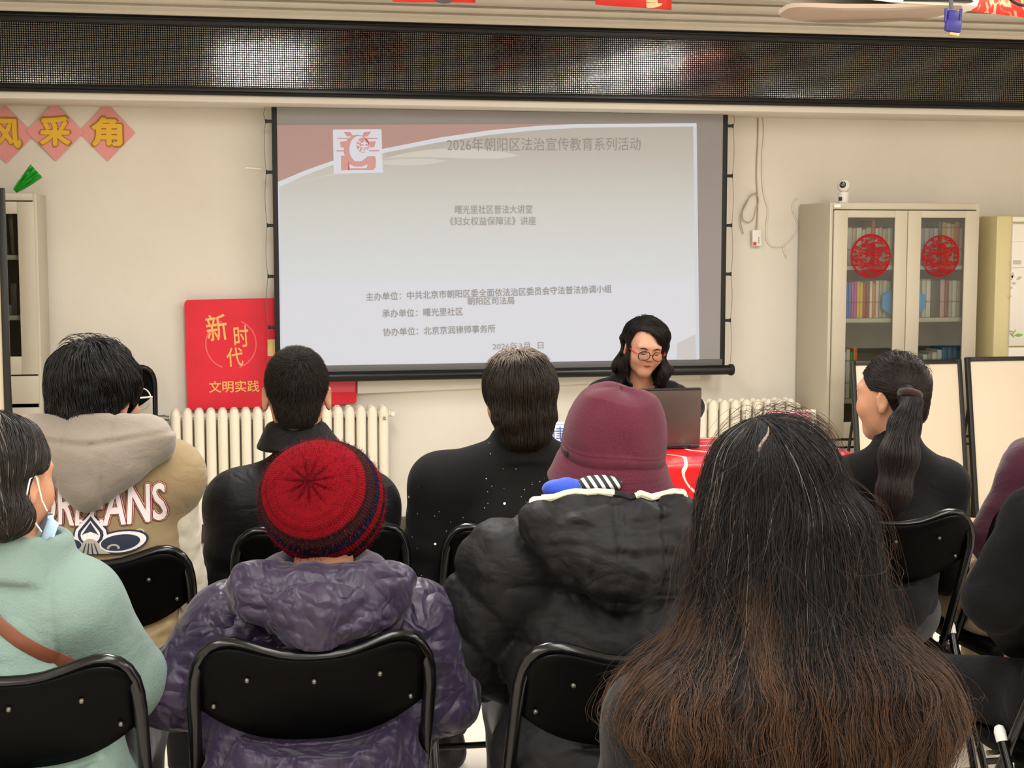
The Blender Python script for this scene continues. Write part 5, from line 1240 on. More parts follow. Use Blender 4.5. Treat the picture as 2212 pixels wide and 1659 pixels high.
# hair: parted at one side, waves to the shoulders
fx = F.I.to_3x3() @ Vector((1, 0, 0))
def fopen(P):   # where the face, the ear on the tucked side and the throat stay free
    Q = HQ(F, P); q = P - F.head
    side = np.where(Q[:, 0] > 0, 1.0, np.where(Q[:, 2] > -.02, 1.22, 1.04))
    face = smax(np.sqrt((Q[:, 0] * side / .080) ** 2 + ((Q[:, 2] + .055) / .125) ** 2) * .08 - .08, .012 - Q[:, 1], .012)
    part_ = smax(np.sqrt(((Q[:, 0] - .025) / .055) ** 2 + ((Q[:, 2] - .055) / .040) ** 2) * .05 - .05, .03 - Q[:, 1], .01)
    ear = ell(Q, (.086, -.002, -.012), (.030, .030, .044))
    throat = smax(np.abs(q[:, 0] + .004) - np.interp(q[:, 2], [-.2, -.06], [.052, .058]), smax(np.interp(q[:, 2], [-.14, -.05], [-.13, -.03]) - q[:, 1], q[:, 2] + .03, .01), .01)
    return smin(smin(smin(face, part_, .012), ear, .008) * F.hs, throat, .008)
def fh(P):
    Q = HQ(F, P); d = ell(Q, (-.004, -.022, .046), (.093, .103, .098)); d = smin(d, ell(Q, (-.045, .03, .07), (.045, .05, .05)), .03)
    q = P - F.head; z = q[:, 2]
    w = np.interp(z, [-.22, -.16, -.10, -.04, .03], [.086, .108, .110, .098, .08]); dp = np.interp(z, [-.22, -.12, 0], [.05, .075, .09])
    e = (np.sqrt(((q[:, 0] + .004) / w) ** 2 + ((q[:, 1] + .035) / dp) ** 2) - 1) * .06 + .006 * np.sin(z * 55 + q[:, 0] * 20)
    e = smax(e, -z - .185 - .03 * np.sin(q[:, 0] * 45 + 1), .03); e = smax(e, z - .04, .03)
    d = smin(d, e, .03)
    return smax(d, -fopen(P), .012) + .0035 * vnoise(P, 26, 9)
lo, hi = headbox(F, .03, .12); hr = F.part('hair', fh, M_HBASE, .0045, lo, hi)
roots = surf_points(fh, lo, hi, 4200, RNG, lambda P: (P[:, 2] > F.head[2] - .10) & (fopen(P) > .006))
PT = np.array([.022, .02, .13], np.float32)
def df(P, t):
    Q = HQ(F, P); v = Q - PT; v[:, 1] *= .4; a = np.clip((Q[:, 2] - .02) / .06, 0, 1)[:, None]; v /= np.maximum(np.linalg.norm(v, axis=1, keepdims=True), 1e-5)
    w = np.stack([.18 * np.sin(P[:, 2] * 70 + Q[:, 1] * 30), 0 * t + .05 * np.cos(P[:, 2] * 60), -np.ones(len(P))], 1); return (v @ F.R.T) * a + w * (1 - a) + np.array([0, 0, -.25], np.float32)
S = comb(fh, roots, df, .010, 18, RNG.uniform(.001, .008, len(roots)), RNG, .12, .14)
ok_ = fopen(S.reshape(-1, 3)).reshape(S.shape[:2]).min(1) > -.006
strands('hair_strands', list(S[ok_]), .0006, m_hair('wavy dark hair', '#0a0807', '#1b1310'), hr)
# ---- person in the tan hooded jacket
F = Fig('person with shaggy black hair in a tan jacket with a pale grey hood', px_x(228, 3.700), 3.73, -0.14, head=at(212, 858, 3.700), hs=1.0, yaw=-.45, pitch=.10, roll=.05, sh=(at(92, 1030, 3.690), at(362, 1030, 3.690)), waist=.155, depth=.115)
F.neck = F.mid + np.array([0, 0, .055], np.float32); F.el = [np.array([q_[0] * 1.06, q_[1] + .05, q_[2] - .27], np.float32) for q_ in F.sh]; F.waist = .172
F.sit(-0.262, 3.72, -0.04); F.body()
M_TAN = m_cloth2('tan cotton twill', '#94805f', 0.9, 420, .15, 10, .35, .15); M_CRM = m_cloth2('cream sleeve fleece', '#c8bfae', 0.9, 420, .15, 10, .3, .2)
def f(P):
    d = F.torso(P, .030) + .006 * ridged(P, 8, 4, (1, 1, 2.2)) * np.clip((F.mid[2] - .12 - P[:, 2]) / .1, 0, 1)
    for i in (0, 1): sx_ = np.array([(-1, 1)[i] * .016, -.004, 0], np.float32); d = smin(d, cone(P, F.sh[i] - sx_, F.sh[i] * .4 + F.el[i] * .6 - sx_ * 1.5, .076, .074), .03)
    return smax(d, F.seat - .02 - P[:, 2], .02)
jk = F.part('jacket', f, M_TAN)
for i in (0, 1):
    F.part('sleeve', lambda P: smin(cone(P, F.sh[i] * .9 + F.el[i] * .1, F.el[i], .071, .070), cone(P, F.el[i], F.wr[i], .070, .05), .03) + .005 * ridged(P, 12, 6), M_CRM, .007)
B_ = F.head[1] - .115
hl, hr_, hb = F.L(at(72, 945, 3.600)), F.L(at(330, 955, 3.600)), F.L(at(190, 1062, 3.545))
M_HOOD = m_cloth2('pale grey sweatshirt fleece', '#857b70', 0.95, 300, .3, 16, .3, .3)
def f(P):
    q = P - (F.neck + np.array([0, -.01, .045], np.float32)); ring = np.sqrt((np.sqrt((q[:, 0] / 1.25) ** 2 + q[:, 1] ** 2) - .098) ** 2 + (q[:, 2] * .62 + q[:, 1] * .10) ** 2) - .030
    d = hood(P, hl, hr_, hb, .042, .035, .06); d = smin(d, ring, .02)
    rim = (P[:, 2] - (hl[2] + .004)); d = d - .004 * np.exp(-(rim / .012) ** 2) + .003 * vnoise(P, 18, 8)
    for xx in (hl[0] * .72 + hr_[0] * .28, hl[0] * .32 + hr_[0] * .68): d = d + .0045 * np.exp(-((P[:, 0] - xx - .10 * (P[:, 2] - hl[2])) / .004) ** 2)
    d = d + .006 * np.exp(-((P[:, 2] - hl[2] + .012 - .12 * np.abs(P[:, 0] - hl[0] * .5 - hr_[0] * .5)) / .006) ** 2)
    return d
hd = F.part('hood', f, M_HOOD, .006)
F.trousers(m_cloth2('dark grey trousers', '#202024', .9)); F.shoes(M_SHOE)
bv = bvh_of(jk, hd)
M_PRT = mat('white print', '#d9cfcf', .7, spec=.2); M_PRD = mat('dark red print outline', '#7c2434', .7, spec=.2); M_NVY = mat('navy embroidery', '#1b2338', .75); M_TN2 = mat('cream embroidery', '#cbb894', .8); M_GRY = mat('grey embroidery', '#9a958c', .8)
p = F.L(at(62, 1139, 3.560)); q = F.L(at(350, 1129, 3.560)); W_ = float(np.linalg.norm(q - p)); H_ = .088; an = math.atan2(q[2] - p[2], q[0] - p[0])
bj = bvh_of(jk)
tp = sub('back_print', F.root, 'block letters with dark red outlines across the back')
for off, bold, m, nm in ((.0022, .0062, M_PRD, 'letter_outline'), (.0036, .0046, M_TN2, 'letter_inline'), (.0050, .0034, M_PRD, 'letter_edge'), (.0064, .0016, M_PRT, 'letter_fill')):
    me = fit_text('ORLEANS', W_, H_, bold); o = drape(nm, me, bj, F, p, an, m, off, .03); o.parent = tp
def ellp(cx, cy, rx, ry, a0=0, a1=2 * PI, n=26, rot=0.0):
    return [(cx + rx * math.cos(a) * math.cos(rot) - ry * math.sin(a) * math.sin(rot), cy + rx * math.cos(a) * math.sin(rot) + ry * math.sin(a) * math.cos(rot)) for a in np.linspace(a0, a1, n, endpoint=abs(a1 - a0) < 6.2)]
def spade(w, h, y0):
    return [(x * w, y0 + y * h) for x, y in ((0, 1), (.30, .78), (.62, .56), (.92, .34), (1.0, .14), (.9, -.06), (.66, -.22), (.6, -.42), (-.6, -.42), (-.66, -.22), (-.9, -.06), (-1.0, .14), (-.92, .34), (-.62, .56), (-.30, .78))]
ec = F.L(at(196, 1163, 3.550)); em_ = sub('back_emblem', F.root, 'navy and white fleur-de-lis emblem')
k = .00103
def em2(nm, polys, m, off): o = drape(nm, flatmesh([[(x * k, y * k) for x, y in pl] for pl in polys]), bj, F, ec, an, m, off, .012); o.parent = em_
em2('emblem_outline', [spade(40, 62, 0), ellp(-62, -16, 52, 25, rot=.12), ellp(66, -10, 56, 27, rot=.05)], M_NVY, .0068)
em2('emblem_white', [spade(36, 57, 0), ellp(-62, -16, 47, 21, rot=.12), ellp(66, -10, 51, 23, rot=.05)], M_PRT, .0078)
em2('emblem_navy', [spade(29, 48, 1), ellp(-58, -17, 38, 16, rot=.12), ellp(64, -11, 41, 18, rot=.05)], M_NVY, .0088)
em2('emblem_white', [spade(22, 38, 2)], M_PRT, .0098)
em2('emblem_scroll', [[(cx + (11 + 2.5 * w_) * math.cos(a), -22 + (7 + 2 * w_) * math.sin(a)) for a, w_ in [(t_, 1) for t_ in np.linspace(-.4, 3.4, 16)] + [(t_, -1) for t_ in np.linspace(3.4, -.4, 16)]] for cx in (-44, 50)], M_GRY, .0098)
em2('emblem_navy', [[(-19, 8), (0, 36), (19, 8), (12, 12), (0, 16), (-12, 12)]], M_NVY, .0108)
em2('emblem_white', [ellp(0, -24, 22, 24, 0.05, PI - .05), [(-44, -34), (44, -34), (24, -22), (-24, -22)]], M_GRY, .0100)
em2('emblem_navy', [[(x - 1.6, -36), (x + 1.6, -36), (x * .5 + 1, -10), (x * .5 - 1, -10)] for x in (-18, -6, 6, 18)], M_NVY, .0110)
p2 = F.L(at(272, 1181, 3.560))
for off, bold, m, nm in ((.004, .0026, M_TN2, 'script_outline'), (.005, .0010, M_TAN, 'script_fill')):
    o = drape(nm, fit_text('78', .042, .034, bold), bj, F, p2, .12, m, off, .02); o.parent = tp
p3 = F.L(at(402, 1335, 3.600)); o = drape('side_label', flatmesh([[(-.02, -.035), (.016, -.035), (.02, .04), (-.016, .04)]]), bj, F, p3, .05, mat('pale woven label', '#b7aa93', .8), .003); o = drape('label_mark', flatmesh([ellp(0, 0, .010, .020), ]), bj, F, p3, .05, M_NVY, .004)
def fh(P):
    Q = HQ(F, P); d = ell(Q, (0, -.022, .036), (.098, .112, .100)); d = smin(d, ell(Q, (0, -.055, -.048), (.082, .062, .062)), .03)
    q = P - F.head
    face = smax(np.sqrt((Q[:, 0] / .078) ** 2 + ((Q[:, 2] + .05) / .11) ** 2) * .08 - .08, .035 - Q[:, 1], .012)
    ear = ell(Q, (.088, .0, -.035), (.03, .032, .042))
    d = smax(d, -smin(face, ear, .01), .01); d = smax(d, -.100 - Q[:, 2] + .012 * np.sin(Q[:, 0] * 90), .01)
    return (d + .006 * vnoise(P, 22, 19, 2)) * F.hs
lo, hi = headbox(F, .04, .05); hr = F.part('hair', fh, M_HBASE, .0055, lo, hi)
roots = surf_points(fh, lo, hi, 4200, RNG, lambda P: HQ(F, P)[:, 2] > -.08)
PT = np.array([-.015, -.055, .125], np.float32)
def df(P, t):
    Q = HQ(F, P); v = Q - PT; v /= np.maximum(np.linalg.norm(v, axis=1, keepdims=True), 1e-5); n = vnoise(P, 9, 77)[:, None]
    return v @ F.R.T + np.array([0, 0, -.75], np.float32) + n * np.array([.5, .1, .0], np.float32)
S = comb(fh, roots, df, .0075, 13, RNG.uniform(.001, .010, len(roots)), RNG, .22, .1)
st = list(S); ex = surf_points(fh, lo, hi, 130, RNG, lambda P: (HQ(F, P)[:, 2] < -.055))
st += list(comb(fh, ex, lambda P, t: np.array([0, -.1, -1], np.float32) + (P - F.head) * 6 * np.array([1.6, 1, 0], np.float32), .007, 10, .012, RNG, .35, 0, .3))
ex = surf_points(fh, lo, hi, 40, RNG, lambda P: HQ(F, P)[:, 2] > .11)
st += list(comb(fh, ex, lambda P, t: np.array([-1, 0, .9 - 1.6 * t], np.float32), .006, 10, .018, RNG, .3, 0, .4))
strands('hair_strands', st, .0008, M_DKHAIR, hr)
Rm = F.R; hp = lambda x, y, z: F.head + (Rm @ np.array([x, y, z], np.float32)) * F.hs
gl = sub('glasses', F.root, 'clear-rimmed glasses')
M_CLR = mat('pale clear frame', '#c9c2b6', .25)
b = MB(); b.tube([hp(.083, -.005, .002), hp(.084, .05, .006), hp(.078, .105, .008)], .0022, 8); b.build('temple', M_CLR, gl)
b = MB(); b.tube([hp(-.083, -.005, .002), hp(-.084, .05, .006), hp(-.078, .105, .008)], .0022, 8); b.build('temple', M_CLR, gl)
for sx in (-1, 1):
    b = MB(); b.tube([hp(sx * (.040 + .036 * math.cos(a)), .118 - .012 * ((.04 + .036 * math.cos(a)) / .07) ** 2, .026 * math.sin(a)) for a in np.linspace(0, 2 * PI, 28)[:-1]], .0018, 8, closed=True); b.build('rim', M_CLR, gl)

# ---- short-haired woman in the black speckled sweater
F = Fig('woman with short dark hair greying at the crown in a black sweater with silver specks', px_x(1112, 3.840), 3.86, -0.03, head=at(1120, 862, 3.830), hs=.98, yaw=.14, pitch=.10, sh=(at(952, 1046, 3.830), at(1296, 1046, 3.830)), waist=.165, depth=.13, elbow=None, nape=None)
F.el = [np.array([F.sh[0][0] - .05, F.sh[0][1] + .03, F.sh[0][2] - .28], np.float32), np.array([F.sh[1][0] + .05, F.sh[1][1] + .03, F.sh[1][2] - .28], np.float32)]
F.sit(0.777, 3.845, -0.03); F.body()
def m_speck():
    g = G('black knit with silver specks'); v = g.node('ShaderNodeTexVoronoi', feature='F1'); v.inputs['Scale'].default_value = 46; g.link(g.co, v.inputs['Vector'])
    v2 = g.node('ShaderNodeTexVoronoi', feature='F1'); v2.inputs['Scale'].default_value = 95; g.link(g.co, v2.inputs['Vector'])
    x, y, z = g.xyz(v.outputs['Color']); x2, y2, z2 = g.xyz(v2.outputs['Color'])
    region = g.math('GREATER_THAN', g.noise(4, detail=2), .52)
    s1 = g.math('MULTIPLY', g.math('LESS_THAN', v.outputs['Distance'], .17), g.math('GREATER_THAN', x, .90)); s2 = g.math('MULTIPLY', g.math('LESS_THAN', v2.outputs['Distance'], .12), g.math('GREATER_THAN', x2, .84))
    sp = g.math('MULTIPLY', g.math('MAXIMUM', s1, g.math('MULTIPLY', s2, .45)), region)
    g.bump(g.noise(500, detail=2), .2)
    return g.set(col=g.mix(sp, '#0c0c0c', '#f4f2ee'), rough=g.math('SUBTRACT', .85, g.math('MULTIPLY', sp, .6)), spec=.15, sheen=.03)
def f(P):
    d = smin(F.torso(P, .014), F.arms(P, .020), .035) + .005 * ridged(P, 7, 14, (1, 1, 1.5)) * np.clip((F.mid[2] - .03 - P[:, 2]) / .1, 0, 1)
    q = P - F.neck - np.array([0, 0, .018], np.float32); cl = smax(np.abs(np.sqrt((q[:, 0] / 1.15) ** 2 + q[:, 1] ** 2) - .063 + q[:, 2] * .25) - .009, np.abs(q[:, 2] + .012) - .040, .01)
    return smax(smin(d, cl, .012), F.seat - .05 - P[:, 2], .02)
F.part('sweater', f, m_speck())
F.trousers(M_TR); F.shoes(M_SHOE)
def fh(P):
    Q = HQ(F, P); d = ell(Q, (0, -.018, .034), (.094, .109, .096)); d = smin(d, ell(Q, (0, -.05, -.05), (.082, .060, .056)), .03); d = smin(d, ell(Q, (0, -.058, -.100), (.060, .040, .035)), .02)
    face = smax(np.sqrt((Q[:, 0] / .080) ** 2 + ((Q[:, 2] + .055) / .11) ** 2) * .08 - .08, .030 - Q[:, 1], .012)
    side = smax(.070 - np.abs(Q[:, 0]) - (Q[:, 2] + .06) * .3, Q[:, 2] + .058, .01)
    return (smax(smax(d, -face, .01), -side, .012) + .003 * vnoise(P, 24, 29)) * F.hs
lo, hi = headbox(F, .03, .05); hr = F.part('hair', fh, mat('brown hair mass', '#120d0a', .6, spec=.2, var=.3, vscale=60, stretch=(3, 3, .5), bump=.3, bscale=180), .005, lo, hi)
roots = surf_points(fh, lo, hi, 4600, RNG, lambda P: HQ(F, P)[:, 2] > -.10)
PT = np.array([-.012, -.035, .135], np.float32)
def df(P, t):
    Q = HQ(F, P); v = Q - PT; v /= np.maximum(np.linalg.norm(v, axis=1, keepdims=True), 1e-5); return v @ F.R.T + np.array([0, 0, -.7], np.float32) + .25 * vnoise(P, 10, 31)[:, None] * np.array([1, 0, 0], np.float32)
S = comb(fh, roots, df, .0075, 12, RNG.uniform(.001, .007, len(roots)), RNG, .16)
strands('hair_strands', list(S), .0007, m_hair('short brown hair', '#120d0a', '#20160f', rough=.45), hr)
near = surf_points(fh, lo, hi, 420, RNG, lambda P: np.linalg.norm(HQ(F, P) - PT, axis=1) < .05)
S = comb(fh, near, df, .0055, 10, RNG.uniform(.003, .013, len(near)), RNG, .25)
strands('grey_strands', list(S), .0006, m_hair('grey hair roots', '#8f8578', '#3a3028', rough=.4, tip_at=.9), hr)

# ---- woman with the ponytail
F = Fig('woman with a long low ponytail in a black turtleneck, turned towards the lecturer', 1.77, 3.83, .10, head=at(1926, 858, 3.83), hs=.95, yaw=.58, pitch=.06, sh=(at(1836, 1046, 3.79), at(2036, 1050, 3.85)), waist=.13, depth=.10, neck=.047, arm=.046)
F.sit(1.77, 3.82, -0.12); F.body()
M_BKN = m_cloth2('fine black knit', '#0d0d0f', .85, 500, .15, 9, .35, .05)
def f(P):
    d = smin(F.torso(P, .010), F.arms(P, .014), .03) + .004 * ridged(P, 9, 44, (1, 1, 2.0)) * np.clip((F.mid[2] - .12 - P[:, 2]) / .1, 0, 1)
    q = P - F.neck - np.array([0, .006, .03], np.float32); cl = smax(np.sqrt(q[:, 0] ** 2 + q[:, 1] ** 2) - .060 + q[:, 2] * .1, np.abs(q[:, 2]) - .036, .012)
    return smax(smin(d, cl, .018), F.seat - .06 - P[:, 2], .02)
F.part('sweater', f, M_BKN)
F.trousers(M_TR); F.shoes(M_SHOE)
tie = F.L(at(1966, 852, 3.705)); mid_ = F.L(at(1942, 985, 3.655)); end = F.L(at(1915, 1135, 3.645)); mid2 = F.L(at(1930, 1065, 3.645))
HLp = [(-.12, -.10), (-.05, -.085), (-.025, -.015), (.0, .022), (.03, .02), (.07, .07), (.12, .09)]
def fcap(P):
    Q = HQ(F, P); d = ell(Q, (0, -.014, .036), (.084, .102, .094)); d = smin(d, ell(Q, (0, -.05, -.03), (.066, .052, .06)), .03); return smax(d, zcut(Q[:, 1], HLp) - Q[:, 2], .008) * F.hs + .0022 * vnoise(P, 30, 51)
def ftail(P): return chain(P, [tie + [0, .02, .0], tie + [-.0, -.012, -.02], mid_ * .5 + tie * .5, mid_, mid2, end], [.026, .020, .032, .042, .036, .010], .03)
fh = lambda P: smin(fcap(P), ftail(P), .012)
lo = np.minimum(headbox(F, .03)[0], end - .1); hi = headbox(F, .03)[1]; hr = F.part('hair', fh, M_HBASE, .0055, lo, hi)
roots = surf_points(fcap, lo, hi, 3000, RNG, lambda P: (ftail(P) > .01) & (HQ(F, P)[:, 2] > zcut(HQ(F, P)[:, 1], HLp) + .005))
S = list(comb(fcap, roots, lambda P, t: (tie + [0, .01, 0] - P) / np.maximum(np.linalg.norm(tie - P, axis=1, keepdims=True), .02), .0085, 12, RNG.uniform(.0005, .004, len(roots)), RNG, .10))
roots = surf_points(ftail, tie - .12, tie + .12, 1500, RNG, lambda P: (P[:, 2] > tie[2] - .07) & (P[:, 2] < tie[2]))
def dft(P, t):
    u = (end - tie); u = u / np.linalg.norm(u); return u + .25 * vnoise(P, 12, 3)[:, None] * np.array([1, 0, 0], np.float32)
S += list(comb(ftail, roots, dft, .017, 18, RNG.uniform(.0, .006, len(roots)), RNG, .07))
ex = surf_points(fcap, lo, hi, 160, RNG, lambda P: HQ(F, P)[:, 2] > .07)
S += list(comb(fcap, ex, lambda P, t: np.array([.2, -.6, .45 - t], np.float32), .005, 9, .008, RNG, .5, 0, .4))
strands('hair_strands', S, .0007, m_hair('dark ponytail hair', '#080707', '#1e1412', rough=.42), hr)
b = MB(); ax = Vector(mid_ - tie).normalized(); o1 = ax.orthogonal(); o2 = ax.cross(o1); b.tube([Vector(tie) + (o1 * math.cos(a) + o2 * math.sin(a)) * .0175 for a in np.linspace(0, 2 * PI, 24)[:-1]], .0095, 10, closed=True); b.build('hair_tie', m_cloth2('brown scrunchie', '#3a2522', .9), F.root)
# ---- person in the red knitted cap and the crumpled purple jacket
F = Fig('person in a red and navy knitted cap and a crumpled purple rain jacket', 0.172, 2.86, -.02, head=at(697, 1082, 2.86), hs=.95, pitch=.05, sh=(at(508, 1362, 2.86), at(890, 1358, 2.86)), waist=.165, depth=.125, seat=.45)
F.el = [np.array([-.265, .0, .70], np.float32), np.array([.258, -.01, .67], np.float32)]; F.nr = .055; F.neck = F.mid + np.array([0, 0, .055], np.float32)
F.sit(0.172, 2.86, -0.02); F.body()
def m_purple():
    g = G('crumpled purple nylon'); n = g.noise(7, detail=5, rough=.62, dist=.8); r = g.math('ABSOLUTE', g.math('SUBTRACT', n, .5)); v = g.noise(3, detail=2)
    m1 = g.noise(6.5, g.scale((1, 1, 1.4), loc=(3, 1, 2)), detail=2, dist=.7); m2 = g.noise(13, g.scale((1.3, 1, 1), loc=(8, 1, 5)), detail=2, dist=.5)
    fac = g.math('ADD', g.math('MINIMUM', g.math('ABSOLUTE', g.math('SUBTRACT', m1, .5)), .12), g.math('MULTIPLY', g.math('MINIMUM', g.math('ABSOLUTE', g.math('SUBTRACT', m2, .5)), .10), .5))
    g.bump(g.math('ADD', fac, g.math('MULTIPLY', g.noise(320, detail=1), .004)), .5, .13)
    return g.set(col=g.mix(v, '#1c1329', '#2e223d'), rough=.42, spec=.32, sheen=.1)
M_PUR = m_purple()
def f(P):
    d = smin(F.torso(P, .036), F.arms(P, .030), .04) + .012 * (crumple(P, 6, 61, (1, 1, 1.3)) - .5) * np.clip((F.mid[2] + .06 - P[:, 2]) / .08, .2, 1) + .006 * crumple(P, 14, 62)
    return smax(d, F.seat - .09 - P[:, 2], .02)
jk = F.part('jacket', f, M_PUR, .0055)
hl, hr_, hb = F.L(at(548, 1268, 2.73)), F.L(at(838, 1278, 2.73)), F.L(at(695, 1372, 2.665))
def f(P):
    d = hood(P, hl, hr_, hb, .040, .040, .07); q = P - (F.neck + np.array([0, -.015, .030], np.float32))
    ring = np.sqrt((np.sqrt((q[:, 0] / 1.25) ** 2 + q[:, 1] ** 2) - .100) ** 2 + (q[:, 2] * .6 + q[:, 1] * .10) ** 2) - .026
    d = smin(d, ring, .03) + .012 * (crumple(P, 7, 63, (1, 1, 1.9)) - .5) + .004 * crumple(P, 16, 64)
    return d + .004 * np.exp(-((P[:, 2] - hl[2] + .040 + .02 * np.sin(P[:, 0] * 9)) / .006) ** 2)
F.part('hood', f, M_PUR, .0045)
def f(P):
    q = P - (F.neck + np.array([0, .012, .058], np.float32)); return np.sqrt((np.sqrt((q[:, 0] / 1.22) ** 2 + q[:, 1] ** 2) - .078) ** 2 + (q[:, 2] * .8) ** 2) - .024 + .003 * vnoise(P, 30, 66)
F.part('fleece_collar', f, m_cloth2('grey purple fleece', '#473e50', .95, 260, .4), .005)
F.trousers(M_JEAN); F.shoes(M_SHOE)
# the cap: knitted in the round from a crown that points back
cap = sub('knitted_cap', F.root, 'red crown with dark and navy bands')
c = F.L(at(697, 1085, 2.86)); axis = (F.L(at(668, 1042, 2.75)) - c); axis[1] = -.105; axis = Vector(axis).normalized()
nphi, nth = 96, 160; prof = [(r, z * 1.0 + .026) for r, z in [(0.0, .1005), (.02, .1), (.045, .096), (.065, .089), (.08, .079), (.093, .064), (.104, .044), (.112, .02), (.1155, -.006), (.1165, -.03), (.1145, -.056), (.110, -.080), (.105, -.098), (.098, -.108), (.092, -.104), (.090, -.09), (.094, -.06)]]
pr = np.array(prof); s_ = np.concatenate([[0], np.cumsum(np.linalg.norm(np.diff(pr, axis=0), axis=1))]); ss = np.linspace(0, s_[-1], nphi); RR = np.interp(ss, s_, pr[:, 0]); ZZ = np.interp(ss, s_, pr[:, 1])
b = MB(); V = []
q = Vector((0, 0, 1)).rotation_difference(axis)
for i in range(nphi):
    for j in range(nth):
        a = 2 * PI * j / nth; r, z = RR[i], ZZ[i]
        cr = abs(math.cos(5.5 * a + .3)) ** 9 * math.exp(-((r - .030) / .022) ** 2) * .0065 if ss[i] < .1 else 0
        rip = .0011 * math.sin(ss[i] * 900) + .0007 * math.sin(a * 60 + i * PI)
        edge = .0016 * (math.sin(ss[i] * 240)) * (1 if ss[i] > .095 else .3)
        bul = 1 + .018 * math.sin(2 * a + 1) + .012 * math.sin(3 * a)
        V.append(((r * bul + edge + rip * .5) * math.cos(a), (r * bul + edge) * math.sin(a), z - cr + rip * .5 * (ss[i] < .1)))
b.v = V; b.f = [(i * nth + j, i * nth + (j + 1) % nth, (i + 1) * nth + (j + 1) % nth, (i + 1) * nth + j) for i in range(nphi - 1) for j in range(nth)]; b.mi = [0] * len(b.f)
def m_cap():
    g = G('striped wool knit'); x, y, z = g.xyz(); r = g.math('SQRT', g.math('ADD', g.math('MULTIPLY', x, x), g.math('MULTIPLY', y, y)))
    ang = g.math('ARCTAN2', r, z); an_ = g.math('ADD', ang, g.math('MULTIPLY', g.math('SUBTRACT', g.noise(14, detail=3), .5), .10)); t_ = g.math('DIVIDE', an_, PI)
    A_ = g.math('ARCTAN2', y, x)
    c_ = g.ramp(t_, [(0, '#84131f'), (.268, '#84131f'), (.276, '#3a2022'), (.362, '#342020'), (.370, '#1a1e36'), (.415, '#1a1e36'), (.423, '#86151f'), (.50, '#80141f'), (.508, '#321317'), (.56, '#241626'), (.568, '#8a1420'), (.61, '#7a1420'), (.618, '#24121a')], 'LINEAR')
    st = g.math('SINE', g.math('MULTIPLY', A_, 110.0)); st2 = g.math('SINE', g.math('ADD', g.math('MULTIPLY', ang, 190.0), g.math('MULTIPLY', st, 1.2)))
    k = g.math('MULTIPLY', g.math('ADD', st, st2), .25); g.bump(g.math('ADD', k, g.math('MULTIPLY', g.noise(330, detail=2), .6)), .8, .004)
    c_ = g.mix(g.math('MULTIPLY', g.math('ADD', k, .5), .45), c_, g.mix(1.0, c_, '#a08a8a', 'MULTIPLY'))
    c_ = g.mix(g.math('MULTIPLY', g.noise(60, detail=2), .35), c_, '#ffc8c8', 'MULTIPLY')
    return g.set(col=c_, rough=.95, spec=.05)
M_CAP = m_cap()
kc = b.build('knit', M_CAP, cap, sharp=None); kc.location = c + np.array(axis) * 0.0; kc.rotation_mode = 'QUATERNION'; kc.rotation_quaternion = q
rg = np.random.default_rng(5); fz = []
for k in range(2600):
    i = rg.integers(2, 82); j = rg.integers(0, nth); p = np.array(V[i * nth + j]); n_ = p / np.linalg.norm(p + 1e-6); d = n_ + rg.normal(0, .8, 3); d /= np.linalg.norm(d); m_ = p + n_ * .002 + d * .0035; fz.append(np.array([p, m_, m_ + (d + rg.normal(0, .5, 3)) * .003]))
fo = strands('wool_fuzz', fz, .0003, mat('wool fuzz', '#6a1a22', .9, spec=.1, var=.6, vscale=14), kc)

# ---- person in the maroon bucket hat and black puffer coat
F = Fig('person in a maroon bucket hat and a black quilted puffer coat', 0.735, 2.76, -.10, head=at(1322, 985, 2.860), hs=.90, pitch=-.02, sh=(at(1105, 1225, 2.830), at(1575, 1215, 2.830)), waist=.17, depth=.125)
F.el = [np.array([-.29, .12, .72], np.float32), np.array([.305, .05, .70], np.float32)]; F.neck = F.mid + np.array([0, 0, .055], np.float32)
F.sit(0.735, 2.715, -0.03); F.body()
M_PUF = m_cloth2('black quilted nylon', '#161618', .6, 600, .14, 10, .45, .0, spec=.18)
def f(P):
    arms = F.arms(P, .040)
    q = P - F.mid
    ba = np.abs(np.sin((q[:, 2] + .02 * np.sin(q[:, 0] * 5)) * PI / .115 + .9)); aa = np.abs(np.sin((q[:, 2] * .8 - np.abs(q[:, 0]) * .75) * PI / .085))
    d1 = F.torso(P, .034) - .018 * (ba ** .38 - .6); d2 = arms - .016 * (aa ** .4 - .6)
    d = smin(d1, d2, .018) + .003 * crumple(P, 13, 71, (1.6, 1, 1)) + .0025 * crumple(P, 28, 72, (1.8, 1, 1)) * (1.3 - ba)
    return smax(d, F.seat - .12 - P[:, 2], .02)
F.part('puffer_coat', f, M_PUF)
hl, hr_, hb = F.L(at(1178, 1136, 2.72)), F.L(at(1462, 1122, 2.72)), F.L(at(1345, 1268, 2.655))
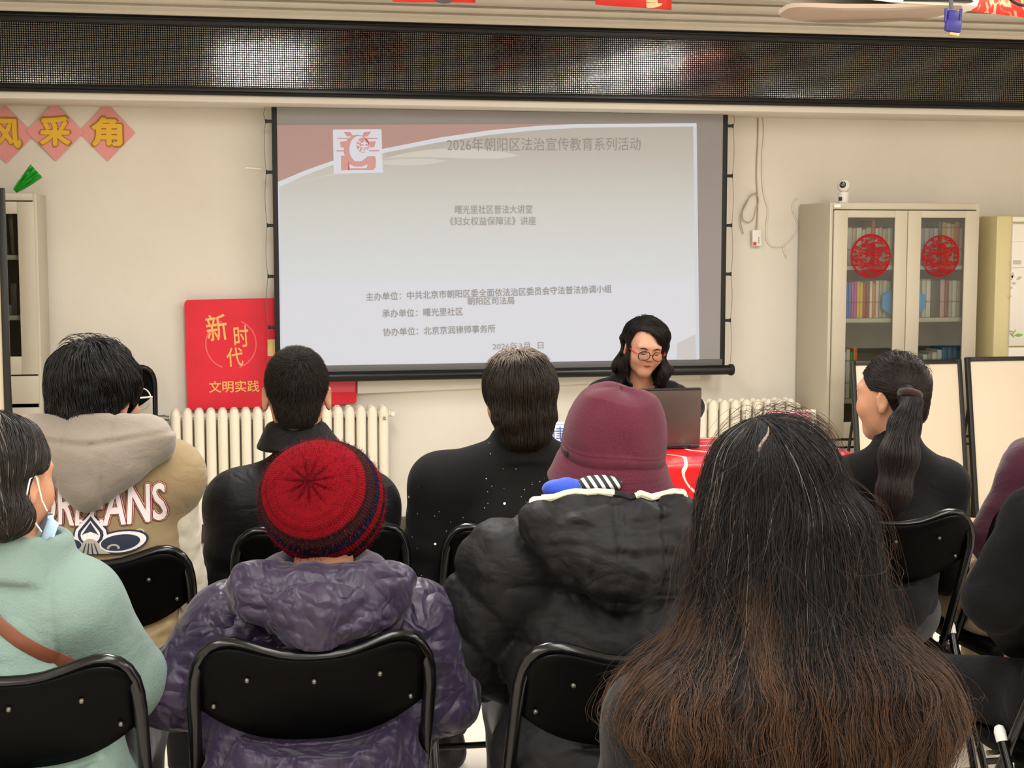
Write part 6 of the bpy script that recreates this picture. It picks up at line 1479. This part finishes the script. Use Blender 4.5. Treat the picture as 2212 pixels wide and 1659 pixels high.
def f(P):
    d = hood(P, hl, hr_, hb, .042, .045, .07); d = smin(d, ell(P, (hl + hr_ + hb) / 3 + [0, -.005, -.01], (.125, .055, .085)), .05)
    q = P - (F.neck + np.array([0, -.02, .05], np.float32)); ring = np.sqrt((np.sqrt((q[:, 0] / 1.35) ** 2 + q[:, 1] ** 2) - .115) ** 2 + ((q[:, 2] + .04) * .6 + q[:, 1] * .10) ** 2) - .026; d = smin(d, ring, .02)
    x0 = hl[0] * .52 + hr_[0] * .48; x1 = hl[0] * .17 + hr_[0] * .83
    for xx in (x0, x1): d = d + .006 * np.exp(-((P[:, 0] - xx) / .004) ** 2) + .004 * np.exp(-((P[:, 0] - xx - .012) / .004) ** 2)
    w = np.abs(P[:, 0] - (x0 + x1) / 2)
    return d + .010 * (crumple(P, 10, 73, (.7, 1, 1.6)) - .5) + .005 * crumple(P, 22, 74)
hd = F.part('hood', f, M_PUF, .005)
# white zip round the hood opening, its cloth lining, the bag inside
bh = bvh_of(hd); CL = Vector(F.L((0, 0, CAM_H)))
def on_surf(px, py, bvh, out=.004):
    d = (F.I.to_3x3() @ Vector(ray(px, py))).normalized(); h = bvh.ray_cast(CL, d); return (h[0] - d * out) if h[0] is not None else None
rimp = []
for px in np.linspace(1150, 1476, 15):
    for py in range(1030, 1150, 2):
        q_ = on_surf(px, py + 4, bh, .0)
        if q_ is not None: rimp.append(q_); break
zp = [rimp[0] + Vector((-.004, -.004, -.022))] + [q_ + Vector((0, -.004, .001)) for q_ in rimp] + [rimp[-1] + Vector((.006, -.002, -.02))]
def fine(pts, n):
    P = np.array(pts); t = np.linspace(0, len(P) - 1, n); return [Vector([float(np.interp(q, range(len(P)), P[:, k])) for k in range(3)]) for q in t]
M_ZIP = mat('cream zip', '#ded6c0', .5); ZF = fine(zp, 120)
zi = sub('hood_zip', F.root, 'chunky cream zip along the hood opening')
b = MB(); b.tube(ZF[:64], .0062, 8); b.build('zip_tape', M_ZIP, zi); b = MB(); b.tube(ZF[78:], .0062, 8); b.build('zip_tape', M_ZIP, zi)
b = MB()
for i in list(range(14, 64)) + list(range(80, 114)): b.box(tuple(ZF[i] + Vector((0, -.003, .0035))), (.0034, .009, .009), .001)
b.build('zip_teeth', M_ZIP, zi)
b = MB(); b.tube(ZF[63:79], .0075, 8, flat=.8); b.build('zip_gap', M_PUF, zi)
la = Vector(F.L(at(1250, 1092, 2.740))); g = G('striped lining'); x, y, z = g.xyz(); stp = g.math('GREATER_THAN', g.math('SINE', g.math('ADD', g.math('MULTIPLY', x, 420.0), g.math('MULTIPLY', z, 260.0))), .1); M_LIN = g.set(col=g.mix(stp, '#1b1b1d', '#c9c5c2'), rough=.8)
lc = np.array(rimp[7] + Vector((-.012, .035, .012)), np.float32); F.part('hood_lining', lambda P: ell(P, lc, (.046, .026, .018)) + .002 * vnoise(P, 30, 5), M_LIN, .005, lc - .1, lc + .1)
bl = np.array(rimp[3] + Vector((.005, .03, .006)), np.float32); bb = sdf_mesh('blue_cloth', lambda P: ell(P, bl, (.043, .028, .021)) + .003 * vnoise(P, 28, 6), bl - .08, bl + .08, .005, m_cloth2('royal blue cloth', '#2646b0', .6, 300, .2, 14, .3, .2), F.root)
F.trousers(M_TR); F.shoes(M_SHOE)
def fh(P):
    Q = HQ(F, P); return smax(ell(Q, (0, -.015, .02), (.083, .100, .10)), smax(-.075 - Q[:, 2], -zcut(Q[:, 1], [(-.1, 1.), (-.01, 1.), (.01, -1.)]) , .01), .01) * F.hs
lo, hi = headbox(F); F.part('hair', fh, M_HBASE, .006, lo, hi)
# the hat
ht = sub('bucket_hat', F.root, 'maroon bucket hat with stitched band')
b = MB(); n = 96; prof = [(.135, -.058), (.1365, -.054), (.1345, -.050), (.128, -.036), (.119, -.012), (.1125, .002), (.1105, .0065), (.1118, .008), (.1120, .024), (.1108, .0255), (.1118, .0275), (.1118, .030), (.1106, .0315), (.1112, .036), (.1095, .056), (.104, .082), (.0955, .104), (.0865, .120), (.0795, .128), (.0780, .1295), (.074, .132), (.055, .140), (.028, .145), (.0005, .146)]
VV = []; rg = np.random.default_rng(8)
for r, z in prof:
    for k in range(n):
        a = 2 * PI * k / n; wob = 1 + (.018 * math.sin(2 * a + .6) + .010 * math.sin(3 * a + 2) + .006 * math.sin(5 * a + z * 40)) * (1.3 if z < 0 else .7)
        dz = (.006 * math.sin(2 * a + 1.2) + .004 * math.sin(3 * a)) if z < .0 else .004 * math.sin(3 * a + z * 20)
        dent = .008 * math.exp(-(((a - 4.45) / .35) ** 2 + ((z - .048) / .018) ** 2)) + .006 * math.exp(-(((a - 5.1) / .3) ** 2 + ((z - .070) / .02) ** 2)) + .010 * math.exp(-(((a - 3.8) / .3) ** 2 + ((z - .115) / .02) ** 2))
        rr = (r - dent) * wob; VV.append((rr * math.cos(a) * .965, rr * math.sin(a) * 1.06, z + dz))
inner = [(.127, -.054), (.112, -.01), (.104, .02)]
for r, z in inner:
    for k in range(n): a = 2 * PI * k / n; VV.append((r * math.cos(a) * .965, r * math.sin(a) * 1.06, z))
m0 = len(prof); b.v = VV; b.f = [(i * n + k, i * n + (k + 1) % n, (i + 1) * n + (k + 1) % n, (i + 1) * n + k) for i in range(m0 - 1) for k in range(n)]
b.f += [(k, m0 * n + k, m0 * n + (k + 1) % n, (k + 1) % n) for k in range(n)] + [((m0 + i) * n + k, (m0 + i + 1) * n + k, (m0 + i + 1) * n + (k + 1) % n, (m0 + i) * n + (k + 1) % n) for i in range(2) for k in range(n)]
b.f.append(tuple((m0 - 1) * n + k for k in range(n))); b.mi = [0] * len(b.f)
def m_hat():
    g = G('maroon tweed'); v = g.node('ShaderNodeTexVoronoi', feature='F1'); v.inputs['Scale'].default_value = 430; v.inputs['Randomness'].default_value = .45; g.link(g.scale((1, 1, .8)), v.inputs['Vector'])
    x, y, z = g.xyz(); st = g.math('LESS_THAN', g.math('ABSOLUTE', g.math('SUBTRACT', g.math('FRACT', g.math('MULTIPLY', z, 90.0)), .5)), .06); st = g.math('MULTIPLY', st, g.math('LESS_THAN', z, -.01))
    n = g.noise(7, detail=4); c_ = g.mix(n, '#44192a', '#572531'); c_ = g.mix(g.math('MULTIPLY', g.math('GREATER_THAN', v.outputs['Distance'], .5), .35), c_, '#5e303a')
    g.bump(g.math('ADD', g.math('SUBTRACT', g.math('MULTIPLY', v.outputs['Distance'], .6), g.math('MULTIPLY', st, .5)), g.math('MULTIPLY', g.noise(9, detail=3, dist=.6), 1.6)), .3, .006)
    return g.set(col=g.mix(g.math('MULTIPLY', st, .5), c_, '#3a161e'), rough=.95, spec=.05, sheen=.1)
hh = b.build('hat_felt', m_hat(), ht, sharp=70)
hh.location = F.L(at(1323, 985, 2.860)) + np.array([0, 0, -.002]); hh.rotation_euler = (.17, .045, .2); hh.scale = (.96, .96, .98)
b = MB(); b.box((-.1105, -.02, .015), (.0025, .018, .012), .001); lb = b.build('side_tab', mat('dark tab', '#2a1218', .6), ht); lb.location = hh.location; lb.rotation_euler = hh.rotation_euler; lb.scale = hh.scale

# ---- woman in the mint fleece
F = Fig('woman in a mint green fleece with a blue face mask hooked on her ear', -0.34, 2.80, -.06, head=at(2, 1040, 2.770), hs=.95, yaw=-.55, pitch=.12, sh=(at(-120, 1318, 2.770), at(158, 1312, 2.770)), waist=.155, depth=.115, nape=None)
F.neck = F.L(at(42, 1215, 2.780)); F.el = [np.array([-.27, .05, .72], np.float32), np.array([.168, .04, .735], np.float32)]
F.sit(-0.34, 2.80, -0.03); F.body()
M_MINT = m_cloth2('mint fleece', '#758a83', .95, 240, .35, 8, .3, .1, c2='#6c8079')
def f(P):
    d = smin(F.torso(P, .020), F.arms(P, .030), .035) + .004 * ridged(P, 7, 81, (1, 1, 1.3)) * np.clip((F.mid[2] - P[:, 2]) / .1, 0, 1)
    q = P - F.neck - np.array([.0, .0, .022], np.float32); q[:, 2] += q[:, 0] * .12
    cl = smax(np.abs(np.sqrt((q[:, 0] / 1.08) ** 2 + q[:, 1] ** 2) - .082 + q[:, 2] * .15) - .011, np.abs(q[:, 2]) - .042, .014)
    d = smin(d, cl, .012)
    d = d + .004 * np.exp(-((np.abs(P[:, 0] - F.mid[0]) - F.sw * .80 + (P[:, 2] - F.mid[2]) * .10) / .0035) ** 2) * (P[:, 1] < F.mid[1] + .02)
    return smax(d, F.seat - .06 - P[:, 2], .02)
jk = F.part('fleece', f, M_MINT)
F.trousers(m_cloth2('charcoal trousers', '#2c2c30', .9)); F.shoes(M_SHOE)
Rm = F.R; hp = lambda x, y, z: F.head + (Rm @ np.array([x, y, z], np.float32)) * F.hs
HLm = [(-.12, -.11), (-.06, -.11), (-.035, -.055), (-.012, .022), (.03, .03), (.07, .075), (.12, .09)]
bunc = F.L(at(12, 1118, 2.69))
def fh(P):
    Q = HQ(F, P); d = ell(Q, (0, -.016, .034), (.088, .106, .095)); d = smin(d, ell(Q, (-.01, -.06, -.045), (.072, .055, .07)), .04); d = smax(d, zcut(Q[:, 1], HLm) - Q[:, 2], .008) * F.hs
    return smin(d, ell(P, bunc, (.045, .030, .035)), .04) + .0022 * vnoise(P, 26, 83)
lo, hi = headbox(F, .03, .08); hr = F.part('hair', fh, M_HBASE, .0055, lo, hi)
roots = surf_points(fh, lo, hi, 4200, RNG, lambda P: HQ(F, P)[:, 2] > -.06)
def df(P, t):
    v = bunc + [0, 0, -.02] - P; return v / np.maximum(np.linalg.norm(v, axis=1, keepdims=True), .03) + np.array([0, 0, -.25], np.float32)
S = comb(fh, roots, df, .0095, 13, RNG.uniform(.0005, .005, len(roots)), RNG, .10)
strands('hair_strands', list(S), .0007, m_hair('greying hair', '#0e0c0b', '#1c1714', grey=.05, rough=.45, spec=.25, greyc='#6f6862'), hr)
# mask and its loop
M_MSK = mat('pale blue mask', '#a9c6e0', .7, var=.06, vscale=20)
mk = sub('face_mask', F.root, 'pale blue face mask')
b = MB(); P_ = []
for i in range(7):
    v = i / 6; P_.append([hp(.085 * math.sin(a) * 1.02, .095 * math.cos(a) + .012, -.060 - .055 * v + .004 * math.sin(v * 18)) for a in np.linspace(-1.15, 1.3, 20)])
b.grid(P_); o = b.build('mask_sheet', M_MSK, mk); o.modifiers.new('thick', 'SOLIDIFY').thickness = .0015
b = MB(); b.grid([[Vector(hp(.084, .03 - .01 * v, -.075 - .02 * v)) + Vector((.022 * u - .008 * v, -.010 * u, -.022 * v + .004 * math.sin(u * 5))) for u in np.linspace(0, 1, 8)] for v in np.linspace(-.2, 1, 6)]); o = b.build('mask_edge', M_MSK, mk); o.modifiers.new('thick', 'SOLIDIFY').thickness = .002
b = MB(); b.tube([hp(.086, .03, -.05), hp(.0885, .012, -.03), hp(.0895, -.008, .015), hp(.0895, -.024, .012), hp(.089, -.031, -.02), hp(.087, -.018, -.055), hp(.086, .018, -.088)], .0016, 8); b.build('ear_loop', M_WHITE, mk)
# brown bag strap across the back
bj = bvh_of(jk); t = thing('shoulder_bag', 'brown leather bag strap crossing the back of the mint fleece', 'bag', tuple(F.M @ Vector(F.L(at(60, 1385, 2.650))))); t.rotation_euler = (0, 0, -.06)
pl = [F.L(at(x, y, 2.670)) for x, y in ((-150, 1215), (-90, 1262), (-40, 1312), (0, 1350), (45, 1382), (90, 1410), (130, 1432), (175, 1462), (230, 1500))]
row = []
for p in fine([Vector(p) for p in pl], 60):
    h = ray_back(bj, p.x, p.z); row.append(Vector((p.x, (h.y if h else p.y) - .004, p.z)))
I2 = (Matrix.Translation(t.location) @ Matrix.Rotation(-.06, 4, 'Z')).inverted() @ F.M
b = MB(); dn = Vector((.55, 0, .83)) * .0115
b.grid([[I2 @ (p + dn * s + Vector((0, -.003 * (1 - abs(s)), 0))) for p in row] for s in (-1, -.92, 0, .92, 1)]); o = b.build('strap', mat('brown leather', '#6e3f2c', .4, var=.2, vscale=30), t); o.modifiers.new('thick', 'SOLIDIFY').thickness = .004
# ---- woman with long loose brown hair, nearest the camera
F = Fig('woman with long loose brown hair over a black sweater, seen from behind', px_x(1682, 1.98), 1.95, 0.0, head=at(1660, 1088, 1.99), hs=.97, pitch=.06, sh=(at(1428, 1562, 1.96), at(1925, 1545, 1.96)), waist=.15, depth=.105, arm=.050)
F.sit(px_x(1690, 1.72), 1.92, 0.0); F.body(.007)
M_SW = m_cloth2('coarse black wool', '#0f0f11', .95, 420, .4, 12, .3, .1)
def f(P):
    d = smin(F.torso(P, .014), F.arms(P, .020), .03) + .003 * ridged(P, 9, 91)
    q = P - F.neck; d = smin(d, smax(np.sqrt(q[:, 0] ** 2 + q[:, 1] ** 2) - .066, np.abs(q[:, 2]) - .03, .012), .02); return smax(d, F.seat - .06 - P[:, 2], .02)
F.part('sweater', f, M_SW)
F.trousers(M_TR, .012, .010); F.shoes(M_SHOE)
zy = lambda y: float(F.L(at(1680, y, 2.03))[2])
ENV = [(1760, .125, .09), (1700, .14, .11), (1659, .150, .125), (1600, .172, .135), (1540, .205, .140), (1484, .226, .140), (1435, .214, .135), (1386, .190, .130), (1347, .158, .122), (1313, .137, .115), (1240, .126, .108), (1143, .118, .108), (1045, .106, .106), (1000, .097, .10), (940, .08, .08)]
ZE = [zy(e[0]) for e in ENV]; EA = [e[1] for e in ENV]; EB = [e[2] for e in ENV]
cx0 = F.head[0]
XC = [(float(F.L(at(px, y, 2.03))[0])) for y, px in ((1760, 1640), (1659, 1640), (1540, 1634), (1484, 1634), (1435, 1636), (1347, 1648), (1313, 1644), (1240, 1653), (1143, 1658), (1045, 1660), (940, 1660))]; XZ = [zy(y) for y in (1760, 1659, 1540, 1484, 1435, 1347, 1313, 1240, 1143, 1045, 940)]
def fh(P):
    Q = HQ(F, P); d = ell(Q, (0, -.016, .030), (.092, .108, .100)) * F.hs
    z = P[:, 2]; a = np.interp(z, ZE, EA); b = np.interp(z, ZE, EB); xc = np.interp(z, XZ, XC)
    yc = np.interp(z, [zy(1659), zy(1400), zy(1143), zy(1000)], [F.mid[1] - .045, F.mid[1] - .045, F.head[1] - .032, F.head[1] - .02])
    x = P[:, 0] - xc; y = P[:, 1] - yc
    th = np.arctan2(y, x); ln = 1 + .035 * np.sin(th * 9 + z * 9) * np.clip((zy(1250) - z) / .1, 0, 1) + .018 * np.sin(th * 17 + 2 + z * 14)
    pw = np.interp(z, [zy(1400), zy(1300)], [3.2, 2.0]); e = (((np.abs(x) / a) ** pw + (np.abs(y) / b) ** pw) ** (1 / pw) / ln - 1) * np.minimum(a, b) * .8
    e = smax(e, z - F.head[2] - .01, .04); e = smax(e, zy(1740) - z + .03 * np.sin(x * 40), .02)
    d = smin(d, e, .035)
    face = smax(np.sqrt((Q[:, 0] / .072) ** 2 + ((Q[:, 2] + .04) / .11) ** 2) * .08 - .08, .03 - Q[:, 1], .012) * F.hs
    front = smax(.055 - (P[:, 1] - F.mid[1]), z - F.mid[2] - .12, .01)
    return smax(smax(d, -face, .01), -smax(np.abs(x) - .09, np.where(z < F.head[2] - .09, .045 - (P[:, 1] - F.mid[1]), 1), .01), .01)
lo = np.array([F.head[0] - .34, F.head[1] - .30, zy(1770)], np.float32); hi = F.head + np.array([.34, .22, .2], np.float32)
g = G('long hair mass'); x, y, z = g.xyz(); n = g.noise(1.0, g.scale((75, 75, 2.2)), detail=4, rough=.6)
hgt = g.math('DIVIDE', g.math('SUBTRACT', z, zy(1659)), zy(900) - zy(1659)); c_ = g.ramp(g.math('ADD', hgt, g.math('MULTIPLY', g.math('SUBTRACT', n, .5), .25)), [(.0, '#2c1a12'), (.35, '#170e0b'), (.62, '#0c0909'), (1, '#080707')])
c_ = g.mix(g.math('MULTIPLY', g.math('GREATER_THAN', n, .58), .5), c_, '#060505'); g.bump(n, .5, .006); M_LHB = g.set(col=c_, rough=.45, spec=.3)
hr = F.part('hair', fh, M_LHB, .006, lo, hi)
PT0 = F.head + F.R @ np.array([-.022, -.045, .12], np.float32) * F.hs
hz = F.head[2]
def df(P, t):
    Q = HQ(F, P); v = P - PT0; v[:, 1] = v[:, 1] * .55 - .02; v /= np.maximum(np.linalg.norm(v, axis=1, keepdims=True), 1e-5); a = np.clip((Q[:, 2] + .01) / .07, 0, 1)[:, None]
    low = np.clip((zy(1480) - P[:, 2]) / .08, 0, 1); n = vnoise(P * np.array([1, 1, .5], np.float32), 13, 95); n2 = vnoise(P * np.array([1, 1, .35], np.float32), 32, 96)
    xr = P[:, 0] - F.mid[0]
    n3 = np.sin(P[:, 2] * 46 + 6 * vnoise(P * np.array([1, 1, .2], np.float32), 17, 97)) * np.clip((zy(1250) - P[:, 2]) / .12, 0, 1)
    w = np.stack([.20 * n + .16 * n2 + .34 * n3 - low * np.sign(xr) * np.clip(np.abs(xr) / .2, 0, 1) * .55, 0 * n, -np.ones(len(P))], 1)
    return v * a + w.astype(np.float32) * (1 - a * .8)
keep = lambda P: (HQ(F, P)[:, 2] > -.02) & (P[:, 1] < F.head[1] + .075)
roots = surf_points(fh, lo, hi, 15000, RNG, keep)
ln_ = RNG.uniform(.80, 1.12, len(roots))
S = comb(fh, roots, df, .0142, 50, np.abs(RNG.normal(.002, .0035, len(roots))), RNG, .11, .09, 1.0, ln_)
M_LH = m_hair('long brown hair', '#090708', '#33231a', rough=.45, spec=.22, tip_at=.97)
cr = [n for n in M_LH.node_tree.nodes if n.type == 'VALTORGB'][0].color_ramp
e = cr.elements.new(.45); e.color = lin('#0e0909'); e = cr.elements.new(.72); e.color = lin('#1a110d')
for M_ in (M_LH,):
    nt = M_.node_tree; b_ = nt.nodes['Principled BSDF']; old = b_.inputs['Base Color'].links[0].from_socket
    tc = nt.nodes.new('ShaderNodeTexCoord'); mp = nt.nodes.new('ShaderNodeMapping'); mp.inputs['Scale'].default_value = (22, 8, 2.6); nt.links.new(tc.outputs['Object'], mp.inputs[0])
    nz = nt.nodes.new('ShaderNodeTexNoise'); nz.inputs['Scale'].default_value = 1.0; nz.inputs['Detail'].default_value = 2; nt.links.new(mp.outputs[0], nz.inputs['Vector'])
    rp = nt.nodes.new('ShaderNodeValToRGB'); rp.color_ramp.elements[0].position = .54; rp.color_ramp.elements[1].position = .72; nt.links.new(nz.outputs['Fac'], rp.inputs[0])
    sz = nt.nodes.new('ShaderNodeSeparateXYZ'); nt.links.new(tc.outputs['Object'], sz.inputs[0])
    mr = nt.nodes.new('ShaderNodeMapRange'); mr.inputs[1].default_value = zy(1180); mr.inputs[2].default_value = zy(1480); nt.links.new(sz.outputs[2], mr.inputs[0])
    mu = nt.nodes.new('ShaderNodeMath'); mu.operation = 'MULTIPLY'; nt.links.new(rp.outputs[0], mu.inputs[0]); nt.links.new(mr.outputs[0], mu.inputs[1])
    mx = nt.nodes.new('ShaderNodeMix'); mx.data_type = 'RGBA'; nt.links.new(mu.outputs[0], mx.inputs[0]); nt.links.new(old, mx.inputs[6]); mx.inputs[7].default_value = lin('#634426'); nt.links.new(mx.outputs[2], b_.inputs['Base Color'])
strands('hair_strands', list(S), .00030, M_LH, hr, .5)
# lower lengths that start further down, so that the fall stays full
r2 = surf_points(fh, lo, hi, 8000, RNG, lambda P: (P[:, 2] < zy(1200)) & (P[:, 2] > zy(1480)) & (P[:, 1] < F.mid[1] + .05))
S2 = comb(fh, r2, df, .0135, 24, np.abs(RNG.normal(.003, .005, len(r2))), RNG, .18, .14, 1.0, RNG.uniform(.6, 1.1, len(r2)))
M_LH2 = m_hair('long brown hair lengths', '#150e0b', '#543a27', rough=.45, spec=.25, tip_at=.9)
strands('hair_lengths', list(S2), .00030, M_LH2, hr, .4)
# stray hairs
ex = surf_points(fh, lo, hi, 760, RNG, lambda P: (P[:, 1] < F.head[1] + .09) & (P[:, 2] > zy(1500)))
side = np.where(ex[:, 0:1] > F.head[0], 1.0, -.6).astype(np.float32)
S3 = comb(fh, ex, lambda P, t: np.concatenate([side * (.55 - .5 * t), -.15 + 0 * side, -.75 + 0 * side], 1), .010, 16, RNG.uniform(.006, .028, len(ex)), RNG, .45, .12, .55)
tp_ = surf_points(fh, lo, hi, 110, RNG, lambda P: HQ(F, P)[:, 2] > .115)
S4 = comb(fh, tp_, lambda P, t: np.concatenate([(P[:, 0:1] - F.head[0]) * 9 + .25, 0 * P[:, 0:1], .55 - 1.3 * t + 0 * P[:, 0:1]], 1), .009, 14, RNG.uniform(.006, .02, len(tp_)), RNG, .35, .05, .4)
strands('stray_hairs', list(S3) + list(S4), .00020, m_hair('stray hair', '#100b0a', '#33231a', rough=.45, spec=.2), hr, .6)
gy = surf_points(fh, lo, hi, 45, RNG, lambda P: (np.linalg.norm(P - PT0, axis=1) < .11))
strands('grey_hairs', list(comb(fh, gy, df, .012, 30, .0065, RNG, .16, .05)), .00024, mat('grey hair', '#6f6a64', .35), hr, .6)
bh_ = bvh_of(hr); CLL = Vector(F.L((0, 0, CAM_H))); pa = []
for k in range(22):
    u = k / 21; dd = (F.I.to_3x3() @ Vector(ray(1660 - 22 * u + 4 * math.sin(u * 7), 922 + 66 * u))).normalized(); hh_ = bh_.ray_cast(CLL, dd)
    if hh_[0] is not None: pa.append(hh_[0] - dd * .0022)
rg = np.random.default_rng(4); b = MB(); b.tube(pa, [.0006 + .0021 * math.sin(PI * i / 21) * rg.uniform(.5, 1.2) for i in range(len(pa))], 8, flat=1.0); b.build('parting', mat('scalp', '#6e6055', .7), F.root)
# ---- person in black seated sideways, and the person in burgundy beyond
cx_, cy_ = 1.905, 2.96
F = Fig('person in black at the edge of the audience, one arm and thigh in view', cx_, cy_, .03, head=at(2330, 900, 2.96), hs=.95, sh=(at(2246, 1135, 2.93), at(2560, 1140, 2.96)), waist=.15, depth=.115)
F.el = [F.L(at(2152, 1292, 2.98)), F.el[1] + np.array([0, .08, 0], np.float32)]; F.wr = [F.L(at(2205, 1372, 3.18)), np.array([.10, .24, .66], np.float32)]
kn = F.L(at(2005, 1475, 3.36)); F.kn = [kn.astype(np.float32), np.array([.13, .42, .53], np.float32)]; F.ank = [F.L(atz(1985, 1800, .1)).astype(np.float32), np.array([.14, .38, .10], np.float32)]
F.ank[0] = np.array([kn[0] - .01, kn[1] + .03, .10], np.float32)
F.sit(1.905, 2.945, .03); F.body(.006)
def f(P): return smax(smin(F.torso(P, .018), F.arms(P, .024), .03) + .004 * ridged(P, 9, 101), F.seat - .03 - P[:, 2], .02)
F.part('sweatshirt', f, m_cloth2('charcoal black fleece', '#0a0a0b', .92, 300, .2, 9, .35, .02))
M_CORD = m_cloth2('black corduroy', '#08080a', .9, 300, .2, 9, .4, .02)
lo, hi = F.bounds(.06); hi[2] = F.seat + .28
F.part('trousers', lambda P: smax(smax(F.legs_sdf(P, .014) + .004 * ridged(P, 11, 102, (1.5, .6, 1)), .115 - P[:, 2], .01), P[:, 2] - F.seat - .19, .01), M_CORD, .008, lo, hi)
F.shoes(M_SHOE)
def fh(P):
    Q = HQ(F, P); return smax(ell(Q, (0, -.016, .034), (.086, .104, .096)), zcut(Q[:, 1], [(-.12, -.09), (-.04, -.08), (-.02, .02), (.04, .03), (.08, .09)]) - Q[:, 2], .01) * F.hs
def side_hair(h):
    lo, hi = headbox(F, .0); hr = F.part('hair', fh, M_HBASE, h, lo, hi); c = F.head + F.R @ np.array([0, -.05, .12], np.float32)
    rt = surf_points(fh, lo, hi, 2600, RNG, lambda P: HQ(F, P)[:, 2] > zcut(HQ(F, P)[:, 1], [(-.12, -.08), (-.04, -.07), (-.02, .03), (.04, .04), (.08, .1)]))
    S = comb(fh, rt, lambda P, t: (P - c) / np.maximum(np.linalg.norm(P - c, axis=1, keepdims=True), 1e-4) + np.array([0, 0, -.5], np.float32), .006, 8, RNG.uniform(.001, .006, len(rt)), RNG, .2)
    strands('hair_strands', list(S), .0006, M_DKHAIR, hr)
side_hair(.006)
cx_, cy_ = 2.25, 3.87
F = Fig('person in a burgundy top and beige trousers, mostly out of the picture', cx_, cy_, .03, head=at(2300, 800, 3.88), hs=.95, sh=(at(2228, 1010, 3.86), at(2470, 1010, 3.88)), waist=.145, depth=.11)
F.el = [F.L(at(2146, 1165, 3.86)), F.el[1]]; F.wr = [F.L(at(2185, 1225, 4.10)), np.array([.06, .24, .68], np.float32)]
F.sit(2.26, 3.86, .03); F.body(.007)
F.part('top', lambda P: smax(smin(F.torso(P, .016), F.arms(P, .020), .03) + .004 * ridged(P, 10, 111), F.seat - .03 - P[:, 2], .02), m_cloth2('burgundy fleece', '#431a2c', .92, 280, .3, 9, .35, .3))
F.trousers(m_cloth2('beige cotton', '#a39374', .9, 300, .2, 8, .5, .1), .02); F.shoes(M_SHOE)
side_hair(.007)
